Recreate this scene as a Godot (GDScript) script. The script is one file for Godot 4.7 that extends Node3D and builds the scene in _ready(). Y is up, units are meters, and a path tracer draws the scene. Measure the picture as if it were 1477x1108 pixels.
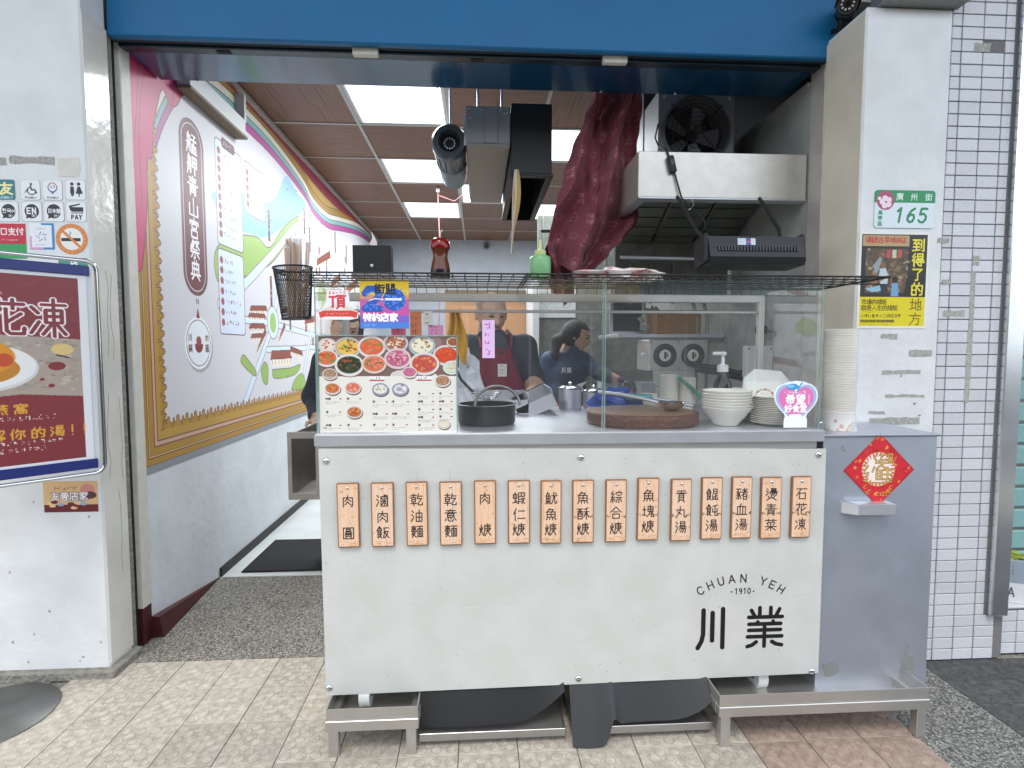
extends Node3D

# ---------------------------------------------------------------- helpers
var TF := Transform3D.IDENTITY
var used := {}
var M := {}
var rg := RandomNumberGenerator.new()

func numbered(n: String) -> String:
	if not used.has(n):
		used[n] = 0
		return n
	used[n] += 1
	return "%s_%03d" % [n, used[n]]

func S() -> SurfaceTool:
	var st := SurfaceTool.new()
	st.begin(Mesh.PRIMITIVE_TRIANGLES)
	return st

func vx(st: SurfaceTool, p: Vector3, n: Vector3, uv := Vector2.ZERO) -> void:
	st.set_normal((TF.basis * n).normalized())
	st.set_uv(uv)
	st.add_vertex(TF * p)

func face(st: SurfaceTool, p: Array, out: Vector3) -> void:
	var n: Vector3 = (p[1] - p[0]).cross(p[p.size() - 1] - p[0])
	if n.length() < 1e-12:
		n = (p[2] - p[1]).cross(p[0] - p[1])
	n = n.normalized()
	var uv := [Vector2(0, 1), Vector2(1, 1), Vector2(1, 0), Vector2(0, 0)]
	if n.dot(out) < 0:
		p = p.duplicate()
		p.reverse()
		uv.reverse()
		n = -n
	for i in range(1, p.size() - 1):
		vx(st, p[0], n, uv[0])
		vx(st, p[i + 1], n, uv[(i + 1) % 4])
		vx(st, p[i], n, uv[i % 4])

func box(st: SurfaceTool, c: Vector3, s: Vector3, bev := 0.0) -> void:
	var h := s * 0.5
	var ax := [Vector3.RIGHT, Vector3.UP, Vector3.BACK]
	var vt := func(sg: Vector3, a: int) -> Vector3:
		var q := h - Vector3.ONE * bev
		q[a] = h[a]
		return c + q * sg
	for a in 3:
		var b: int = (a + 1) % 3
		var d: int = (a + 2) % 3
		for sg in [-1.0, 1.0]:
			var pts := []
			# order bottom-left, bottom-right, top-right, top-left for the +z face
			for k in [[-1, -1], [1, -1], [1, 1], [-1, 1]]:
				var s3 := Vector3.ZERO
				s3[a] = sg
				s3[b] = k[0]
				s3[d] = k[1]
				pts.append(vt.call(s3, a))
			face(st, pts, ax[a] * sg)
	if bev <= 0.0:
		return
	for a in 3:
		var b: int = (a + 1) % 3
		var d: int = (a + 2) % 3
		for sa in [-1.0, 1.0]:
			for sb in [-1.0, 1.0]:
				var e := []
				for k in [[a, -1.0], [a, 1.0], [b, 1.0], [b, -1.0]]:
					var s3 := Vector3.ZERO
					s3[a] = sa
					s3[b] = sb
					s3[d] = k[1]
					e.append(vt.call(s3, k[0]))
				face(st, e, ax[a] * sa + ax[b] * sb)
	for sx in [-1.0, 1.0]:
		for sy in [-1.0, 1.0]:
			for sz in [-1.0, 1.0]:
				var s3 := Vector3(sx, sy, sz)
				face(st, [vt.call(s3, 0), vt.call(s3, 1), vt.call(s3, 2)], s3)

func bx(st: SurfaceTool, x0: float, x1: float, y0: float, y1: float, z0: float, z1: float, bev := 0.0) -> void:
	box(st, Vector3((x0 + x1) * .5, (y0 + y1) * .5, (z0 + z1) * .5), Vector3(absf(x1 - x0), absf(y1 - y0), absf(z1 - z0)), bev)

func frame_of(d: Vector3) -> Array:
	var u := d.cross(Vector3.UP if absf(d.normalized().y) < 0.9 else Vector3.RIGHT).normalized()
	return [u, u.cross(d).normalized()]

func cyl(st: SurfaceTool, a: Vector3, b: Vector3, r0: float, r1 := -1.0, n := 16, caps := true) -> void:
	if r1 < 0:
		r1 = r0
	var f := frame_of(b - a)
	var d := (b - a).normalized()
	var sl := (r0 - r1) / maxf((b - a).length(), 1e-6)
	for i in n:
		var t0 := TAU * i / n
		var t1 := TAU * (i + 1) / n
		var e0: Vector3 = f[0] * cos(t0) + f[1] * sin(t0)
		var e1: Vector3 = f[0] * cos(t1) + f[1] * sin(t1)
		var n0 := e0 + d * sl
		var n1 := e1 + d * sl
		var q := [a + e0 * r0, a + e1 * r0, b + e1 * r1, b + e0 * r1]
		var fl: bool = (q[1] - q[0]).cross(q[2] - q[0]).dot(e0) > 0
		if r0 < 1e-5:
			fl = (q[2] - q[0]).cross(q[3] - q[0]).dot(e0) > 0
		var o := [0, 3, 2, 0, 2, 1] if fl else [0, 1, 2, 0, 2, 3]
		var ns := [n0, n1, n1, n0]
		var us := [Vector2(float(i) / n, 1), Vector2(float(i + 1) / n, 1), Vector2(float(i + 1) / n, 0), Vector2(float(i) / n, 0)]
		for k in o:
			vx(st, q[k], ns[k], us[k])
		if caps:
			if r0 > 1e-5:
				face(st, [a, a + e0 * r0, a + e1 * r0], -d)
			if r1 > 1e-5:
				face(st, [b, b + e0 * r1, b + e1 * r1], d)

func tube(st: SurfaceTool, p: Array, r: float, n := 6) -> void:
	var rings := []
	var f: Array = frame_of(p[1] - p[0])
	var u: Vector3 = f[0]
	for i in p.size():
		var d: Vector3
		if i == 0:
			d = p[1] - p[0]
		elif i == p.size() - 1:
			d = p[i] - p[i - 1]
		else:
			d = (p[i] - p[i - 1]).normalized() + (p[i + 1] - p[i]).normalized()
		d = d.normalized()
		u = (u - d * u.dot(d)).normalized()
		var w := d.cross(u)
		var ring := []
		for k in n:
			var t := TAU * k / n
			ring.append(u * cos(t) + w * sin(t))
		rings.append(ring)
	for i in p.size() - 1:
		for k in n:
			var k2 := (k + 1) % n
			var q := [p[i] + rings[i][k] * r, p[i] + rings[i][k2] * r, p[i + 1] + rings[i + 1][k2] * r, p[i + 1] + rings[i + 1][k] * r]
			var ns := [rings[i][k], rings[i][k2], rings[i + 1][k2], rings[i + 1][k]]
			for j in [0, 3, 2, 0, 2, 1]:
				vx(st, q[j], ns[j])
	for e in [[0, 1], [p.size() - 1, p.size() - 2]]:
		for k in n:
			face(st, [p[e[0]], p[e[0]] + rings[e[0]][k] * r, p[e[0]] + rings[e[0]][(k + 1) % n] * r], p[e[0]] - p[e[1]])

func lathe(st: SurfaceTool, o: Vector3, pr: Array, n := 24) -> void:
	var sn := []
	var run := [0.0]
	for i in pr.size() - 1:
		var d: Vector2 = (pr[i + 1] - pr[i]).normalized()
		sn.append(Vector2(d.y, -d.x))
		run.append(run[i] + (pr[i + 1] - pr[i]).length())
	for i in pr.size() - 1:
		var na: Vector2 = sn[i]
		var nb: Vector2 = sn[i]
		if i > 0 and sn[i - 1].dot(sn[i]) > 0.6:
			na = (sn[i - 1] + sn[i]).normalized()
		if i < sn.size() - 1 and sn[i + 1].dot(sn[i]) > 0.6:
			nb = (sn[i + 1] + sn[i]).normalized()
		for k in n:
			var t0 := TAU * k / n
			var t1 := TAU * (k + 1) / n
			var e0 := Vector3(cos(t0), 0, -sin(t0))
			var e1 := Vector3(cos(t1), 0, -sin(t1))
			var q := [o + e0 * pr[i].x + Vector3.UP * pr[i].y, o + e1 * pr[i].x + Vector3.UP * pr[i].y, o + e1 * pr[i + 1].x + Vector3.UP * pr[i + 1].y, o + e0 * pr[i + 1].x + Vector3.UP * pr[i + 1].y]
			var ns := [e0 * na.x + Vector3.UP * na.y, e1 * na.x + Vector3.UP * na.y, e1 * nb.x + Vector3.UP * nb.y, e0 * nb.x + Vector3.UP * nb.y]
			var vs: float = run[i] / run[pr.size() - 1]
			var v2: float = run[i + 1] / run[pr.size() - 1]
			var us := [Vector2(float(k) / n, 1 - vs), Vector2(float(k + 1) / n, 1 - vs), Vector2(float(k + 1) / n, 1 - v2), Vector2(float(k) / n, 1 - v2)]
			for j in [0, 3, 2, 0, 2, 1]:
				vx(st, q[j], ns[j], us[j])

func V2(a: Array) -> Array:
	var r := []
	for i in range(0, a.size(), 2):
		r.append(Vector2(a[i], a[i + 1]))
	return r

func ball(st: SurfaceTool, c: Vector3, r: float, sy := 1.0, n := 14) -> void:
	var pr := []
	for i in 9:
		var t := PI * i / 8.0
		pr.append(Vector2(maxf(sin(t), 0.0) * r, -cos(t) * r * sy))
	lathe(st, c, pr, n)

func prism(st: SurfaceTool, poly: Array, z0: float, z1: float) -> void:   # polygon in x,y extruded along z
	var pk := PackedVector2Array(poly)
	var tr := Geometry2D.triangulate_polygon(pk)
	for i in range(0, tr.size(), 3):
		for zz in [[z0, -1.0], [z1, 1.0]]:
			var t := []
			for k in 3:
				t.append(Vector3(pk[tr[i + k]].x, pk[tr[i + k]].y, zz[0]))
			face(st, t, Vector3(0, 0, zz[1] * signf(z1 - z0)))
	var area := 0.0
	for i in pk.size():
		var a := pk[i]
		var b := pk[(i + 1) % pk.size()]
		area += a.x * b.y - b.x * a.y
	for i in pk.size():
		var a := pk[i]
		var b := pk[(i + 1) % pk.size()]
		var o := Vector3(b.y - a.y, a.x - b.x, 0) * signf(area)
		face(st, [Vector3(a.x, a.y, z0), Vector3(b.x, b.y, z0), Vector3(b.x, b.y, z1), Vector3(a.x, a.y, z1)], o)

# a thin printed sheet in the x,y plane, print on +z
func sheet(w: float, h: float, t := 0.0015) -> SurfaceTool:
	var st := S()
	var a := w * .5
	var b := h * .5
	face(st, [Vector3(-a, -b, t), Vector3(a, -b, t), Vector3(a, b, t), Vector3(-a, b, t)], Vector3.BACK)
	var e := [Vector2(-a, -b), Vector2(a, -b), Vector2(a, b), Vector2(-a, b)]
	for i in 4:
		var p: Vector2 = e[i]
		var q: Vector2 = e[(i + 1) % 4]
		var o := Vector3(q.y - p.y, p.x - q.x, 0)
		var nn := o.normalized()
		for k in [[p, 0.0], [q, t], [q, 0.0], [p, 0.0], [p, t], [q, t]]:
			vx(st, Vector3(k[0].x, k[0].y, k[1]), nn, Vector2(k[0].x / w * .98 + .5, .5 - k[0].y / h * .98))
	return st

func part(parent: Node, called: String, st: SurfaceTool, m: Material) -> MeshInstance3D:
	var o := MeshInstance3D.new()
	o.name = called
	o.mesh = st.commit()
	o.mesh.surface_set_material(0, m)
	parent.add_child(o, true)
	return o

func again(parent: Node, called: String, mesh: Mesh, at: Vector3, m: Material = null, turn := 0.0) -> MeshInstance3D:
	var o := MeshInstance3D.new()
	o.name = called
	o.mesh = mesh
	if m:
		o.material_override = m
	o.position = at
	o.rotation.y = turn
	parent.add_child(o, true)
	return o

func tag(o: Node, label: String, cat: String, group := "") -> void:
	o.set_meta("label", label)
	o.set_meta("category", cat)
	if group:
		o.set_meta("group", group)

func thing(called: String, label: String, cat: String, at := Vector3.ZERO, turn := 0.0, group := "") -> Node3D:
	var o := Node3D.new()
	o.name = numbered(called)
	add_child(o)
	o.position = at
	o.rotation.y = turn
	tag(o, label, cat, group)
	return o

func single(called: String, label: String, cat: String, st: SurfaceTool, m: Material, at := Vector3.ZERO, turn := 0.0, group := "") -> MeshInstance3D:
	var o := MeshInstance3D.new()
	o.name = numbered(called)
	o.mesh = st.commit()
	o.mesh.surface_set_material(0, m)
	add_child(o)
	o.position = at
	o.rotation.y = turn
	tag(o, label, cat, group)
	return o

func struct(called: String) -> Node3D:
	var o := Node3D.new()
	o.name = called
	add_child(o)
	o.set_meta("kind", "structure")
	return o

# ---------------------------------------------------------------- materials
func rgb(h: int) -> Color:
	return Color8((h >> 16) & 255, (h >> 8) & 255, h & 255)

func pm(c: Color, rough := 0.6, metal := 0.0) -> StandardMaterial3D:
	var m := StandardMaterial3D.new()
	m.albedo_color = c
	m.roughness = rough
	m.metallic = metal
	return m

func ntex(sd: int, freq: float, cols: Array, size := 256, typ := FastNoiseLite.TYPE_SIMPLEX_SMOOTH, oct := 4, lo := 0.2, hi := 0.8) -> ImageTexture:
	return ImageTexture.create_from_image(nimg(sd, freq, cols, size, typ, oct, lo, hi))

func nimg(sd: int, freq: float, cols: Array, size := 256, typ := FastNoiseLite.TYPE_SIMPLEX_SMOOTH, oct := 4, lo := 0.2, hi := 0.8) -> Image:
	var f := FastNoiseLite.new()
	f.seed = sd
	f.frequency = freq
	f.noise_type = typ
	f.fractal_octaves = oct
	if typ == FastNoiseLite.TYPE_CELLULAR:
		f.cellular_return_type = FastNoiseLite.RETURN_CELL_VALUE
		f.fractal_type = FastNoiseLite.FRACTAL_NONE
	var im := f.get_seamless_image(size, size)
	im.convert(Image.FORMAT_L8)
	var d := im.get_data()
	var lut := []
	for i in 256:
		var t := clampf((i / 255.0 - lo) / (hi - lo), 0, 1) * (cols.size() - 1)
		var k := mini(int(t), cols.size() - 2)
		var c: Color = cols[k].lerp(cols[k + 1], t - k)
		lut.append([c.r8, c.g8, c.b8])
	var o := PackedByteArray()
	o.resize(size * size * 3)
	var j := 0
	for i in d.size():
		var c: Array = lut[d[i]]
		o[j] = c[0]
		o[j + 1] = c[1]
		o[j + 2] = c[2]
		j += 3
	return Image.create_from_data(size, size, false, Image.FORMAT_RGB8, o)

func tri(m: StandardMaterial3D, sc: float) -> StandardMaterial3D:
	m.uv1_triplanar = true
	m.uv1_world_triplanar = true
	m.uv1_scale = Vector3.ONE * sc
	return m

# a material of two tones of one colour, mottled; sc = repeats per metre. The noise maps are shared.
var shared := {}

func mottle(sd: int, a: Color, b: Color, freq: float, sc: float, rough := 0.6, metal := 0.0, bump := 0.0) -> StandardMaterial3D:
	var m := pm(b, rough, metal)
	var fk := 0.012 if freq < .016 else (0.03 if freq < .04 else 0.06)
	var ck := snappedf(clampf(sqrt(a.get_luminance() / maxf(b.get_luminance(), .001)), .6, .98), 0.04)
	var key := "%s %s" % [fk, ck]
	if not shared.has(key):
		shared[key] = ntex(int(fk * 1000) + int(ck * 100), fk, [Color(ck, ck, ck), Color.WHITE], 256, FastNoiseLite.TYPE_SIMPLEX_SMOOTH, 5)
	m.albedo_texture = shared[key]
	m.uv1_offset = Vector3(sd * .37, sd * .61, sd * .17)
	if bump > 0:
		m.normal_enabled = true
		m.normal_scale = bump
		if not shared.has("bump"):
			var im := nimg(77, .05, [Color.BLACK, Color.WHITE])
			im.bump_map_to_normal_map(6.0)
			shared.bump = ImageTexture.create_from_image(im)
		m.normal_texture = shared.bump
	return tri(m, sc)

func tm(im: Image, rough := 0.5, metal := 0.0) -> StandardMaterial3D:
	var m := pm(Color.WHITE, rough, metal)
	m.albedo_texture = ImageTexture.create_from_image(im)
	return m

func glow(c: Color, e: float) -> StandardMaterial3D:
	var m := pm(c, 0.6)
	m.emission_enabled = true
	m.emission = c
	m.emission_energy_multiplier = e
	return m

func glass(c: Color, al: float) -> StandardMaterial3D:
	var m := pm(Color(c.r, c.g, c.b, al), 0.02)
	m.transparency = BaseMaterial3D.TRANSPARENCY_ALPHA
	return m

# ---------------------------------------------------------------- drawing flat print
func img(w: int, h: int, c: Color) -> Image:
	var i := Image.create_empty(w, h, false, Image.FORMAT_RGB8)
	i.fill(c)
	return i

func poly(im: Image, p: Array, c: Color) -> void:
	var y0 := 1e9
	var y1 := -1e9
	for q in p:
		y0 = minf(y0, q.y)
		y1 = maxf(y1, q.y)
	var n := p.size()
	for y in range(maxi(0, int(floor(y0))), mini(im.get_height() - 1, int(ceil(y1))) + 1):
		var yy := y + 0.5
		var xs := []
		for i in n:
			var a: Vector2 = p[i]
			var b: Vector2 = p[(i + 1) % n]
			if (a.y <= yy) != (b.y <= yy):
				xs.append(a.x + (yy - a.y) / (b.y - a.y) * (b.x - a.x))
		xs.sort()
		for k in range(0, xs.size() - 1, 2):
			var x0 := roundi(xs[k])
			var x1 := roundi(xs[k + 1])
			if x1 > x0:
				im.fill_rect(Rect2i(x0, y, x1 - x0, 1), c)

func pl(im: Image, a: Array, c: Color) -> void:
	poly(im, V2(a), c)

func rect(im: Image, x: float, y: float, w: float, h: float, c: Color) -> void:
	im.fill_rect(Rect2i(roundi(x), roundi(y), maxi(1, roundi(w)), maxi(1, roundi(h))), c)

func ell(im: Image, cx: float, cy: float, rx: float, ry: float, c: Color) -> void:
	for y in range(int(floor(cy - ry)), int(ceil(cy + ry)) + 1):
		var t := (y + 0.5 - cy) / ry
		if absf(t) >= 1:
			continue
		var w := rx * sqrt(1 - t * t)
		var x0 := roundi(cx - w)
		im.fill_rect(Rect2i(x0, y, maxi(1, roundi(cx + w) - x0), 1), c)

func rrect(im: Image, x: float, y: float, w: float, h: float, r: float, c: Color) -> void:
	rect(im, x + r, y, w - 2 * r, h, c)
	rect(im, x, y + r, w, h - 2 * r, c)
	for k in [[x + r, y + r], [x + w - r, y + r], [x + r, y + h - r], [x + w - r, y + h - r]]:
		ell(im, k[0], k[1], r, r, c)

func stroke(im: Image, p: Array, w: float, c: Color) -> void:
	for i in p.size() - 1:
		var a: Vector2 = p[i]
		var b: Vector2 = p[i + 1]
		if a == b:
			continue
		var n := (b - a).orthogonal().normalized() * w * .5
		poly(im, [a + n, b + n, b - n, a - n], c)
	if w > 2:
		for q in p:
			ell(im, q.x, q.y, w * .5, w * .5, c)

func sl(im: Image, a: Array, w: float, c: Color) -> void:
	stroke(im, V2(a), w, c)

func glyph(im: Image, ch: String, x: float, y: float, w: float, h: float, sw: float, c: Color, dx := 0.0) -> void:
	if not G.has(ch):
		return
	for s in G[ch]:
		if s[0] is String:
			glyph(im, s[0], x + w * s[1] / 100.0, y + h * s[2] / 100.0, w * (s[3] - s[1]) / 100.0, h * (s[4] - s[2]) / 100.0, sw, c, dx)
		else:
			var p := []
			for i in range(0, s.size(), 2):
				p.append(Vector2(x + w * s[i] / 100.0, y + h * s[i + 1] / 100.0))
			stroke(im, p, sw, c)

func text(im: Image, t: String, x: float, y: float, size: float, sw: float, c: Color, vert := false, gap := 1.12, wide := 1.0) -> float:
	var cx := x
	var cy := y
	for ch in t:
		var k := 0.55 if ch.unicode_at(0) < 128 else 1.0
		if ch != " ":
			glyph(im, ch, cx, cy, size * k * wide, size, sw, c)
		if vert:
			cy += size * gap
		else:
			cx += size * wide * (k + gap - 1.0)
	return cx

# lines of print too small to read
func specks(im: Image, x: float, y: float, w: float, h: float, size: float, c: Color, sd := 1) -> void:
	var r := RandomNumberGenerator.new()
	r.seed = sd
	var yy := y
	while yy + size <= y + h + 0.1:
		var xx := x
		var e := x + w * (1.0 if yy == y or yy + size * 2.6 < y + h else r.randf_range(.4, .95))
		while xx + size <= e:
			for k in 4:
				var a := Vector2(xx + r.randf() * size * .8, yy + r.randf() * size)
				var b := Vector2(xx + r.randf() * size * .8, a.y) if k < 2 else Vector2(a.x, yy + r.randf() * size)
				stroke(im, [a, b], maxf(1, size * .16), c)
			xx += size * 1.1
		yy += size * 1.6

func blotch(im: Image, sd: int, n: int, r0: float, r1: float, cols: Array, al := 0.3) -> void:   # stains and scuffs
	var r := RandomNumberGenerator.new()
	r.seed = sd
	for i in n:
		var x := r.randf() * im.get_width()
		var y := r.randf() * im.get_height()
		var c: Color = cols[r.randi() % cols.size()]
		var q := r.randf_range(r0, r1)
		var b: Color = im.get_pixel(clampi(int(x), 0, im.get_width() - 1), clampi(int(y), 0, im.get_height() - 1))
		ell(im, x, y, q * r.randf_range(.5, 2), q, b.lerp(c, al * r.randf()))

func ragged(cx: float, cy: float, w: float, h: float, j: float) -> Array:
	var p := []
	var c := [Vector2(-1, -1), Vector2(1, -1), Vector2(1, 1), Vector2(-1, 1)]
	for i in 4:
		var n := 7 if i % 2 == 0 else 3
		for k in n:
			var q: Vector2 = c[i].lerp(c[(i + 1) % 4], float(k) / n)
			p.append(Vector2(cx + q.x * w * .5 + rg.randf_range(-j, j), cy + q.y * h * .5 + rg.randf_range(-j, j)))
	return p

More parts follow.
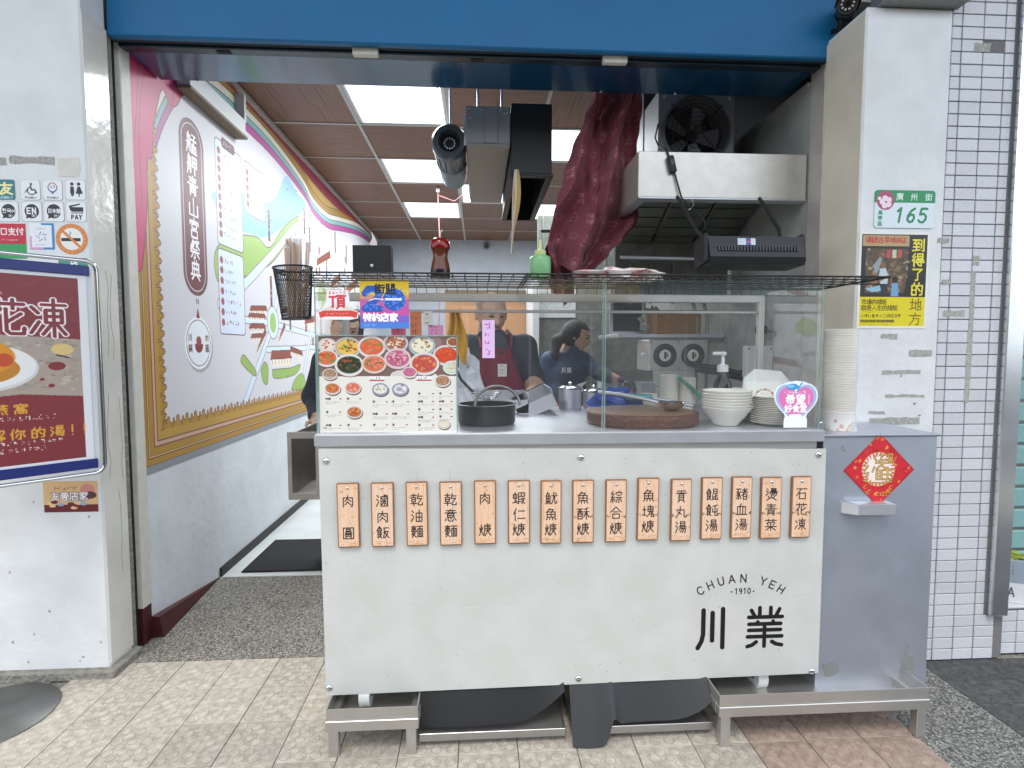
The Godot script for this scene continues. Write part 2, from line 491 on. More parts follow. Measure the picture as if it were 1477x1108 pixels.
# strokes of the characters on the signs, on a 100 x 100 square, y down; a name inside is another character set into a box
var G := {
	"口": [[18,15,82,15,82,88,18,88,18,15]],
	"日": [[20,8,80,8,80,92,20,92,20,8],[20,50,80,50]],
	"月": [[22,8,22,60,10,94],[22,8,80,8,80,86,68,92],[22,34,80,34],[22,60,80,60]],
	"人": [[50,8,45,45,8,92],[47,35,62,62,94,92]],
	"亻": [[70,5,20,50],[50,32,50,96]],
	"氵": [[30,8,70,22],[20,38,60,50],[15,94,75,60]],
	"冫": [[20,20,80,36],[10,90,85,60]],
	"火": [[50,5,48,45,10,95],[50,50,90,90],[18,30,25,50],[85,25,72,45]],
	"土": [[15,35,85,35],[50,5,50,90],[5,90,95,90]],
	"工": [[12,14,88,14],[50,14,50,88],[4,88,96,88]],
	"貝": [[22,4,78,4,78,72,22,72,22,4],[22,26,78,26],[22,48,78,48],[38,74,12,96],[62,74,88,96]],
	"魚": [[40,4,10,36],[35,14,68,14,56,30],[16,32,84,32,84,74,16,74,16,32],[16,53,84,53],[50,32,50,74],[18,82,8,96],[40,82,36,96],[60,82,64,96],[80,82,92,96]],
	"肉": [[14,24,14,96],[14,24,86,24,86,88,74,94],[50,6,46,30,26,52],[50,34,74,52],[48,54,28,80],[50,60,74,80]],
	"圓": [[10,8,90,8,90,94,10,94,10,8],[35,18,65,18,65,32,35,32,35,18],[28,40,72,40,72,72,28,72,28,40],[28,51,72,51],[28,61,72,61],[40,73,28,84],[60,73,72,84]],
	"飠": [[50,2,8,34],[50,2,92,30],[50,12,56,24],[24,34,78,34,78,60,24,60,24,34],[24,47,78,47],[24,60,24,92,60,82],[50,66,90,94],[84,66,60,80]],
	"反": [[12,12,88,12],[22,12,20,60,6,94],[24,40,80,40,62,70,25,94],[34,50,60,75,92,94]],
	"飯": [["飠",0,0,46,100],["反",50,2,100,98]],
	"鹵": [[50,2,50,16],[50,9,82,9],[14,18,86,18,86,94,14,94,14,18],[26,30,74,80],[74,30,26,80],[50,28,50,36],[50,72,50,84],[24,56,34,56],[66,56,76,56]],
	"滷": [["氵",0,0,30,100],["鹵",30,0,100,100]],
	"乞": [[30,4,8,40],[22,22,92,22],[20,42,80,42,20,84,30,94,90,94,92,76]],
	"乾": [[5,15,47,15],[26,2,26,30],[11,32,41,32,41,66,11,66,11,32],[11,49,41,49],[2,80,50,80],[26,66,26,98],["乞",50,0,100,98]],
	"由": [[14,28,86,28,86,94,14,94,14,28],[14,60,86,60],[50,4,50,94]],
	"油": [["氵",0,0,32,100],["由",34,0,100,100]],
	"麥": [[10,12,90,12],[50,2,50,50],[28,20,12,40],[28,20,38,36],[72,20,60,36],[72,20,88,40],[6,48,94,48],[40,50,15,76],[36,60,74,60,20,96],[34,70,92,96]],
	"面": [[5,8,95,8],[50,8,42,26],[12,28,88,28,88,94,12,94,12,28],[36,28,36,94],[64,28,64,94],[36,50,64,50],[36,72,64,72]],
	"麵": [["麥",0,0,48,100],["面",50,0,100,96]],
	"意": [[50,0,50,8],[15,10,85,10],[35,12,40,24],[65,12,60,24],[5,27,95,27],[24,34,76,34,76,62,24,62,24,34],[24,48,76,48],[14,72,6,92],[30,70,30,88,42,94,66,94,70,80],[48,66,54,78],[80,70,92,88]],
	"庚": [[52,0,52,10],[14,12,94,12],[16,12,16,50,4,96],[32,24,80,24,80,54,32,54],[20,39,94,39],[55,14,55,60,20,96],[56,60,92,94]],
	"焿": [["火",0,4,36,98],["庚",36,0,100,100]],
	"虫": [[18,20,82,20,82,52,18,52,18,20],[50,4,50,84],[6,88,84,80],[72,70,90,92]],
	"叚": [[10,8,45,8,45,36,10,36],[10,8,10,96],[10,58,45,58],[10,78,45,78],[56,8,90,8,90,36,56,36],[56,52,90,52,70,78,52,96],[58,62,74,80,96,96]],
	"蝦": [["虫",0,0,42,100],["叚",42,0,100,100]],
	"仁": [["亻",0,0,40,100],[46,25,94,25],[40,85,98,85]],
	"尤": [[8,30,92,30],[42,4,40,50,6,96],[58,30,58,84,68,92,94,90,94,72],[70,8,86,20]],
	"魷": [["魚",0,0,48,100],["尤",50,0,100,100]],
	"酉": [[5,10,95,10],[14,30,86,30,86,94,14,94,14,30],[38,10,38,46,24,58],[62,10,62,54,80,54],[14,70,86,70]],
	"禾": [[80,4,20,16],[8,36,92,36],[50,10,50,98],[50,38,8,80],[50,38,92,80]],
	"酥": [["酉",0,4,48,100],["禾",50,0,100,100]],
	"糸": [[55,2,20,24,60,28],[74,22,22,54,84,50],[50,52,50,94],[28,66,10,88],[72,64,90,84]],
	"宗": [[50,0,50,10],[8,28,8,14,92,14,92,28],[26,34,74,34],[8,54,92,54],[50,54,50,92,38,92],[28,66,10,90],[72,66,92,88]],
	"綜": [["糸",0,0,42,100],["宗",44,0,100,100]],
	"合": [[50,2,6,44],[50,2,94,44],[30,42,70,42],[22,58,78,58,78,94,22,94,22,58]],
	"鬼": [[48,0,38,12],[18,14,84,14,84,50,18,50,18,14],[18,32,84,32],[50,14,50,50],[40,50,36,74,6,96],[58,50,58,88,66,94,94,94,94,80],[80,56,68,76,86,74]],
	"塊": [["土",0,10,36,90],["鬼",36,0,100,100]],
	"貢": [[15,6,85,6],[50,6,50,24],[5,24,95,24],["貝",12,28,88,100]],
	"丸": [[8,32,74,32,74,84,82,92,96,90,96,74],[42,4,40,50,6,96],[20,46,52,70]],
	"昜": [[24,4,80,4,80,36,24,36,24,4],[24,20,80,20],[4,46,98,46],[34,46,8,72],[30,58,90,58,86,90,74,94],[54,60,22,90],[74,60,46,96]],
	"湯": [["氵",0,0,30,100],["昜",30,0,100,100]],
	"昆": [[20,4,80,4,80,44,20,44,20,4],[20,24,80,24],[12,54,12,94,46,84],[12,70,42,70],[58,52,58,88,66,94,92,92,94,78],[88,58,60,70]],
	"餛": [["飠",0,0,46,100],["昆",50,0,100,98]],
	"屯": [[85,8,12,18],[14,36,14,66,86,66],[86,36,86,66],[50,12,50,88,58,94,96,94,96,78]],
	"飩": [["飠",0,0,46,100],["屯",50,0,100,98]],
	"豕": [[6,8,94,8],[54,8,12,40],[36,24,56,60,50,94,34,92],[44,40,10,62],[52,54,10,86],[86,28,56,48],[58,44,96,88]],
	"者": [[18,18,76,18],[46,2,46,36],[4,36,96,36],[88,8,10,66],[32,52,82,52,82,96,32,96,32,52],[32,74,82,74]],
	"豬": [["豕",0,2,44,100],["者",44,0,100,98]],
	"血": [[50,2,34,22],[16,26,84,26,84,88],[16,26,16,88],[38,26,38,88],[62,26,62,88],[2,90,98,90]],
	"燙": [["湯",0,0,100,62],[50,60,48,76,10,98],[50,76,90,98],[22,66,30,78],[78,64,68,78]],
	"青": [[14,10,86,10],[50,0,50,42],[20,25,80,25],[4,42,96,42],[24,54,24,96],[24,54,76,54,76,90,64,94],[24,67,76,67],[24,80,76,80]],
	"菜": [[4,12,96,12],[32,2,32,22],[68,2,68,22],[82,26,16,34],[20,40,28,52],[48,38,52,50],[82,36,70,52],[4,64,96,64],[50,54,50,98],[48,66,10,94],[52,66,90,94]],
	"石": [[5,12,95,12],[44,12,6,66],[30,46,84,46,84,94,30,94,30,46]],
	"花": [[4,14,96,14],[32,2,32,26],[68,2,68,26],[36,28,6,64],[22,48,22,98],[88,40,50,64],[50,28,50,86,60,94,94,94,96,78]],
	"東": [[6,16,94,16],[50,2,50,98],[20,30,80,30,80,62,20,62,20,30],[20,46,80,46],[46,62,8,92],[54,62,92,92]],
	"凍": [["冫",0,4,28,98],["東",28,0,100,100]],
	"廣": [[50,0,50,10],[8,12,96,12],[10,12,10,60,2,96],[26,24,90,24],[44,16,44,32],[72,16,72,32],[22,38,94,38],[30,46,84,46,84,74,30,74,30,46],[30,60,84,60],[57,38,57,74],[44,78,24,94],[70,78,92,94]],
	"州": [[20,8,20,60,6,96],[50,8,50,90],[82,4,82,96],[6,34,12,52],[34,34,40,52],[64,34,70,52]],
	"街": [[18,4,4,26],[22,28,4,56],[14,44,14,98],[30,20,62,20],[46,6,46,40],[28,40,64,40],[30,64,62,64],[46,48,46,86],[26,88,64,86],[72,14,96,14],[68,38,98,38],[86,38,86,90,78,94]],
	"萬": [[4,10,96,10],[32,0,32,20],[68,0,68,20],[22,26,78,26,78,54,22,54,22,26],[22,40,78,40],[50,26,50,78],[8,62,92,62,92,92,82,96],[8,62,8,98],[26,80,72,76],[62,70,76,84]],
	"華": [[4,12,96,12],[32,2,32,22],[68,2,68,22],[8,32,92,32],[24,30,24,52],[76,30,76,52],[8,52,92,52],[50,24,50,98],[12,42,88,42],[4,72,96,72]],
	"區": [[92,6,8,6,8,94,94,94],[36,16,68,16,68,36,36,36,36,16],[22,48,46,48,46,78,22,78,22,48],[60,48,86,48,86,78,60,78,60,48]],
	"到": [[4,10,60,10],[34,10,10,38,54,36],[44,24,60,44],[8,62,56,62],[32,42,32,86],[2,90,60,84],[72,12,72,70],[92,4,92,92,80,92]],
	"得": [[24,2,6,26],[28,24,4,56],[18,42,18,98],[44,4,86,4,86,40,44,40,44,4],[44,22,86,22],[34,52,94,52],[30,66,98,66],[76,52,76,94,62,92],[44,74,56,88]],
	"了": [[12,10,84,10,52,38],[52,38,52,90,34,92]],
	"的": [[30,2,20,22],[10,22,44,22,44,92,10,92,10,22],[10,56,44,56],[66,2,50,40],[62,22,94,22,90,90,74,92],[62,46,76,64]],
	"地": [[4,34,40,34],[22,6,22,80],[2,88,44,74],[46,44,92,26,90,66,78,68],[52,20,52,84,60,92,96,90,98,72],[72,4,72,76]],
	"方": [[50,0,54,16],[4,22,96,22],[40,22,36,60,6,96],[38,46,82,46,78,90,58,94]],
	"市": [[50,0,50,14],[4,18,96,18],[18,38,18,84],[18,38,82,38,82,82,70,84],[50,18,50,98]],
	"場": [["土",0,10,36,90],["昜",36,0,100,100]],
	"見": [[22,4,78,4,78,60,22,60,22,4],[22,22,78,22],[22,42,78,42],[36,60,30,80,6,96],[62,60,62,88,70,94,94,92,96,78]],
	"規": [[6,22,44,22],[2,48,48,48],[25,2,25,46,4,96],[26,50,47,94],["見",48,0,100,100]],
	"矩": [[17,2,7,34],[13,18,45,18],[2,48,48,48],[25,18,25,48,4,96],[26,54,46,92],[98,8,56,8,56,92,99,92],[56,34,90,34,90,64,56,64]],
	"就": [[25,0,25,12],[2,14,50,14],[11,26,40,26,40,50,11,50,11,26],[25,50,25,94,18,92],[12,64,4,88],[37,64,46,86],["尤",50,0,100,100]],
	"是": [[24,4,76,4,76,38,24,38,24,4],[24,21,76,21],[4,50,96,50],[50,50,50,84],[50,66,84,66],[28,60,22,80,4,96],[24,80,44,92,96,94]],
	"生": [[28,4,8,44],[20,26,90,26],[14,56,86,56],[50,2,50,92],[4,94,96,94]],
	"情": [[17,2,17,98],[6,26,4,50],[26,20,30,38],["青",34,0,100,100]],
	"社": [[18,2,24,12],[5,24,35,24,4,70],[20,50,20,98],[24,50,36,68],["土",42,6,100,96]],
	"會": [[50,0,4,32],[50,0,96,32],[30,28,70,28],[16,38,84,38,84,62,16,62,16,38],[50,38,50,62],[32,44,36,54],[68,44,62,54],[26,70,74,70,74,98,26,98,26,70],[26,84,74,84]],
	"學": [[20,4,20,36],[80,4,80,36],[36,4,64,18],[64,4,36,18],[36,20,64,34],[64,20,36,34],[8,56,8,42,92,42,92,56],[26,54,74,54,52,66],[52,66,52,94,38,94],[6,76,94,76]],
	"江": [["氵",0,0,32,100],["工",34,0,100,100]],
	"古": [[6,26,94,26],[50,2,50,52],[18,52,82,52,82,94,18,94,18,52]],
	"湖": [["氵",0,0,26,100],["古",26,4,60,96],["月",62,2,100,98]],
	"經": [["糸",0,0,40,100],[46,8,98,8],[56,18,48,32,56,48],[72,18,64,32,72,48],[88,18,80,32,88,48],[48,60,96,60],[72,60,72,90],[42,92,99,92]],
	"濟": [["氵",0,0,28,100],[64,0,64,10],[34,14,98,14],[42,26,50,48],[60,22,68,44],[88,24,78,50],[42,58,42,80,32,98],[88,56,88,98],[42,68,88,68],[42,82,88,82]],
	"傳": [["亻",0,0,32,100],[38,10,96,10],[66,0,66,56],[46,20,88,20,88,46,46,46,46,20],[46,33,88,33],[36,58,94,56],[34,70,99,70],[80,62,80,94,70,92],[50,76,58,90]],
	"統": [["糸",0,0,40,100],[70,0,70,12],[44,14,98,14],[68,16,52,42,88,38],[80,28,92,48],[62,46,58,74,44,96],[78,46,78,88,84,94,97,92,98,78]],
	"早": [[24,4,76,4,76,50,24,50,24,4],[24,27,76,27],[4,68,96,68],[50,52,50,98]],
	"味": [["口",0,14,36,78],[46,22,94,22],[40,44,99,44],[70,2,70,98],[68,46,42,86],[72,46,98,86]],
	"純": [["糸",0,0,40,100],["屯",42,0,100,98]],
	"正": [[8,10,92,10],[50,10,50,92],[50,48,86,48],[22,40,22,92],[4,92,96,92]],
	"友": [[6,22,94,22],[44,2,40,46,6,96],[38,46,80,46,60,74,22,96],[36,54,62,82,94,96]],
	"善": [[30,0,38,12],[70,0,62,12],[10,14,90,14],[18,28,82,28],[50,14,50,54],[4,42,96,42],[32,46,36,56],[68,46,64,56],[4,58,96,58],[26,68,74,68,74,96,26,96,26,68]],
	"店": [[50,0,50,12],[10,14,94,14],[12,14,12,56,2,96],[56,20,56,52],[56,34,90,34],[30,54,84,54,84,94,30,94,30,54]],
	"家": [[50,0,50,10],[8,26,8,13,92,13,92,26],[20,28,80,28],[52,28,12,50],[34,40,54,66,50,96,36,94],[42,54,10,72],[50,66,10,92],[84,40,56,54],[56,54,94,90]],
	"支": [[8,22,92,22],[50,2,50,46],[16,46,80,46,56,76,10,96],[26,54,56,82,94,96]],
	"付": [["亻",0,0,38,100],[40,28,98,28],[80,4,80,92,66,92],[52,48,62,66]],
	"頁": [[4,6,96,6],[50,6,42,22],[18,24,82,24,82,78,18,78,18,24],[18,42,82,42],[18,60,82,60],[36,80,8,98],[64,80,92,98]],
	"頂": [[2,14,40,14],[22,14,22,90,12,92],["頁",42,0,100,100]],
	"盟": [["日",4,0,44,52],["月",52,0,96,54],[14,62,86,62,86,92],[14,62,14,92],[38,62,38,92],[62,62,62,92],[2,94,98,94]],
	"特": [[10,8,4,40],[8,26,38,26],[2,60,40,50],[23,2,23,98],[50,16,94,16],[70,2,70,34],[44,34,99,34],[44,56,99,56],[82,44,82,94,72,92],[54,66,62,82]],
	"約": [["糸",0,0,46,100],[66,4,50,48],[60,24,96,24,93,88,80,92],[64,46,78,66]],
	"希": [[80,2,20,24],[20,4,82,24],[4,36,96,36],[46,26,6,70],[22,54,22,88],[22,54,80,54,80,84,68,86],[50,42,50,98]],
	"望": [[24,0,28,10],[4,14,46,14],[14,14,14,42,46,38],[56,4,54,34,46,50],[56,4,90,4,90,44,80,48],[56,18,90,18],[56,31,90,31],[16,58,84,58],[20,76,80,76],[50,58,50,94],[4,96,96,96]],
	"好": [[20,2,8,58,38,94],[2,30,44,30],[36,30,30,62,4,96],[56,10,92,10,76,34],[76,34,76,90,64,92],[50,50,98,50]],
	"食": [[50,0,4,38],[50,0,96,38],[50,14,56,26],[26,32,76,32,76,66,26,66,26,32],[26,49,76,49],[26,66,26,96,56,86],[50,68,92,98],[84,68,62,82]],
	"堂": [[50,0,50,14],[22,2,32,14],[78,2,68,14],[8,34,8,18,92,18,92,34],[28,30,72,30,72,50,28,50,28,30],[18,66,82,66],[50,52,50,92],[4,94,96,94]],
	"舟": [[50,0,36,14],[24,14,24,60,6,98],[24,14,82,14,82,88,68,92],[4,52,98,52],[48,24,54,38],[46,62,54,78]],
	"艋": [["舟",0,0,44,100],[54,4,90,4,74,20],[74,20,74,46,64,48],[48,30,99,30],[54,58,94,58,94,92],[54,58,54,92],[67,58,67,92],[80,58,80,92],[48,94,99,94]],
	"舺": [["舟",0,0,44,100],[54,8,96,8,96,56,54,56,54,8],[54,32,96,32],[75,8,75,98]],
	"山": [[50,4,50,90],[10,36,10,92,90,92],[90,36,90,92]],
	"宮": [[50,0,50,12],[8,30,8,15,92,15,92,30],[28,26,72,26,72,50,28,50,28,26],[50,50,44,60],[20,62,80,62,80,96,20,96,20,62]],
	"祭": [[34,2,8,40],[28,12,48,12,34,36,6,54],[24,22,36,30],[14,32,26,40],[60,6,92,6,62,34],[58,12,94,46],[30,50,70,50],[8,64,92,64],[50,64,50,96,38,94],[28,74,10,92],[72,74,92,92]],
	"典": [[18,14,82,14,82,70],[18,14,18,70],[38,0,38,70],[62,0,62,70],[18,42,82,42],[2,72,98,72],[34,78,12,98],[66,78,90,98]],
	"燕": [[4,14,96,14],[32,2,32,24],[68,2,68,24],[32,30,68,30,68,48,32,48,32,30],[20,28,20,66],[6,42,30,42],[8,68,24,60],[78,28,78,62,94,62],[94,40,70,48],[14,78,8,96],[36,78,36,94],[60,78,64,94],[82,78,94,96]],
	"窩": [[50,0,50,10],[6,26,6,12,94,12,94,26],[36,18,20,34],[62,18,62,30,82,30],[24,38,64,38,64,58],[24,38,24,64],[34,52,74,52],[12,66,88,66,88,96],[12,66,12,98],[34,76,66,76,66,92,34,92,34,76]],
	"解": [[28,0,10,30],[22,12,48,12,38,28],[10,28,50,28,50,92,42,94],[10,28,8,98],[10,50,50,50],[10,70,50,70],[30,28,30,92],[58,8,94,8,90,40,78,42],[74,8,56,46],[64,54,56,72],[58,66,94,66],[52,80,98,80],[78,52,78,98]],
	"你": [["亻",0,0,34,100],[50,4,36,36],[46,22,96,22,88,38],[68,22,68,92,56,92],[50,50,38,78],[82,50,96,76]],
	"渴": [["氵",0,0,30,100],[48,2,88,2,88,34,48,34,48,2],[48,18,88,18],[52,38,38,66],[48,48,94,48,90,92,78,96],[66,54,54,74],[64,58,76,70],[48,64,48,84,76,84]],
	"本": [[4,26,96,26],[50,2,50,98],[48,28,6,78],[52,28,94,78],[28,72,72,72]],
	"語": [[20,0,26,10],[2,16,44,16],[8,32,40,32],[8,47,40,47],[8,62,40,62,40,96,8,96,8,62],[52,6,96,6],[68,6,62,48],[56,26,90,26,86,48],[48,48,99,48],[56,62,92,62,92,96,56,96,56,62]],
	"香": [["禾",0,0,100,52],["日",20,52,80,100]],
	"한": [[18,4,42,4],[4,16,56,16],[30,24,44,30,44,44,30,50,16,44,16,30,30,24],[74,0,74,62],[74,30,94,30],[20,66,20,94,84,94]],
	"국": [[16,8,84,8,80,36],[4,46,96,46],[50,46,50,66],[16,66,84,66,84,98]],
	"어": [[30,20,48,34,48,66,30,80,12,66,12,34,30,20],[82,2,82,98],[56,50,82,50]],
	"川": [[22,2,22,62,17,80,6,96],[50,9,50,78],[82,0,82,96]],
	"業": [[34,2,34,22],[64,2,64,22],[11,8,20,22],[88,6,79,22],[4,25,96,25],[29,37,29,39],[71,36,71,38],[5,42,92,42],[5,57,92,57],[2,73,96,73],[48,42,48,97],[26,86,16,93,2,97],[69,86,80,92,96,95]],
	"寶": [[42,0,34,12,42,22],[52,2,74,2],[60,2,58,20],[50,22,78,20],[84,0,96,0,96,24,84,24,84,0],[84,12,96,12],[40,30,98,30],[68,30,44,50],[60,40,84,52],[10,28,4,36],[14,40,2,58],[36,44,30,60],[44,56,44,86,60,86],[44,56,62,56,62,86],[44,66,62,66],[44,76,62,76],[68,54,98,54],[82,46,82,86],[70,70,96,70],[66,86,99,86],[4,66,16,64,8,90],[0,88,22,98,60,100,98,94]],
	"A": [[0,100,50,0,100,100],[18,66,82,66]],
	"C": [[96,20,75,3,45,0,15,18,4,50,15,82,45,100,75,97,96,80]],
	"D": [[8,0,8,100],[8,0,60,4,92,30,92,70,60,96,8,100]],
	"E": [[92,2,10,2,10,98,94,98],[10,50,80,50]],
	"F": [[92,2,10,2,10,100],[10,50,80,50]],
	"H": [[8,0,8,100],[92,0,92,100],[8,50,92,50]],
	"I": [[50,0,50,100]],
	"J": [[80,0,80,80,60,98,30,98,10,78]],
	"K": [[8,0,8,100],[92,0,8,60],[34,42,94,100]],
	"L": [[10,0,10,98,92,98]],
	"N": [[8,100,8,0,92,100,92,0]],
	"O": [[50,0,85,18,98,50,85,82,50,100,15,82,2,50,15,18,50,0]],
	"P": [[10,100,10,2,70,4,92,28,70,54,10,54]],
	"R": [[10,100,10,2,70,4,92,28,70,52,10,52],[50,52,96,100]],
	"S": [[90,16,66,1,30,2,10,22,26,44,72,54,92,76,70,98,30,99,8,84]],
	"T": [[4,2,96,2],[50,2,50,100]],
	"U": [[8,0,8,70,30,98,70,98,92,70,92,0]],
	"Y": [[4,0,50,52,96,0],[50,52,50,100]],
	"0": [[50,0,85,15,94,50,85,85,50,100,15,85,6,50,15,15,50,0]],
	"1": [[22,22,55,0,55,100]],
	"2": [[8,24,30,2,68,2,90,24,82,46,8,98,94,98]],
	"5": [[88,2,22,2,14,44,56,38,88,56,90,78,66,99,30,99,8,86]],
	"6": [[80,2,40,20,12,58,16,86,44,100,76,94,90,70,78,48,46,44,16,62]],
	"9": [[88,34,70,8,36,2,12,20,14,44,42,58,72,50,88,28,88,60,76,88,50,100]],
	"!": [[50,0,50,66],[50,92,50,96]],
	"×": [[20,20,80,80],[80,20,20,80]],
}

# ---------------------------------------------------------------- the scene
func _ready() -> void:
	rg.seed = 20
	var cam := Camera3D.new()
	cam.name = "camera"
	add_child(cam)
	cam.position = Vector3(0, 1.35, 0)
	cam.rotation_degrees = Vector3(-3.59, -3.45, 0.0)
	cam.fov = 69.82
	cam.near = 0.05
	cam.far = 600
	cam.current = true
	var env := Environment.new()
	env.background_mode = Environment.BG_SKY
	var sky := Sky.new()
	var sm := ProceduralSkyMaterial.new()
	sm.sky_top_color = Color(0.80, 0.85, 0.92)
	sm.sky_horizon_color = Color(0.93, 0.95, 0.97)
	sm.ground_horizon_color = Color(0.75, 0.75, 0.75)
	sm.ground_bottom_color = Color(0.5, 0.5, 0.5)
	sm.sky_curve = 0.2
	sky.sky_material = sm
	env.sky = sky
	env.tonemap_mode = Environment.TONE_MAPPER_LINEAR
	env.tonemap_exposure = 3.25
	env.sdfgi_enabled = true
	env.ssao_enabled = true
	env.ssil_enabled = true
	env.volumetric_fog_enabled = true
	env.volumetric_fog_density = 0.0
	var we := WorldEnvironment.new()
	we.name = "environment"
	we.environment = env
	add_child(we)
	var sun := DirectionalLight3D.new()
	sun.name = "sun"
	sun.light_energy = 0.2
	sun.light_angular_distance = 22.0
	sun.light_color = Color(1.0, 0.985, 0.965)
	sun.shadow_enabled = true
	sun.rotation_degrees = Vector3(-58, -12, 0)
	add_child(sun)

	make_materials()
	print("materials")
	build_ground()
	build_building()
	print("building")
	build_mural()
	build_ceiling()
	print("ceiling")
	build_front()
	build_cart()
	print("cart")
	build_counter_things()
	build_shelf_things()
	print("things")
	build_under_cart()
	build_kitchen()
	build_overhead()
	print("kitchen")
	build_stickers()
	build_stand()
	print("stickers")
	build_people()
	print("people")
	settle()

func make_materials() -> void:
	M.white = mottle(3, Color(.82, .825, .82), Color(.87, .875, .875), 0.012, 1.3, 0.42, 0.0, 0.05)
	M.white3 = mottle(7, Color(.82, .785, .70), Color(.855, .82, .74), 0.01, 1.2, 0.35)
	M.white2 = mottle(4, Color(.83, .82, .79), Color(.87, .86, .83), 0.01, 1.2, 0.2, 0.0, 0.03)
	M.cream = mottle(5, Color(.80, .79, .75), Color(.84, .83, .79), 0.02, 2.0, 0.5)
	M.cement = mottle(6, Color(.42, .41, .38), Color(.56, .55, .51), 0.03, 3.0, 0.9, 0.0, 0.6)
	M.dark = pm(Color(.13, .13, .14), 0.5)
	M.black = pm(Color(.075, .075, .08), 0.4)
	M.gap = pm(Color(.14, .14, .145), 0.8)
	M.maroon = mottle(8, Color(.22, .07, .07), Color(.30, .10, .10), 0.03, 4.0, 0.5)
	M.red_door = mottle(9, Color(.27, .09, .09), Color(.33, .12, .12), 0.03, 3.0, 0.4)
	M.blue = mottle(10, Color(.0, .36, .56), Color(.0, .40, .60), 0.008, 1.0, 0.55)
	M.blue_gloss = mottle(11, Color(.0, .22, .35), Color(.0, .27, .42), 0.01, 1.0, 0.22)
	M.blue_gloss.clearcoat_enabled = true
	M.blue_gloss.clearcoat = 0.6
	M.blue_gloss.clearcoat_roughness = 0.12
	M.galv = mottle(12, Color(.45, .46, .46), Color(.58, .59, .58), 0.04, 4.0, 0.5, 0.6)
	M.steel = steel(13, Color(.78, .79, .81), Color(.82, .83, .85), 0.34)
	M.steel_dull = steel(14, Color(.70, .69, .67), Color(.77, .76, .74), 0.42)
	M.steel_cab = steel(15, Color(.68, .70, .745), Color(.77, .79, .835), 0.4)
	M.steel_cab.metallic = 0.8
	M.steel.metallic = 0.7
	M.steel_dull.metallic = 0.85
	M.steel_dark = steel(16, Color(.45, .45, .45), Color(.54, .54, .53), 0.5)
	M.chrome = pm(Color(.78, .79, .80), 0.12, 1.0)
	M.chrome_post = steel(17, Color(.84, .85, .86), Color(.88, .89, .90), 0.22)
	M.rubber = pm(Color(.12, .12, .125), 0.6)
	M.terrazzo = terrazzo(20, [Color(.27, .255, .235), Color(.42, .40, .37), Color(.54, .52, .485), Color(.70, .68, .64)], 7.0)
	M.pebble = terrazzo(21, [Color(.26, .26, .25), Color(.38, .38, .36), Color(.48, .475, .45), Color(.62, .62, .59)], 6.0)
	M.floor_tile = mottle(22, Color(.80, .81, .80), Color(.84, .85, .84), 0.01, 1.0, 0.25)
	M.plank = []
	for i in 3:
		M.plank.append(mottle(24 + i, Color(.22, .22, .225) * (0.92 + i * .08), Color(.33, .33, .33) * (0.95 + i * .06), 0.025, 2.2, 0.8, 0.0, 0.5))
	M.road = mottle(28, Color(.22, .22, .22), Color(.28, .28, .28), 0.03, 1.0, 0.9)
	M.pale_wall = mottle(29, Color(.66, .69, .73), Color(.69, .72, .76), 0.01, 1.0, 0.5)
	M.lower_wall = mottle(30, Color(.80, .82, .84), Color(.85, .87, .89), 0.012, 1.1, 0.5, 0.0, 0.04)
	M.grid = pm(Color(.72, .70, .68), 0.5)
	M.wood = []
	for i in 3:
		M.wood.append(woodgrain(40 + i, Color(.40, .265, .18), Color(.51, .355, .26)))
	M.panel_grey = panel_paint()
	M.clear = glass(Color(.97, .98, .98), 0.012)
	M.edge = glass(Color(.55, .68, .66), 0.55)
	M.plastic_clear = glass(Color(.95, .96, .98), 0.35)
	M.plastic_clear.roughness = 0.2
	M.china = pm(Color(.86, .85, .81), 0.22)
	M.paper = pm(Color(.86, .86, .85), 0.7)
	M.card = mottle(51, Color(.50, .36, .22), Color(.56, .41, .26), 0.03, 3.0, 0.85)
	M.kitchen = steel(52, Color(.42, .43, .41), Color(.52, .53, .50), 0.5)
	M.kitchen_wall = mottle(53, Color(.32, .335, .32), Color(.46, .475, .45), 0.02, 1.2, 0.5)
	M.peach = mottle(54, Color(.72, .52, .36), Color(.76, .57, .41), 0.01, 1.0, 0.6)
	M.white_paint = pm(Color(.82, .83, .83), 0.4)
	M.tile_white = []
	for i in 4:
		M.tile_white.append(mottle(60 + i, Color(.76, .765, .78) * (0.97 + .02 * i), Color(.81, .815, .83) * (0.97 + .015 * i), 0.05, 5.0, 0.3, 0.0, 0.1))
	M.grout = mottle(66, Color(.40, .39, .395), Color(.48, .47, .475), 0.05, 5.0, 0.9)
	M.teal = mottle(67, Color(.42, .60, .60), Color(.50, .67, .66), 0.03, 3.0, 0.5)
	M.blue_dark = mottle(56, Color(.05, .13, .18), Color(.08, .18, .24), 0.03, 2.0, 0.3)
	M.block = tri(tm(nimg(72, .05, [Color(.16, .08, .045), Color(.36, .19, .09), Color(.24, .12, .06), Color(.52, .31, .16)], 256, FastNoiseLite.TYPE_SIMPLEX, 5), .55), 5.0)
	M.block_top = tri(tm(nimg(73, .04, [Color(.36, .24, .16), Color(.55, .44, .34), Color(.44, .31, .21)], 256, FastNoiseLite.TYPE_SIMPLEX, 5), .35), 4.0)
	M.bamboo = pm(Color(.72, .55, .36), 0.6)
	M.hood = mottle(74, Color(.76, .735, .69), Color(.82, .80, .765), 0.02, 1.5, 0.36, 0.6)
	M.fan_grey = pm(Color(.50, .51, .53), 0.5)
	M.fan_dark = pm(Color(.42, .42, .43), 0.5)
	M.fan_wire = pm(Color(.10, .10, .11), 0.4)
	M.steel_duct = pm(Color(.38, .38, .385), 0.5)
	M.fin = pm(Color(.22, .22, .23), 0.5)
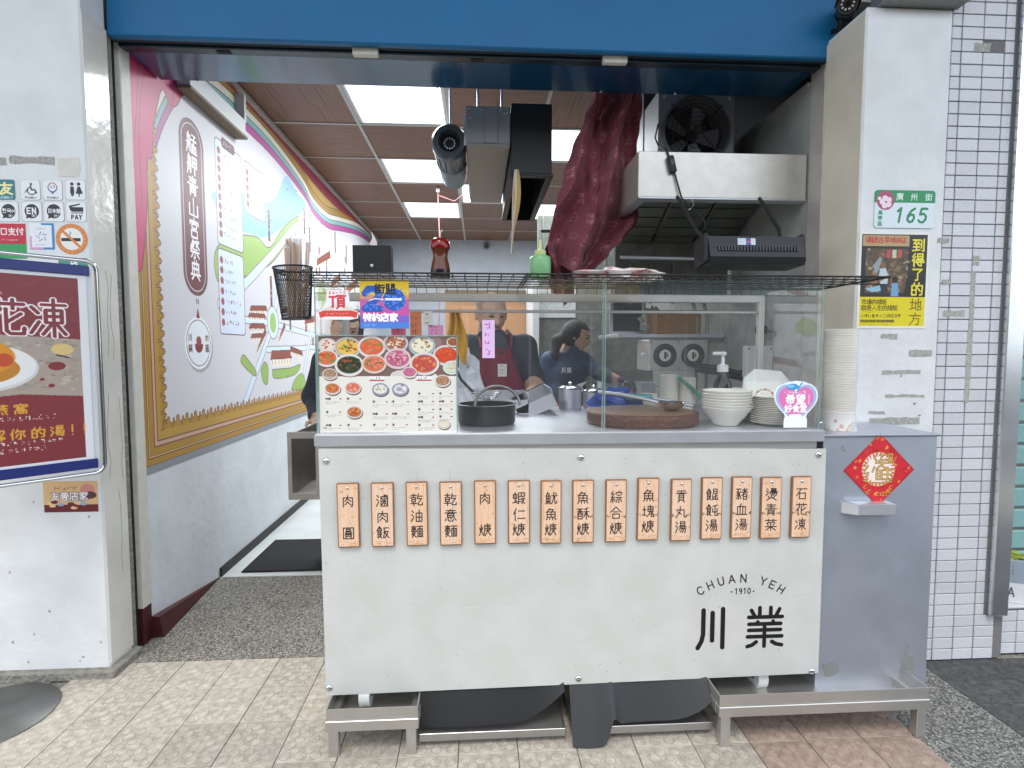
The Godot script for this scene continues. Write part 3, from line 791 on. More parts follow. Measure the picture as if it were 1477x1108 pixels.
	M.unit_grey = pm(Color(.56, .57, .58), 0.45, 0.2)
	M.unit_tray = pm(Color(.52, .50, .47), 0.5, 0.2)
	M.duct_black = pm(Color(.075, .085, .09), 0.5)
	M.drum = pm(Color(.27, .31, .33), 0.35, 0.2)
	var li := img(96, 36, rgb(0xc9d0d8))
	rect(li, 45, 0, 26, 36, rgb(0x2f4fa8))
	specks(li, 3, 4, 38, 28, 7, rgb(0x445566), 3)
	rect(li, 50, 14, 20, 10, rgb(0xc84a4a))
	M.lamp_label = tm(li, .4)
	M.steel_trough = steel(57, Color(.60, .58, .56), Color(.70, .68, .66), 0.45)
	M.steel_tray = steel(59, Color(.66, .66, .66), Color(.74, .74, .74), 0.35)
	M.tape = mottle(71, Color(.40, .41, .40), Color(.52, .53, .52), 0.06, 8.0, 0.85)
	M.china_paper = pm(Color(.85, .83, .78), 0.55)
	M.sleeve = glass(Color(.97, .97, .97), 0.16)
	M.sleeve.roughness = 0.25
	M.mat_ribbed = pm(Color.WHITE, .6)
	var im := img(64, 64, Color(.06, .065, .07))
	for k in 16:
		rect(im, k * 4, 0, 2, 64, Color(.14, .145, .15))
	M.mat_ribbed.albedo_texture = ImageTexture.create_from_image(im)
	im = img(64, 64, Color(.19, .195, .205))
	for a in 16:
		for b in 16:
			ell(im, a * 4 + 2 + (b % 2) * 2, b * 4 + 2, 1.5, 1.5, Color(.04, .04, .045))
	M.mat_mesh = pm(Color.WHITE, .6)
	M.mat_mesh.albedo_texture = ImageTexture.create_from_image(im)
	M.skin = pm(Color(.70, .50, .40), 0.55)
	M.scar = mottle(68, Color(.50, .49, .46), Color(.70, .70, .67), 0.08, 4.0, 0.9)
	M.steel_jamb = mottle(69, Color(.66, .64, .61), Color(.72, .70, .67), 0.03, 1.5, 0.45, 0.3)
	M.kitchen_side = mottle(55, Color(.55, .57, .55), Color(.66, .67, .65), 0.02, 1.0, 0.4, 0.3)

func panel_paint() -> StandardMaterial3D:
	# cream grey enamel with wiped smears, specks and fine scratches
	var im := img(1024, 500, Color(.765, .765, .745))
	var src := nimg(50, .01, [Color(.745, .745, .722), Color(.772, .772, .755)], 512, FastNoiseLite.TYPE_SIMPLEX_SMOOTH, 5)
	for x in 2:
		im.blit_rect(src, Rect2i(0, 0, 512, 500), Vector2i(x * 512, 0))
	var r := RandomNumberGenerator.new()
	r.seed = 5
	for k in 70:
		var p := Vector2(r.randf() * 1024, r.randf() * 500)
		stroke(im, [p, p + Vector2(r.randf_range(-60, 60), r.randf_range(-18, 18))], 1.0, Color(.79, .79, .775) if k % 3 else Color(.72, .72, .70))
	for k in 90:
		ell(im, r.randf() * 1024, 500 * (1 - pow(r.randf(), 1.5)), r.randf_range(.7, 2.2), r.randf_range(.7, 1.8), Color(.66, .65, .62))
	for k in 16:
		var x := r.randf() * 1024
		stroke(im, [Vector2(x, 0), Vector2(x + r.randf_range(-3, 3), r.randf_range(10, 60))], r.randf_range(1, 3), Color(.735, .73, .705))
	var m := tm(im, .4)
	m.uv1_triplanar = true
	m.uv1_world_triplanar = true
	m.uv1_scale = Vector3(.52, 1.06, .52)
	return m

func steel(sd: int, a: Color, b: Color, rough: float) -> StandardMaterial3D:
	var m := mottle(sd, a, b, 0.012, 1.6, rough, 1.0)
	if not shared.has("rough"):
		shared.rough = ntex(277, .03, [Color(.93, .93, .93), Color.WHITE])
	m.roughness = minf(rough * 1.04, 1.0)
	m.roughness_texture = shared.rough
	return m

func terrazzo(sd: int, cols: Array, sc: float) -> StandardMaterial3D:
	var m := pm(Color.WHITE, 0.75)
	m.albedo_texture = ntex(sd, 0.16, cols, 512, FastNoiseLite.TYPE_CELLULAR, 1, 0.1, 0.95)
	m.normal_enabled = true
	m.normal_scale = 0.6
	var im := nimg(sd + 3, 0.16, [Color.BLACK, Color.WHITE], 512, FastNoiseLite.TYPE_CELLULAR, 1)
	im.bump_map_to_normal_map(4.0)
	m.normal_texture = ImageTexture.create_from_image(im)
	return tri(m, sc * 0.36)

func woodgrain(sd: int, a: Color, b: Color) -> StandardMaterial3D:
	# long grain along u
	var src := nimg(sd, 0.02, [a, b, a.lerp(b, .35), b], 256, FastNoiseLite.TYPE_SIMPLEX, 5, 0.15, 0.85)
	var im := Image.create_empty(256, 256, false, Image.FORMAT_RGB8)
	for y in 256:
		for x in 256:
			im.set_pixel(x, y, src.get_pixel((x / 9 + y / 37) % 256, y * 2 % 256))
	var m := pm(Color.WHITE, 0.45)
	m.albedo_texture = ImageTexture.create_from_image(im)
	return m

# ---------------------------------------------------------------- ground
func build_ground() -> void:
	var g := struct("ground")
	var st := S()
	bx(st, -300, 300, -.4, -.16, -300, 300)
	part(g, "road_surface", st, M.road)
	st = S()
	bx(st, -12, 12, -.16, -.012, -2.6, 1.6)
	bx(st, -12, -1.75, -.012, -.004, -2.4, 1.55)
	var pv := struct("pavement")
	part(pv, "bed", st, M.cement)
	# embossed tiles
	var palettes := [
		[Color(.55, .495, .42), Color(.42, .375, .31)], [Color(.52, .47, .40), Color(.34, .305, .255)], [Color(.45, .41, .345), Color(.33, .30, .25)], [Color(.57, .515, .435), Color(.44, .395, .325)]]
	var pink := [[Color(.42, .32, .265), Color(.32, .24, .195)], [Color(.39, .295, .24), Color(.30, .225, .18)]]
	var meshes := []
	for p in palettes + pink:
		meshes.append(paver(p[0], p[1], meshes.size() + 1))
	var n := 0
	for iz in 17:
		for ix in range(-14, 6):
			var x := 0.427 + ix * .2
			var z := -2.285 + iz * .21
			if x > 1.43 or (x < -1.62 and z < -2.2):
				continue
			var k := rg.randi() % 4
			if x > 0.93:
				k = 4 + rg.randi() % 2
			elif x < -1.0:
				k = [0, 0, 3, 1][k]
			elif z > -1.87 and z < -1.5:
				k = [1, 2, 2, 1][k]
			again(pv, "floor_tile", meshes[k], Vector3(x, rg.randf_range(-.0006, .0006), z), null, (rg.randi() % 2) * PI)
			n += 1
	# washed pebble strip and granite planks on the right
	st = S()
	bx(st, 1.513, 1.893, -.012, -.001, -2.2, 1.5)
	part(pv, "pebble_strip", st, M.pebble)
	var zs := -2.2
	for i in 26:
		for j in 8:
			var x0 := 1.897 + j * .6 - (0.3 if i % 2 else 0.0)
			var x1: float = x0 + .597
			x0 = maxf(x0, 1.897)
			if x1 - x0 < .05:
				continue
			if j > 3:
				continue
			var s := S()
			bx(s, x0, x1, -.012, rg.randf_range(-.0015, .001), zs + .002, zs + .143, .001)
			part(pv, "plank", s, M.plank[rg.randi() % 3])
		zs += .145
	# washed pebble apron at the door and the white floor of the shop
	var f := struct("shop_floor")
	st = S()
	bx(st, -1.56, 2.3, -.2, 0.0, -3.28, -2.392)
	part(f, "pebble_apron", st, M.terrazzo)
	st = S()
	bx(st, -1.6, 2.3, -.2, -.008, -8.9, -3.284)
	part(f, "bed", st, M.cement)
	var z2 := -3.284
	while z2 > -8.7:
		var x2 := -1.56
		while x2 < 2.2:
			var s := S()
			bx(s, x2 + .001, minf(x2 + .598, 2.3), -.009, 0.002, z2 - .598, z2 - .001, .001)
			part(f, "floor_tile", s, M.floor_tile)
			x2 += .6
		z2 -= .6

func paver(a: Color, b: Color, sd: int) -> ArrayMesh:
	var r := RandomNumberGenerator.new()
	r.seed = sd * 31
	var st := S()
	st.set_color(a * .96)
	box(st, Vector3(0, -.006, 0), Vector3(.1972, .012, .2072), .0012)
	var s := .0445
	for i in range(-6, 7):
		for j in range(-6, 7):
			if (i + j) % 2:
				continue
			var c := Vector3(i * s * .56, 0, j * s * .58)
			if absf(c.x) > .079 or absf(c.z) > .083:
				continue
			var q := .0195 + r.randf_range(-.004, .002)
			# a low pad, a square with cut corners set askew; its top lies 0.9 mm proud
			var tone := a * r.randf_range(.95, 1.05)
			st.set_color(b)
			var tw := r.randf_range(-.18, .18)
			var ring := []
			for k in 8:
				var t := PI / 4 * (k / 2) * 2.0 + (-.30 if k % 2 == 0 else .30) + tw
				ring.append(Vector3(cos(t) * q, 0, sin(t) * q * (1.06 if sd % 2 else .95)))
			var top := []
			for k in 8:
				top.append(c + ring[k] * .87 + Vector3.UP * .0009)
			for k in 8:
				var k2 := (k + 1) % 8
				face(st, [c + ring[k], c + ring[k2], top[k2], top[k]], ring[k] + Vector3.UP * .01)
			st.set_color(tone)
			for k in range(1, 7):
				face(st, [top[0], top[k], top[k + 1]], Vector3.UP)
	var m := pm(Color.WHITE, 0.6)
	m.vertex_color_use_as_albedo = true
	if not shared.has("paver"):
		shared.paver = ntex(71, 0.03, [Color(.86, .85, .84), Color(1, 1, 1)])
	m.albedo_texture = shared.paver
	tri(m, 3.0)
	var me := st.commit()
	me.surface_set_material(0, m)
	return me

# ---------------------------------------------------------------- walls, pillars, shopfront
func build_building() -> void:
	# left pillar: painted front, glossy reveal, cement base
	var lp := thing("left_pillar", "white painted shop pillar with stickers and scuffed base beside the mural wall", "pillar")
	var st := S()
	bx(st, -1.985, -1.53, .03, 3.6, -2.448, -2.3, .006)
	bx(st, -1.985, -1.605, .0, 3.6, -2.62, -2.448)
	part(lp, "shaft", st, M.pillar if M.has("pillar") else M.white)
	st = S()
	bx(st, -1.529, -1.526, .05, 2.66, -2.448, -2.305)
	part(lp, "reveal", st, M.white2)
	st = S()
	bx(st, -2.0, -1.50, -.01, .035, -2.47, -2.275, .008)
	part(lp, "base", st, M.cement)
	var scars := [[-1.733, 2.085, .165, .028], [-1.872, 2.08, .09, .03], [-1.596, 2.06, .08, .07]]
	for s in scars:
		st = S()
		var p := ragged(s[0], s[1], s[2], s[3], .0035)
		prism(st, p, -2.2997, -2.2985)
		part(lp, "glue_scar", st, M.scar if s[3] < .05 else M.cream)
	for k in 34:
		st = S()
		var q := Vector2(rg.randf_range(-1.96, -1.56), .06 + pow(rg.randf(), 1.4) * 1.6)
		var p := []
		for j in 7:
			p.append(q + Vector2(cos(j * .9) * rg.randf_range(.002, .007), sin(j * .9) * rg.randf_range(.0015, .009)))
		prism(st, p, -2.2997, -2.2992)
		part(lp, "chip", st, M.scar)
	for k in 5:
		st = S()
		var cr := []
		var c0 := Vector3(-1.5258, rg.randf_range(.3, 1.7), rg.randf_range(-2.43, -2.32))
		for j in 6:
			cr.append(c0 + Vector3(0, j * .07, rg.randf_range(-.012, .012)))
		tube(st, cr, .0008, 4)
		part(lp, "crack", st, M.cement)
	# dark red door to the left of it
	var dr := thing("red_door", "dark red metal door set back beside the white pillar", "door")
	st = S()
	bx(st, -3.2, -1.985, 0, 3.6, -2.6, -2.5)
	part(dr, "leaf", st, M.red_door)
	for k in 3:
		st = S()
		bx(st, -3.1, -2.08, .2 + k * .95, 1.0 + k * .95, -2.5, -2.488, .008)
		part(dr, "panel", st, M.red_door)
	# shutter rail and jamb on the left
	var ls := thing("shutter_rail", "dark shutter guide channel with cement edge beside the mural wall", "guide rail")
	st = S()
	bx(st, -1.60, -1.533, 0, 2.66, -2.485, -2.449)
	part(ls, "cement_edge", st, M.cement)
	st = S()
	bx(st, -1.60, -1.55, 0, 2.66, -2.53, -2.486)
	part(ls, "channel", st, M.gap)
	st = S()
	bx(st, -1.60, -1.527, .17, 2.66, -2.6, -2.531, .003)
	part(ls, "jamb", st, M.cream)
	st = S()
	bx(st, -1.60, -1.532, 0, .168, -2.6, -2.531)
	part(ls, "jamb_foot", st, M.maroon)

	# right pillar
	var rp := thing("right_pillar", "white painted pillar carrying the green house number plate and yellow poster", "pillar")
	st = S()
	bx(st, 1.556, 1.92, 0, 2.72, -2.45, -2.2, .006)
	bx(st, 1.662, 1.92, 0, 2.72, -2.62, -2.45)
	part(rp, "shaft", st, M.white)
	st = S()
	bx(st, 1.5525, 1.5555, 0, 2.7, -2.45, -2.206)
	part(rp, "reveal", st, M.white3)
	st = S()
	bx(st, 1.60, 1.94, 2.72, 2.80, -2.25, -2.14, .006)
	part(rp, "beam_end", st, M.galv)
	var marks := [[1.72, .985 + .27, .17, .016], [1.74, 1.155, .17, .012], [1.70, 1.05, .22, .03], [1.80, 1.335, .1, .026], [1.62, 1.085, .07, .012], [1.66, 1.405, .07, .02], [1.875, 1.80, .05, .02], [1.9, 1.63, .04, .02]]
	for s in marks:
		st = S()
		var p := ragged(s[0] + .045, s[1], s[2], s[3], .0028)
		prism(st, p, -2.1997, -2.1985)
		part(rp, "glue_scar", st, M.scar)
	for k in 14:
		st = S()
		var q := Vector2(rg.randf_range(1.6, 1.9), rg.randf_range(.2, 1.42))
		var p := []
		for j in 7:
			p.append(q + Vector2(cos(j * .9) * rg.randf_range(.003, .012), sin(j * .9) * rg.randf_range(.002, .006)))
		prism(st, p, -2.1997, -2.1988)
		part(rp, "chip", st, M.cement)
	# right shutter channel and jamb
	var rs := thing("shutter_rail", "grey steel shutter guide channel beside the kitchen hood", "guide rail")
	st = S()
	bx(st, 1.605, 1.66, 0, 2.66, -2.49, -2.451)
	part(rs, "channel", st, M.gap)
	st = S()
	bx(st, 1.575, 1.66, 0, 2.66, -2.6, -2.491, .003)
	part(rs, "jamb", st, M.steel_jamb)

	# tiled wall right of the pillar: every tile its own piece
	var tw := thing("tiled_wall", "wall of small white oblong tiles with grey joints beside the white pillar", "wall")
	st = S()
	bx(st, 1.921, 2.2, .2, 3.6, -2.5, -2.206)
	bx(st, 1.921, 2.284, 0, .2, -2.5, -2.206)
	part(tw, "mortar", st, M.grout)
	st = S()
	box(st, Vector3.ZERO, Vector3(.0885, .0455, .008), .0015)
	var tile := st.commit()
	st = S()
	box(st, Vector3.ZERO, Vector3(.0385, .0455, .008), .0015)
	var half := st.commit()
	var row := 0
	var y := .024
	while y < 3.3:
		for c in 4:
			var x := 1.915 + c * .093
			var broken: bool = (c == 2 and absf(y - 2.575) < .022)
			var z := -2.2045 + rg.randf_range(-.0006, .0008)
			if broken:
				continue
			if c == 0:
				again(tw, "tile", half, Vector3(1.9395, y, z), M.tile_white[rg.randi() % 4])
			elif c == 3 and y > .2:
				again(tw, "tile", half, Vector3(2.1695, y, z), M.tile_white[rg.randi() % 4])
			else:
				again(tw, "tile", tile, Vector3(x, y, z), M.tile_white[rg.randi() % 4])
		y += .0492
	# old glue lines on the tiles
	for s in [[1.985, 1.5, .09, .025], [2.06, 1.4, .02, .55], [2.05, 2.575, .07, .035], [2.07, 1.72, .03, .04]]:
		st = S()
		var p := ragged(s[0], s[1], s[2], s[3], .0025)
		prism(st, p, -2.2003, -2.1994)
		part(tw, "glue_scar", st, M.scar)
	# low tiled sill to the right
	var sill := thing("tiled_sill", "low white tiled sill under the teal roller shutter", "sill")
	st = S()
	bx(st, 2.285, 3.4, 0, .205, -2.5, -2.236)
	part(sill, "mortar", st, M.grout)
	for r2 in 4:
		for c in 12:
			again(sill, "tile", tile, Vector3(2.332 + c * .0925, .024 + r2 * .0492, -2.2345), M.tile_white[rg.randi() % 4])
	st = S()
	bx(st, 2.285, 3.4, .206, .216, -2.5, -2.228, .002)
	part(sill, "top", st, M.tile_white[1])
	# chrome guide post and shutter
	var gp := thing("chrome_post", "shiny stainless steel post at the edge of the white tiles", "post")
	st = S()
	bx(st, 2.2, 2.278, .2, 3.6, -2.4, -2.175, .004)
	part(gp, "channel", st, M.chrome_post)
	st = S()
	bx(st, 2.2775, 2.2795, .2, 3.6, -2.3, -2.18)
	part(gp, "lip", st, M.steel)
	var sh := thing("roller_shutter", "teal roller shutter of horizontal slats behind the chrome post", "shutter")
	var yy := .217
	while yy < 3.2:
		st = S()
		bx(st, 2.28, 3.4, yy, yy + .088, -2.40, -2.38, .006)
		part(sh, "slat", st, M.teal)
		st = S()
		bx(st, 2.28, 3.4, yy + .087, yy + .101, -2.395, -2.388)
		part(sh, "rib", st, M.steel_dark)
		yy += .1
	# unseen arcade slab, sized for the light on the front, and the house above
	var ar := struct("unseen_arcade_slab")
	st = S()
	bx(st, -9, 9, 4.2, 4.4, -2.62, -.5)
	part(ar, "slab", st, M.white)
	var up := thing("upper_wall", "pale wall of the house above the shopfront", "wall")
	st = S()
	bx(st, -1.53, 2.2, 3.0, 4.2, -2.75, -2.62)
	bx(st, -9, 9, 3.6, 4.2, -2.62, -2.5)
	bx(st, -9, -3.2, 0, 3.6, -2.7, -2.5)
	bx(st, 3.4, 9, 0, 3.6, -2.7, -2.5)
	bx(st, -9, 9, 4.4, 9, -2.7, -.5)
	part(up, "face", st, M.cream)

	# houses over the road, which the glass and the steel mirror
	var hs := [[-16.0, -5.2, 5.2, Color(.46, .44, .41), Color(.78, .66, .12), "pale grey house with a yellow awning across the road"], [-5.2, 4.6, 5.8, Color(.48, .39, .36), Color(.72, .60, .15), "pinkish tiled house with a yellow signboard across the road"], [4.6, 16.0, 5.0, Color(.42, .46, .44), Color(.20, .45, .40), "grey green house with a teal awning across the road"]]
	for h in hs:
		var ht := thing("street_house", h[5], "house")
		st = S()
		bx(st, h[0], h[1], -.16, h[2], 12.0, 16.0)
		part(ht, "wall", st, pm(h[3], .7))
		st = S()
		bx(st, h[0] + .3, h[1] - .3, 2.7, 3.4, 10.9, 12.0)
		part(ht, "awning", st, pm(h[4], .6))
		for fl in 2:
			for k in 5:
				var x0: float = h[0] + .7 + k * (h[1] - h[0] - 1.0) / 5.0
				st = S()
				bx(st, x0, x0 + 1.35, [.2, 4.1][fl], [2.5, 4.9][fl], 11.9, 11.98)
				var wn := part(ht, "window", st, pm(Color(.16, .18, .20), .15))
				st = S()
				bx(st, x0 - .06, x0 + 1.41, [2.5, 4.9][fl], [2.58, 4.98][fl], 11.86, 11.98)
				bx(st, x0 + .64, x0 + .70, [.2, 4.1][fl], [2.5, 4.9][fl], 11.86, 11.9)
				part(wn, "frame", st, M.cream)

	# room shell
	var lw := thing("mural_wall", "long shop wall painted with a festival map above a pale grey dado", "wall")
	st = S()
	bx(st, -1.8, -1.54, 0, 3.2, -8.9, -2.6)
	part(lw, "masonry", st, M.lower_wall)
	st = S()
	bx(st, -1.541, -1.537, .768, .803, -8.66, -2.605)
	part(lw, "grey_band", st, pm(Color(.55, .57, .59), .5))
	st = S()
	bx(st, -1.541, -1.528, .002, .055, -8.66, -3.29)
	part(lw, "skirting", st, pm(Color(.10, .09, .09), .5))
	st = S()
	var q := [Vector3(-1.541, 0.001, -2.6), Vector3(-1.48, 0.001, -2.6), Vector3(-1.50, .10, -2.6), Vector3(-1.541, .10, -2.6)]
	var r := [Vector3(-1.541, 0.001, -3.28), Vector3(-1.535, 0.001, -3.28), Vector3(-1.536, .004, -3.28), Vector3(-1.541, .004, -3.28)]
	face(st, [q[0], q[1], q[2], q[3]], Vector3.BACK)
	face(st, [q[1], r[1], r[2], q[2]], Vector3.RIGHT)
	face(st, [q[2], r[2], r[3], q[3]], Vector3.UP)
	part(lw, "plinth", st, M.maroon)
	M.mural_wall = lw
	var bw := thing("back_wall", "pale blue grey back wall of the shop under the wood ceiling", "wall")
	st = S()
	bx(st, -1.8, 2.4, 0, 3.2, -8.9, -8.68)
	part(bw, "face", st, M.pale_wall)
	var rw := thing("kitchen_side_wall", "stained steel clad side wall of the kitchen beside the hood", "wall")
	st = S()
	bx(st, 1.575, 1.66, 0, 2.6, -5.6, -2.6)
	part(rw, "cladding", st, M.kitchen_side)
	st = S()
	bx(st, 2.15, 2.3, 0, 3.2, -8.9, -2.62)
	part(rw, "upper_wall", st, M.kitchen_wall)
	st = S()
	bx(st, 1.56, 1.577, 2.598, 2.612, -5.6, -2.6)
	part(rw, "edge_strip", st, M.steel)

# ---------------------------------------------------------------- mural: flat print on the wall
const MS := 320.0

func mu(z: float, y: float) -> Vector2:
	return Vector2((-2.6 - z) * MS, (3.04 - y) * MS)

func mus(a: Array) -> Array:
	var r := []
	for i in range(0, a.size(), 2):
		r.append(mu(-a[i], a[i + 1]))
	return r

func smooth(p: Array, n := 6) -> Array:
	var r := []
	for i in p.size() - 1:
		var a: Vector2 = p[maxi(i - 1, 0)]
		var b: Vector2 = p[i]
		var c: Vector2 = p[i + 1]
		var d: Vector2 = p[mini(i + 2, p.size() - 1)]
		for k in n:
			r.append(b.cubic_interpolate(c, a, d, float(k) / n))
	r.append(p[p.size() - 1])
	return r

func off(p: Array, dx: float, dy: float) -> Array:
	var r := []
	for q in p:
		r.append(q + Vector2(dx, dy))
	return r

func build_mural() -> void:
	var w := 1939
	var h := 716
	var base := rgb(0xd2d0d5)
	var ink := rgb(0x6b4a4c)
	var im := img(w, h, base)
	var gold := rgb(0xb08632)
	# lakes, land, roads
	var sea := smooth(mus([3.33, 2.24, 3.5, 2.1, 3.76, 2.12, 4.13, 2.16, 4.5, 2.31, 5.1, 2.62, 4.85, 2.68, 4.61, 2.74, 4.42, 2.56, 4.33, 2.49, 4.15, 2.41, 3.9, 2.39, 3.5, 2.33, 3.33, 2.24]))
	poly(im, sea, rgb(0x8fbce6))
	var land := smooth(mus([3.76, 2.10, 4.0, 2.13, 4.21, 2.10, 4.5, 2.30, 4.84, 2.47, 4.86, 2.43, 4.3, 2.02, 3.76, 1.83, 3.4, 1.74, 3.38, 1.95, 3.76, 2.10]))
	poly(im, land, rgb(0x9dbb6a))
	stroke(im, land, 2, ink)
	var rd := rgb(0xcfdff0)
	for r in [[[3.4, 1.62, 3.757, 1.78, 4.3, 2.08, 4.893, 2.41, 5.6, 2.55], 20], [[3.70, 0.99, 4.155, 1.45, 4.23, 1.56, 4.5, 1.95, 4.9, 2.3], 17], [[3.7, 1.545, 4.23, 1.54, 5.17, 1.49, 6.3, 1.45], 13], [[4.113, 1.35, 4.86, 1.36, 5.3, 1.37, 6.4, 1.3], 12], [[4.86, 1.0, 5.17, 1.49, 5.6, 1.95, 6.2, 2.3], 13], [[5.9, .99, 6.4, 1.7, 7.0, 2.2], 12]]:
		var q := smooth(mus(r[0]))
		stroke(im, q, r[1] + 4, ink.lerp(base, .35))
		stroke(im, q, r[1], rd)
	ell(im, mu(-4.24, 1.55).x, mu(-4.24, 1.55).y, 36, 40, ink)
	ell(im, mu(-4.24, 1.55).x, mu(-4.24, 1.55).y, 34, 38, rd)
	ell(im, mu(-4.24, 1.55).x, mu(-4.24, 1.55).y, 20, 24, rgb(0x9dbb6a))
	# greens
	for q in [[3.67, 1.30, 3.72, 1.31, 3.90, 1.20, 3.86, 1.17, 3.67, 1.26], [3.98, 1.20, 4.05, 1.26, 4.12, 1.22, 4.1, 1.1, 4.02, 1.12], [4.6, 1.02, 4.7, 1.1, 4.9, 1.14, 5.0, 1.02, 4.9, .99], [4.2, 1.2, 4.6, 1.2, 4.85, 1.22, 4.7, 1.14, 4.25, 1.13], [5.4, 1.9, 5.6, 2.05, 5.7, 1.9, 5.5, 1.75], [6.2, 1.6, 6.5, 1.75, 6.7, 1.6, 6.4, 1.5]]:
		var g := smooth(mus(q + [q[0], q[1]]), 4)
		poly(im, g, rgb(0x95b25f))
		stroke(im, g, 1.6, ink)
	# houses: rows of brick red roofs over pale fronts
	var roof := rgb(0x8c4c3c)
	var rows := [[3.83, 1.64, 4.13, 1.66, .05], [3.80, 1.59, 4.10, 1.60, .04], [3.81, 1.52, 4.09, 1.53, .05], [3.83, 1.45, 4.05, 1.46, .04], [3.93, 1.36, 4.1, 1.50, .045], [4.18, 1.33, 4.63, 1.335, .10], [4.6, 1.37, 4.92, 1.33, .06], [4.4, 1.66, 4.8, 1.72, .05], [4.36, 1.45, 4.5, 1.56, .05], [5.0, 1.62, 5.35, 1.66, .08], [4.9, 1.85, 5.2, 2.0, .08], [5.4, 2.2, 5.9, 2.36, .1], [5.9, 2.05, 6.3, 2.18, .1], [5.3, 1.2, 5.8, 1.2, .1], [5.9, 1.8, 6.2, 1.85, .1], [6.4, 2.0, 7.2, 2.25, .12], [6.6, 1.2, 7.4, 1.25, .12]]
	for r in rows:
		var a: Vector2 = mu(-r[0], r[1])
		var b := mu(-r[2], r[3])
		var t: float = r[4] * MS
		poly(im, [a + Vector2(2, t * .5), b + Vector2(-2, t * .5), b + Vector2(-2, t * 1.1), a + Vector2(2, t * 1.1)], rgb(0xe6dccb))
		for k in 7:
			var m := a.lerp(b, (k + .5) / 7.0) + Vector2(0, t * .62)
			rect(im, m.x - 2, m.y, 3, t * .34, ink.lerp(base, .3))
		poly(im, [a + Vector2(-3, t * .55), a + Vector2(5, -t * .1), b + Vector2(-5, -t * .1), b + Vector2(3, t * .55)], roof)
		stroke(im, [a + Vector2(-3, t * .55), b + Vector2(3, t * .55)], 1.6, ink)
		stroke(im, [a + Vector2(5, -t * .1), b + Vector2(-5, -t * .1)], 1.6, ink)
	# upright name strips among the streets
	for q in [[4.21, 2.26], [4.22, 1.78], [4.62, 1.62], [5.2, 2.35], [5.05, 2.48], [5.5, 1.6], [6.1, 2.5], [4.75, 1.9], [5.75, 2.2], [6.6, 2.45], [5.0, 1.75]]:
		var a := mu(-q[0], q[1])
		rect(im, a.x - 6, a.y - 36, 13, 72, ink)
		specks(im, a.x - 4, a.y - 32, 9, 62, 8, rgb(0xe8e0e0), int(q[0] * 100))
	for k in 26:
		var a := mu(-rg.randf_range(4.9, 7.4), rg.randf_range(1.3, 2.5))
		stroke(im, [a, a + Vector2(rg.randf_range(-40, 40), rg.randf_range(-50, 50))], 2, ink.lerp(base, .4))
		rect(im, a.x, a.y, 14, 22, [roof, ink, rgb(0x9fc0df), rgb(0xe6dccb)][rg.randi() % 4])
	# birds over the water
	for q in [[4.62, 2.63], [4.85, 2.68], [4.25, 2.3]]:
		var a := mu(-q[0], q[1])
		sl(im, [a.x - 7, a.y - 4, a.x, a.y, a.x + 7, a.y - 5], 2, ink)
	# rainbow bands under the ceiling
	var lo := smooth(mus([2.70, 1.95, 2.78, 2.28, 2.95, 2.56, 3.15, 2.74, 3.4, 2.78, 3.67, 2.80, 4.18, 2.80, 4.65, 2.76, 5.1, 2.69, 5.35, 2.61, 5.83, 2.59, 6.4, 2.68, 7.2, 2.80, 8.0, 2.86, 8.66, 2.86]))
	var top: Array = lo.duplicate()
	var cols := [rgb(0xb04a94), rgb(0x7fb3b4), rgb(0xe6e2d2), gold, rgb(0xc9a355), rgb(0x9b2d4a)]
	var dz := [0.0, .055, .10, .15, .22, .30]
	for k in 6:
		var p: Array = off(lo, -2 * k, -dz[k] * MS)
		if k == 5:
			p = smooth(mus([3.3, 2.99, 3.6, 2.985, 4.5, 2.97, 5.4, 2.90, 6.2, 2.89, 7.2, 2.96, 8.66, 3.0]))
		var q: Array = p.duplicate()
		q.append(Vector2(w, 0))
		q.append(Vector2(mu(-3.0, 3).x if k > 2 else 0, 0))
		poly(im, q, cols[k])
		stroke(im, p, 2, ink)
	# gold border with a curled inner edge
	for b in [[0.0, gold], [.035, rgb(0xd9b878)], [.045, gold], [.085, rgb(0xcda58c)], [.11, gold.lerp(rgb(0xcaa45a), .4)]]:
		var t: float = b[0] * MS
		var e: float = .185 * MS
		var yb := h - t
		rect(im, t, 150, e - t, yb - 150, b[1])
		rect(im, t, h - e, w, e - t, b[1])
		sl(im, [t, 150, t, yb, w, yb], 1.5, ink)
	for k in 52:
		var y := h - 62 - k * 28.0
		if y < 170:
			break
		curl(im, 52, y, 0, gold, base, ink)
	for k in 66:
		curl(im, 64 + k * 28.0, h - 56, 1, gold, base, ink)
	# pink drape in the near top corner
	var drape := smooth([Vector2(0, 0), Vector2(180, 0), Vector2(152, 96), Vector2(128, 140), Vector2(104, 150), Vector2(84, 136), Vector2(60, 190), Vector2(50, 250), Vector2(38, 260), Vector2(32, 330), Vector2(14, 420), Vector2(0, 425)], 5)
	drape.append(Vector2(0, 425))
	poly(im, drape, rgb(0xc9406f))
	stroke(im, drape, 2.2, rgb(0x8f2a4d))
	for s in [[60, 0, 50, 90, 22, 200, 20, 330], [90, 0, 92, 70, 120, 110, 110, 146], [30, 0, 26, 120, 8, 240], [130, 20, 124, 80]]:
		stroke(im, smooth(V2(s)), 2, rgb(0x9c2f55))
	# title plaque
	var a := mu(-3.0, 2.58)
	rrect(im, a.x, a.y, 82, 300, 40, ink)
	rrect(im, a.x + 4, a.y + 4, 74, 292, 36, rgb(0x6e3a41))
	rrect(im, a.x + 7, a.y + 7, 68, 286, 33, rgb(0xdcd6da))
	rrect(im, a.x + 9, a.y + 9, 64, 282, 31, rgb(0x6e3a41))
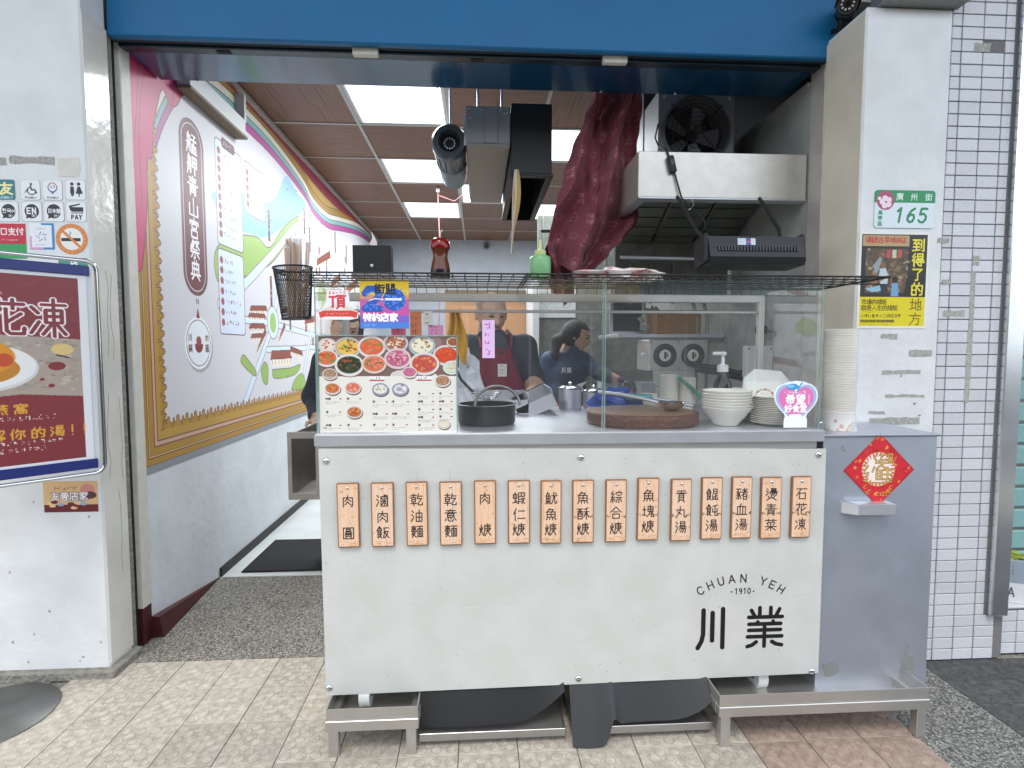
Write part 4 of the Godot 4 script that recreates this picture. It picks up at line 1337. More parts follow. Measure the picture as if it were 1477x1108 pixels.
	text(im, "艋舺青山宮祭典", a.x + 24, a.y + 24, 33, 3.8, rgb(0xf2f0f2), true, 1.09)
	# lists of places
	for b in [[3.395, 2.60, 115, 200, 10], [3.80, 2.60, 108, 110, 5], [3.388, 1.955, 115, 165, 7]]:
		var o := mu(-b[0], b[1])
		rrect(im, o.x, o.y, b[2], b[3], 9, ink)
		rrect(im, o.x + 2, o.y + 2, b[2] - 4, b[3] - 4, 8, rgb(0xd3dced))
		if b[4] == 10:
			rrect(im, o.x + 26, o.y - 9, 60, 20, 10, ink)
			specks(im, o.x + 34, o.y - 4, 44, 10, 9, rgb(0xe8e0e0), 5)
		for k in b[4]:
			var y: float = o.y + 22 + k * (b[3] - 26) / b[4]
			ell(im, o.x + 15, y, 7, 7, rgb(0x9c5a5a))
			specks(im, o.x + 28, y - 5, rg.randf_range(40, 78), 10, 9, ink, k + int(b[3]))
	# shop seal with compass arrow
	var c := mu(-3.133, 1.385)
	ell(im, c.x + 3, c.y + 5, 48, 47, rgb(0xa9a4aa))
	ell(im, c.x, c.y, 47, 46, rgb(0xe9edf2))
	ell(im, c.x, c.y, 42, 41, ink)
	ell(im, c.x, c.y, 40.5, 39.5, rgb(0xe3e9ef))
	ell(im, c.x, c.y + 4, 14, 13, rgb(0x7e2f33))
	rect(im, c.x - 14, c.y - 8, 28, 9, rgb(0xe3e9ef))
	ell(im, c.x, c.y - 4, 9, 8, rgb(0x9b4246))
	text(im, "川業", c.x - 36, c.y - 16, 14, 2, ink, true, 1.3)
	text(im, "肉圓", c.x + 22, c.y - 16, 14, 1.6, ink, true, 1.3)
	pl(im, [c.x - 6, c.y - 44, c.x, c.y - 62, c.x + 6, c.y - 44], rgb(0x7e2f33))
	glyph(im, "N", c.x - 4, c.y - 78, 8, 10, 1.6, ink)
	var m := tm(im, 0.45)
	var st := S()
	face(st, [Vector3(-1.5375, .803, -2.603), Vector3(-1.5375, .803, -8.66), Vector3(-1.5375, 3.04, -8.66), Vector3(-1.5375, 3.04, -2.603)], Vector3.RIGHT)
	part(M.mural_wall, "mural", st, m)
	# white casing on the wall under the soffit
	var cs := thing("wall_casing", "small white casing with a brown underside fixed high on the mural wall", "casing")
	st = S()
	bx(st, -1.537, -1.47, 2.70, 2.80, -3.68, -3.0, .004)
	part(cs, "cover", st, M.white_paint)
	st = S()
	bx(st, -1.537, -1.462, 2.682, 2.699, -3.69, -2.99, .002)
	part(cs, "underside", st, pm(Color(.48, .42, .34), .6))
	st = S()
	bx(st, -1.537, -1.48, 2.80, 2.97, -3.72, -3.69)
	part(cs, "end_bracket", st, M.white_paint)

func curl(im: Image, x: float, y: float, way: int, g: Color, b: Color, ink: Color) -> void:
	# one cloud curl of the border: way 0 points right, 1 points up
	var q := V2([-6, 12, 0, 12, 3, 7, 10, 6, 13, 2, 10, -2, 4, -2, 2, -7, 8, -8, 9, -12, 2, -13, -6, -12])
	var p := []
	for v in q:
		p.append(Vector2(x, y) + (v if way == 0 else Vector2(v.y, -v.x)))
	poly(im, p, g)
	stroke(im, smooth(p, 2), 1.6, ink)

# ---------------------------------------------------------------- ceiling
func build_ceiling() -> void:
	var ce := struct("shop_ceiling")
	var xs := [-1.535, -.89, -.205, .48, 1.165, 1.85, 2.15]
	var zs := [-2.86, -3.585, -4.31, -5.05, -5.77, -6.5, -7.24, -7.98, -8.68]
	var st := S()
	bx(st, -1.8, 2.3, 3.07, 3.25, -8.9, -2.62)
	part(ce, "slab", st, M.dark)
	st = S()
	for x in xs:
		bx(st, x - .012, x + .012, 3.034, 3.07, -8.68, -2.86)
	part(ce, "grid_bar", st, M.grid)
	st = S()
	for z in zs:
		bx(st, -1.535, 2.15, 3.036, 3.068, z - .01, z + .01)
	part(ce, "grid_bar", st, M.grid)
	var lights := [[1, 1], [1, 3], [1, 5], [3, 2], [3, 5], [2, 4], [1, 0]]
	lights.pop_back()
	for i in 6:
		for j in 8:
			var x0: float = xs[i] + .01
			var x1: float = xs[i + 1] - .01
			var z0: float = zs[j] - .01
			var z1: float = zs[j + 1] + .01
			if [i, j] in lights:
				var cx := (x0 + x1) * .5
				var cz := (z0 + z1) * .5
				var where: String = {"11": "nearest the shutter box", "13": "beside the motor drum", "15": "near the back wall", "32": "beside the maroon cloth", "35": "behind the black duct", "24": "behind the ventilation unit"}["%d%d" % [i, j]]
				var t := thing("ceiling_light", "square white ceiling light panel %s" % where, "ceiling light", Vector3(cx, 3.04, cz), 0, "LED ceiling panels")
				st = S()
				bx(st, -(x1 - x0) * .5, (x1 - x0) * .5, .004, .03, -(z0 - z1) * .5, (z0 - z1) * .5)
				part(t, "frame", st, M.white_paint)
				st = S()
				bx(st, -(x1 - x0) * .5 + .03, (x1 - x0) * .5 - .03, -.001, .003, -(z0 - z1) * .5 + .03, (z0 - z1) * .5 - .03)
				part(t, "diffuser", st, glow(Color(.97, 1.0, 1.0), .6))
				var al := AreaLight3D.new()
				al.name = "lamp"
				al.area_size = Vector2(x1 - x0 - .08, z0 - z1 - .08)
				al.light_energy = 0.95
				al.light_color = Color(.95, .98, 1.0)
				al.shadow_enabled = true
				al.rotation_degrees = Vector3(-90, 0, 0)
				al.position = Vector3(0, -.012, 0)
				t.add_child(al)
				continue
			st = S()
			var turned: bool = (i + j) % 3 == 1
			var p := [Vector3(x0, 3.042, z0), Vector3(x1, 3.042, z0), Vector3(x1, 3.042, z1), Vector3(x0, 3.042, z1)]
			if turned:
				p = [p[1], p[2], p[3], p[0]]
			face(st, p, Vector3.DOWN)
			bx(st, x0, x1, 3.044, 3.056, z1, z0)
			part(ce, "panel", st, M.wood[(i * 2 + j) % 3])
	st = S()
	bx(st, -1.537, -1.515, 3.0, 3.034, -8.68, -2.86)
	part(ce, "edge_trim", st, M.grid)

# ---------------------------------------------------------------- blue shutter box over the opening
func build_front() -> void:
	var f := thing("shutter_box", "blue metal roller shutter housing across the top of the shopfront", "shutter box")
	var st := S()
	bx(st, -1.529, 1.60, 2.645, 3.65, -2.49, -2.452, .006)
	part(f, "fascia", st, M.blue)
	st = S()
	bx(st, -1.529, 1.60, 2.648, 2.70, -2.51, -2.49)
	bx(st, -1.529, 1.60, 2.70, 2.74, -2.60, -2.51)
	part(f, "slot", st, M.gap)
	st = S()
	bx(st, -1.529, 1.575, 2.640, 2.665, -2.575, -2.522, .004)
	var bar := part(f, "shutter_bottom_bar", st, M.blue_dark)
	for x in [-.485, .61]:
		st = S()
		bx(st, x - .055, x + .055, 2.62, 2.655, -2.523, -2.492, .004)
		bx(st, x - .05, x + .05, 2.655, 2.662, -2.52, -2.49)
		part(bar, "latch", st, M.cream)
	for x in [-1.1, .0, 1.1]:
		st = S()
		bx(st, x - .03, x + .03, 2.637, 2.641, -2.56, -2.535)
		part(bar, "slot_hole", st, M.gap)
	st = S()
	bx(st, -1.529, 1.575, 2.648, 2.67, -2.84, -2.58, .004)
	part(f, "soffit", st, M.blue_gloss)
	st = S()
	bx(st, -1.529, 1.575, 2.67, 3.06, -2.85, -2.835)
	part(f, "inner_face", st, M.blue)
	for x in [-1.35, -.2, .62, 1.0]:
		st = S()
		ball(st, Vector3(x, 2.646, -2.825), .007, 1.0, 8)
		part(f, "screw", st, M.chrome)
	# bullet camera at the right corner
	var c := thing("security_camera", "black bullet security camera with a ring of lights on the blue housing corner", "camera", Vector3(1.575, 2.81, -2.36))
	TF = Transform3D(Basis.from_euler(Vector3(deg_to_rad(12), deg_to_rad(-28), 0)), Vector3.ZERO)
	st = S()
	cyl(st, Vector3(0, 0, -.07), Vector3(0, 0, .05), .038, .04, 24)
	part(c, "body", st, M.black)
	st = S()
	cyl(st, Vector3(0, 0, .0505), Vector3(0, 0, .053), .031, .031, 24)
	part(c, "face", st, pm(Color(.08, .08, .085), .2))
	for k in 10:
		st = S()
		var t := TAU * k / 10.0
		ball(st, Vector3(cos(t) * .023, sin(t) * .023, .0535), .0045, 1.0, 8)
		part(c, "diode", st, pm(Color(.8, .8, .78), .2))
	st = S()
	cyl(st, Vector3(0, 0, .053), Vector3(0, 0, .056), .011, .010, 16)
	part(c, "lens", st, pm(Color(.01, .01, .012), .05))
	st = S()
	for k in 9:
		var t0 := PI * k / 9.0 - .2
		var t1 := PI * (k + 1) / 9.0 - .2
		face(st, [Vector3(cos(t0) * .047, sin(t0) * .047, -.06), Vector3(cos(t1) * .047, sin(t1) * .047, -.06), Vector3(cos(t1) * .047, sin(t1) * .047, .075), Vector3(cos(t0) * .047, sin(t0) * .047, .075)], Vector3(cos(t0), sin(t0), 0))
		face(st, [Vector3(cos(t0) * .044, sin(t0) * .044, -.06), Vector3(cos(t1) * .044, sin(t1) * .044, -.06), Vector3(cos(t1) * .044, sin(t1) * .044, .075), Vector3(cos(t0) * .044, sin(t0) * .044, .075)], -Vector3(cos(t0), sin(t0), 0))
	part(c, "sunshade", st, M.black)
	TF = Transform3D.IDENTITY
	st = S()
	tube(st, [Vector3(0, -.03, -.03), Vector3(.01, -.06, -.05), Vector3(.0, -.05, -.088)], .012, 8)
	part(c, "bracket", st, M.black)
	# band clip ring: pale strip round the body
	st = S()
	TF = Transform3D(Basis.from_euler(Vector3(deg_to_rad(12), deg_to_rad(-28), 0)), Vector3.ZERO)
	cyl(st, Vector3(0, 0, .01), Vector3(0, 0, .026), .0412, .0412, 24, false)
	TF = Transform3D.IDENTITY
	part(c, "ring", st, M.galv)

# ---------------------------------------------------------------- the food cart
func build_cart() -> void:
	var t := thing("food_cart", "grey fronted stainless food cart with a glass case and wooden menu tags", "food cart")
	var st := S()
	prism(st, V2([-.527, .165, 1.222, .181, 1.222, 1.0, -.535, 1.02]), -1.862, -1.852)
	var fp := part(t, "front_panel", st, M.panel_grey)
	for p in [[-.510, .979], [.349, .981], [1.194, .981], [-.516, .192], [.346, .194], [1.197, .189]]:
		st = S()
		TF = Transform3D(Basis(Vector3.RIGHT, PI / 2), Vector3(p[0], p[1], -1.853))
		lathe(st, Vector3.ZERO, V2([.0115, 0, .0115, .002, .0095, .0055, .005, .008, 0, .009]), 16)
		TF = Transform3D.IDENTITY
		part(fp, "screw", st, M.chrome)
	# lettering of the shop, painted on the panel as flat strokes of enamel
	var enamel := pm(Color(.045, .055, .065), .35)
	for g in [["川", .766, .430, .118, .146, .0165], ["業", .952, .434, .134, .149, .0140]]:
		st = S()
		letter(st, g[0], Vector3(g[1], g[2], -1.8515), g[3], g[4], g[5])
		part(fp, "letter", st, enamel)
	var arc := "CHUAN YEH"
	var angs := [-31.5, -23.2, -14.8, -6.6, 2.2, 10.5, 17.5, 25.0, 32.5]
	for i in arc.length():
		if arc[i] == " ":
			continue
		var a := deg_to_rad(angs[i])
		st = S()
		var cc := Vector3(.9235, .262, -1.8515)
		TF = Transform3D(Basis(Vector3.BACK, -a), cc + Vector3(sin(a), cos(a), 0) * .278)
		letter(st, arc[i], Vector3(-.011, .014, 0), .022, .028, .0042)
		TF = Transform3D.IDENTITY
		part(fp, "letter", st, enamel)
	var xx := .9035
	for ch in "1910":
		st = S()
		letter(st, ch, Vector3(xx, .504, -1.8515), .0115, .020, .0032)
		part(fp, "letter", st, enamel)
		xx += .0155
	for x in [.8925, .972]:
		st = S()
		cyl(st, Vector3(x, .492, -1.852), Vector3(x, .492, -1.851), .0028, .0028, 10)
		part(fp, "dot", st, enamel)
	st = S()
	bx(st, -.548, 1.212, 1.027, 1.068, -1.90, -1.846, .004)
	part(t, "counter_edge", st, M.steel)
	st = S()
	bx(st, -.53, 1.19, 1.003, 1.027, -1.90, -1.858)
	part(t, "rail", st, M.steel_dull)
	st = S()
	bx(st, -.545, 1.212, 1.045, 1.064, -2.75, -1.90)
	part(t, "countertop", st, M.steel)
	st = S()
	bx(st, -.53, 1.19, .22, 1.045, -2.72, -1.865)
	part(t, "carcass", st, M.steel_dull)
	# glass case
	for g in [[-.543, .435, -1.868], [.425, 1.207, -1.8745]]:
		st = S()
		bx(st, g[0], g[1], 1.069, 1.587, g[2] - .005, g[2])
		part(t, "front_pane", st, M.clear)
		st = S()
		bx(st, g[0], g[0] + .0035, 1.069, 1.587, g[2] - .0051, g[2] + .0001)
		bx(st, g[1] - .0035, g[1], 1.069, 1.587, g[2] - .0051, g[2] + .0001)
		part(t, "pane_edge", st, M.edge)
	for x in [-.546, 1.2085]:
		st = S()
		bx(st, x, x + .005, 1.069, 1.587, -2.26, -1.876)
		part(t, "side_pane", st, M.clear)
	for x in [-.535, 1.19]:
		st = S()
		bx(st, x - .012, x + .012, 1.065, 1.57, -2.285, -2.26, .002)
		part(t, "case_post", st, M.steel_dull)
	st = S()
	bx(st, -.547, 1.202, 1.545, 1.578, -2.29, -2.262, .003)
	part(t, "case_rail", st, M.steel_dull)
	st = S()
	bx(st, -.547, 1.202, 1.50, 1.512, -2.285, -2.272, .003)
	part(t, "case_rail", st, M.steel_dull)
	for p in [[-.535, -1.855], [1.192, -1.862]]:
		st = S()
		ball(st, Vector3(p[0] + .02, 1.09, p[1] - .012), .006, 1, 8)
		part(t, "glass_clip", st, M.chrome)
	# the open steel trough on the left side
	st = S()
	bx(st, -.668, -.654, .823, 1.062, -1.955, -1.945)
	bx(st, -.572, -.552, .823, 1.062, -1.955, -1.945)
	bx(st, -.654, -.572, .823, .845, -1.955, -1.945)
	bx(st, -.654, -.572, 1.04, 1.062, -1.955, -1.945)
	part(t, "side_trough", st, M.steel_trough)
	st = S()
	bx(st, -.668, -.665, .823, 1.05, -2.4, -1.955)
	bx(st, -.665, -.552, .823, .828, -2.4, -1.955)
	bx(st, -.665, -.552, .828, 1.07, -2.403, -2.4)
	part(t, "trough_lining", st, M.steel_trough)
	# castors
	for p in [[-.40, -1.90], [1.03, -1.92], [-.40, -2.6], [1.03, -2.6]]:
		st = S()
		cyl(st, Vector3(p[0] - .018, .148, p[1]), Vector3(p[0] + .018, .148, p[1]), .05, .05, 22)
		var wheel := part(t, "castor", st, pm(Color(.84, .85, .84), .35))
		st = S()
		cyl(st, Vector3(p[0] - .02, .148, p[1]), Vector3(p[0] + .02, .148, p[1]), .018, .018, 14)
		bx(st, p[0] - .026, p[0] - .022, .15, .22, p[1] - .02, p[1] + .02)
		bx(st, p[0] + .022, p[0] + .026, .15, .22, p[1] - .02, p[1] + .02)
		part(wheel, "fork", st, M.steel_dark)

	# menu tags hung on the panel
	var names := ["肉圓", "滷肉飯", "乾油麵", "乾意麵", "肉焿", "蝦仁焿", "魷魚焿", "魚酥焿", "綜合焿", "魚塊焿", "貢丸湯", "餛飩湯", "豬血湯", "燙青菜", "石花凍"]
	var tops := [[-.439, .905], [-.325, .905], [-.211, .906], [-.097, .905], [.019, .907], [.134, .906], [.245, .904], [.355, .904], [.470, .904], [.583, .908], [.699, .903], [.808, .907], [.915, .908], [1.021, .905], [1.130, .906]]
	var burnt := [0, 0, 0, 0, 0, 0, 0, 0.6, 0.6, 0.5, .8, .7, .8, .9, 1.0]
	var dishes := ["meat dumpling", "braised pork rice", "dry oiled noodles", "dry yi noodles", "thick pork soup", "thick shrimp soup", "thick squid soup", "thick crisp fish soup", "thick mixed soup", "thick fish chunk soup", "pork ball soup", "wonton soup", "pig blood soup", "blanched greens", "agar jelly"]
	st = S()
	box(st, Vector3.ZERO, Vector3(.0755, .2195, .013), .002)
	for i in 15:
		var im := tag_image(names[i], i, burnt[i])
		var lab: String = "small wooden menu tag for %s hung on the grey cart front" % dishes[i]
		var tg := thing("menu_tag", lab, "sign", Vector3(tops[i][0], tops[i][1], -1.8435), 0, "wooden menu tags on the cart front")
		tg.rotation.z = deg_to_rad([.4, .2, .5, .3, .2, .3, -.2, .2, -.1, -.5, -.2, -.2, -.3, -.2, -.3][i])
		var b := S()
		var hw: float = .0365 + [0.0, .001, -.0005, .0008, 0.0, .001, -.001, .0005][i % 8]
		box(b, Vector3(0, -.1095, -.001), Vector3(hw * 2, .2195, .011), .0022)
		part(tg, "board", b, tag_side(i))
		b = S()
		face(b, [Vector3(-hw + .002, -.2172, .0049), Vector3(hw - .002, -.2172, .0049), Vector3(hw - .002, -.0018, .0049), Vector3(-hw + .002, -.0018, .0049)], Vector3.BACK)
		part(tg, "face", b, tm(im, .65))
		b = S()
		TF = Transform3D(Basis(Vector3.RIGHT, PI / 2), Vector3(0, -.017, .0045))
		lathe(b, Vector3.ZERO, V2([.0055, 0, .005, .002, .003, .0035, 0, .004]), 12)
		TF = Transform3D.IDENTITY
		part(tg, "screw", b, M.chrome)

	# steel cabinet on the right
	var c := thing("steel_cabinet", "stainless steel cabinet with a red diamond print on its door", "cabinet")
	st = S()
	bx(st, 1.228, 1.655, .1, 1.04, -2.19, -1.876, .003)
	part(c, "body", st, M.steel_cab)
	st = S()
	bx(st, 1.222, 1.662, 1.0402, 1.0465, -2.195, -1.868, .002)
	part(c, "top", st, M.steel_cab)
	st = S()
	bx(st, 1.336, 1.474, .765, .803, -1.838, -1.832, .001)
	bx(st, 1.298, 1.303, .763, .806, -1.877, -1.872)
	TF = Transform3D(Basis.IDENTITY, Vector3.ZERO)
	face(st, [Vector3(1.30, .763, -1.873), Vector3(1.338, .765, -1.833), Vector3(1.338, .803, -1.833), Vector3(1.30, .806, -1.873)], Vector3(-1, 0, 1))
	face(st, [Vector3(1.472, .765, -1.833), Vector3(1.474, .765, -1.876), Vector3(1.474, .803, -1.876), Vector3(1.472, .803, -1.833)], Vector3(1, 0, 0))
	face(st, [Vector3(1.338, .803, -1.834), Vector3(1.472, .803, -1.834), Vector3(1.472, .803, -1.873), Vector3(1.31, .806, -1.873)], Vector3.UP)
	part(c, "handle", st, M.steel)
	for p in [[1.285, .18, .055, .05, .2], [1.58, .19, .05, .05, -.08], [1.575, .245, .012, .05, 0.0], [1.30, .995, .012, .02, .3]]:
		st = S()
		TF = Transform3D(Basis(Vector3.BACK, p[4]), Vector3(p[0], p[1], -1.8758))
		var q := []
		for k in 10:
			var a: float = TAU * k / 10.0
			q.append(Vector2(clampf(cos(a) * 1.4, -1, 1) * p[2] * .5 + rg.randf_range(-.003, .003), clampf(sin(a) * 1.4, -1, 1) * p[3] * .5 + rg.randf_range(-.003, .003)))
		prism(st, q, 0, .0006)
		TF = Transform3D.IDENTITY
		part(c, "tape_scar", st, M.tape)
	# red diamond print
	var im := img(256, 256, rgb(0xb01b28))
	rect(im, 8, 8, 240, 240, rgb(0xc4202d))
	blotch(im, 4, 70, 4, 10, [rgb(0xd8953a), rgb(0xe0a050), rgb(0x8e1820)], .9)
	ell(im, 128, 122, 86, 86, rgb(0xc98a4a))
	ell(im, 128, 122, 82, 82, rgb(0xead9cf))
	var md := Transform2D(PI / 4, Vector2(128, 122))
	for k in 26:
		var a := TAU * k / 26.0
		poly(im, [Vector2(128 + cos(a) * 58, 122 + sin(a) * 58), Vector2(128 + cos(a) * 82, 122 + sin(a) * 82), Vector2(128 + cos(a + .12) * 82, 122 + sin(a + .12) * 82)], rgb(0xc8473f))
	# letters stand upright when the square stands on its corner
	for pass_ in [[9.5, rgb(0x4a2f14)], [5.5, rgb(0xd2a74e)]]:
		for s in G["寶"]:
			var p := []
			for i in range(0, s.size(), 2):
				p.append(md * Vector2((s[i] - 50) * 1.5, (s[i + 1] - 50) * 1.45 - 2))
			stroke(im, p, pass_[0], pass_[1])
	for k in 14:
		var p: Vector2 = md * Vector2(rg.randf_range(-70, 70), rg.randf_range(84, 130))
		ell(im, p.x, p.y, 12, 8, rgb(0xd0873a))
		ell(im, p.x + 2, p.y + 2, 8, 5, rgb(0x96301f))
	var dp := single("lucky_print", "red diamond shaped paper print with gold combined character on steel cabinet", "print", sheet(.187, .187, .002), tm(im, .5), Vector3(1.4365, .917, -1.8755))
	dp.rotation.z = deg_to_rad(45)

	# paper cups in a clear sleeve on the cabinet
	var cu := thing("cup_stack", "tall stack of white paper cups in a clear sleeve on the steel cabinet", "cups", Vector3(1.352, 1.0466, -1.985))
	var cupi := img(256, 64, rgb(0xe9e6df))
	var cols := [rgb(0xd8988a), rgb(0xdcb98a), rgb(0xc98378), rgb(0xe0cdbc)]
	for k in 60:
		ell(cupi, rg.randf() * 256, 20 + rg.randf() * 44, 5, 4, cols[rg.randi() % 4])
	st = S()
	lathe(st, Vector3.ZERO, V2([.0, .001, .040, .001, .0405, .004, .052, .068, .0545, .072, .0525, .0745, .05, .070]), 28)
	part(cu, "cup", st, tm(cupi, .6))
	st = S()
	lathe(st, Vector3.ZERO, V2([.0515, 0, .0515, .004, .0545, .0062, .0545, .0088, .0515, .0092]), 28)
	var rim := st.commit()
	for k in 34:
		var o := again(cu, "cup", rim, Vector3(rg.randf_range(-.001, .001), .073 + k * .0089, rg.randf_range(-.001, .001)), M.china_paper)
		o.rotation.z = rg.randf_range(-.012, .012)
	st = S()
	lathe(st, Vector3(0, .376, 0), V2([.0515, 0, .05, .001, 0, .001]), 28)
	part(cu, "top_cup_bottom", st, M.china_paper)
	st = S()
	var prf := []
	for k in 12:
		prf.append(Vector2(.058 + sin(k * 2.3) * .0015, .0 + k * .0345))
	prf[0].x = .066
	lathe(st, Vector3(0, .001, 0), prf, 14)
	part(cu, "sleeve", st, M.sleeve)

func letter(st: SurfaceTool, ch: String, at: Vector3, w: float, h: float, sw: float) -> void:
	var z := 0.0
	for s in G[ch]:
		var p := []
		for i in range(0, s.size(), 2):
			p.append(Vector2(at.x + w * s[i] / 100.0, at.y - h * s[i + 1] / 100.0))
		for i in p.size() - 1:
			z += .00004
			var a: Vector2 = p[i]
			var b: Vector2 = p[i + 1]
			var d := (b - a).normalized()
			var n := d.orthogonal() * sw * .5
			var q := []
			for k in 9:
				var t := -PI / 2 + PI * k / 8.0
				q.append(b + d * cos(t) * sw * .5 + n * sin(t) * (-1.0))
			for k in 9:
				var t := -PI / 2 + PI * k / 8.0
				q.append(a - d * cos(t) * sw * .5 + n * sin(t))
			for k in range(1, q.size() - 1):
				face(st, [Vector3(q[0].x, q[0].y, at.z + z), Vector3(q[k].x, q[k].y, at.z + z), Vector3(q[k + 1].x, q[k + 1].y, at.z + z)], Vector3.BACK)

func tag_side(i: int) -> Material:
	if not M.has("tag_side"):
		M.tag_side = mottle(58, Color(.42, .29, .20), Color(.56, .40, .28), .05, 9.0, .7)
	return M.tag_side

func tag_image(t: String, i: int, burn: float) -> Image:
	var w := 96
	var h := 288
	var r := RandomNumberGenerator.new()
	r.seed = 100 + i
	var c0 := rgb(0xe0bfa6).lerp(rgb(0xdeb796), r.randf())
	var im := img(w, h, c0)
	# grain runs along the board
	for k in 120:
		var x := r.randf() * w
		var c := c0.lerp([rgb(0xc79a72), rgb(0xe8c9ae), rgb(0xcc9f80), rgb(0xe0bc9c)][r.randi() % 4], r.randf_range(.2, .8))
		var p := []
		var y := r.randf_range(-80, h)
		var len := r.randf_range(30, 200)
		for j in 6:
			p.append(Vector2(x + sin(y * .02 + j * .4 + i) * 2.5, y + len * j / 5.0))
		stroke(im, p, r.randf_range(.8, 2.6), c)
	for k in 3:
		blotch(im, i * 7 + k, 3, 2, 6, [rgb(0xa8703f), rgb(0x9c6a45)], .5)
	for y in range(h - 26, h):
		if r.randf() < .8:
			rect(im, r.randf() * w, y, r.randf_range(6, 30), 1, rgb(0xb27a48))
	for y in range(0, 14):
		if r.randf() < .6:
			rect(im, r.randf() * w, y, r.randf_range(6, 26), 1, rgb(0xb78456))
	if burn > 0:
		for s in [0, 1]:
			for k in int(26 * burn):
				var d := r.randf()
				ell(im, (d * d * 22) if s == 0 else w - d * d * 26, h * .585 + r.randf_range(-1, 1) * 10 * (1.1 - d), 2.6, 2.0, rgb(0x4a3524).lerp(c0, d * .6))
	# worn edges
	sl(im, [1, 0, 1, h], 3, rgb(0x96663f))
	sl(im, [w - 1, 0, w - 1, h], 3, rgb(0x96663f))
	sl(im, [0, 1, w, 1], 3, rgb(0x7f5637))
	sl(im, [0, h - 1, w, h - 1], 3, rgb(0x7f5637))
	var ink := rgb(0x251d1c)
	var ys := [50, 124, 196] if t.length() == 3 else [50, 196]
	for k in t.length():
		glyph(im, t[k], 19 + r.randf_range(-1, 1), ys[k], 58, 57, 5.0, ink)
	return im

# ---------------------------------------------------------------- under the cart
func build_under_cart() -> void:
	for k in 2:
		var x0: float = [-.510, .808][k]
		var x1: float = [-.205, 1.556][k]
		var zf: float = [-1.772, -1.742][k]
		var zb: float = [-2.32, -2.15][k]
		var y0: float = [.089, .105][k]
		var t := thing("tray_stand", ["low steel tray stand on square legs under the cart's trough end", "long low steel tray stand carrying the stainless cabinet"][k], "stand", Vector3.ZERO, 0, "low steel tray stands")
		var st := S()
		bx(st, x0, x1, y0, y0 + .036, zf - .03, zf, .002)
		bx(st, x0, x0 + .03, y0, y0 + .036, zb, zf - .03, .002)
		bx(st, x1 - .03, x1, y0, y0 + .036, zb, zf - .03, .002)
		bx(st, x0, x1, y0, y0 + .036, zb - .03, zb, .002)
		part(t, "frame", st, M.steel_dull)
		st = S()
		bx(st, x0 + .002, x1 - .002, y0 + .037, y0 + .075, zf - .008, zf - .005)
		bx(st, x0 + .002, x0 + .005, y0 + .037, y0 + .075, zb, zf - .008)
		bx(st, x1 - .005, x1 - .002, y0 + .037, y0 + .075, zb, zf - .008)
		bx(st, x0 + .03, x1 - .03, y0 + .003, y0 + .006, zb, zf - .03)
		part(t, "tray", st, M.steel_dull)
		for lx in [x0 + .008, x1 - .042]:
			for lz in [zf - .036, zb]:
				st = S()
				bx(st, lx, lx + .033, 0.001, y0, lz, lz + .033, .002)
				part(t, "leg", st, M.steel_dull)
	for k in 2:
		var x0: float = [-.205, .317][k]
		var x1: float = [.292, .808][k]
		var t := thing("floor_tray", ["shallow steel drip tray under the smooth black mat on the pavement", "shallow steel drip tray under the crooked black mesh mat on the pavement"][k], "tray", Vector3.ZERO, 0, "drip trays under the cart")
		var st := S()
		var zf := -1.80
		bx(st, x0, x1, .026, .029, -2.3, zf)
		part(t, "bottom", st, M.steel_dull)
		st = S()
		bx(st, x0, x1, .025, .052, zf, zf + .003, .001)
		bx(st, x0, x0 + .003, .025, .052, -2.3, zf)
		bx(st, x1 - .003, x1, .025, .052, -2.3, zf)
		part(t, "rim", st, M.steel_tray)
		for lx in [x0 + .03, x1 - .05]:
			for lz in [-2.25, zf - .05]:
				st = S()
				bx(st, lx, lx + .02, .001, .026, lz, lz + .02)
				part(t, "foot", st, M.rubber)
		# black mat hung behind the panel
		var m := thing("black_mat", ["smooth ribbed black rubber mat hanging from the cart into a drip tray", "black mesh mat with torn corner hanging crooked over a drip tray"][k], "mat")
		st = S()
		var nx := 48
		var ny := 10
		var g := []
		for j in ny + 1:
			var row := []
			for i in nx + 1:
				var u := float(i) / nx
				var v := float(j) / ny
				var x: float = lerpf(x0 - .003, x1 + (.002 if k == 0 else 0.0), u)
				var bot := .048
				var z := -1.878 + v * .05
				if k == 0:
					bot = .05 + pow(maxf(0, u - .66) / .34, 1.6) * .105
					z += sin(u * 5) * .006 * v
				else:
					bot = lerpf(.002, .05, smoothstep(.22, .30, u)) + pow(maxf(0, u - .25) / .75, 5.0) * .07 + .03 * exp(-pow((u - .3) / .035, 2))
					z += .045 * v * lerpf(1.4, .5, smoothstep(.15, .40, u)) + sin(u * 9) * .006 * v
				var y := lerpf(.215, bot + .004, v)
				row.append(Vector3(x, y, z))
			g.append(row)
		for j in ny:
			for i in nx:
				for s in [0.0, .003]:
					var sg := 1.0 if s == 0.0 else -1.0
					var q := []
					var nn := []
					var us := []
					for e in [[j + 1, i], [j + 1, i + 1], [j, i + 1], [j, i]]:
						q.append(g[e[0]][e[1]] - Vector3(0, 0, s))
						var jj := clampi(e[0], 1, ny - 1)
						var ii := clampi(e[1], 1, nx - 1)
						nn.append((g[jj][ii + 1] - g[jj][ii - 1]).cross(g[jj - 1][ii] - g[jj + 1][ii]).normalized() * sg)
						us.append(Vector2(e[1], e[0] * 1.6) * .16)
					var ord := [0, 3, 2, 0, 2, 1] if s == 0.0 else [0, 1, 2, 0, 2, 3]
					for a in ord:
						vx(st, q[a], nn[a], us[a])
		part(m, "mesh", st, [M.mat_ribbed, M.mat_mesh][k])

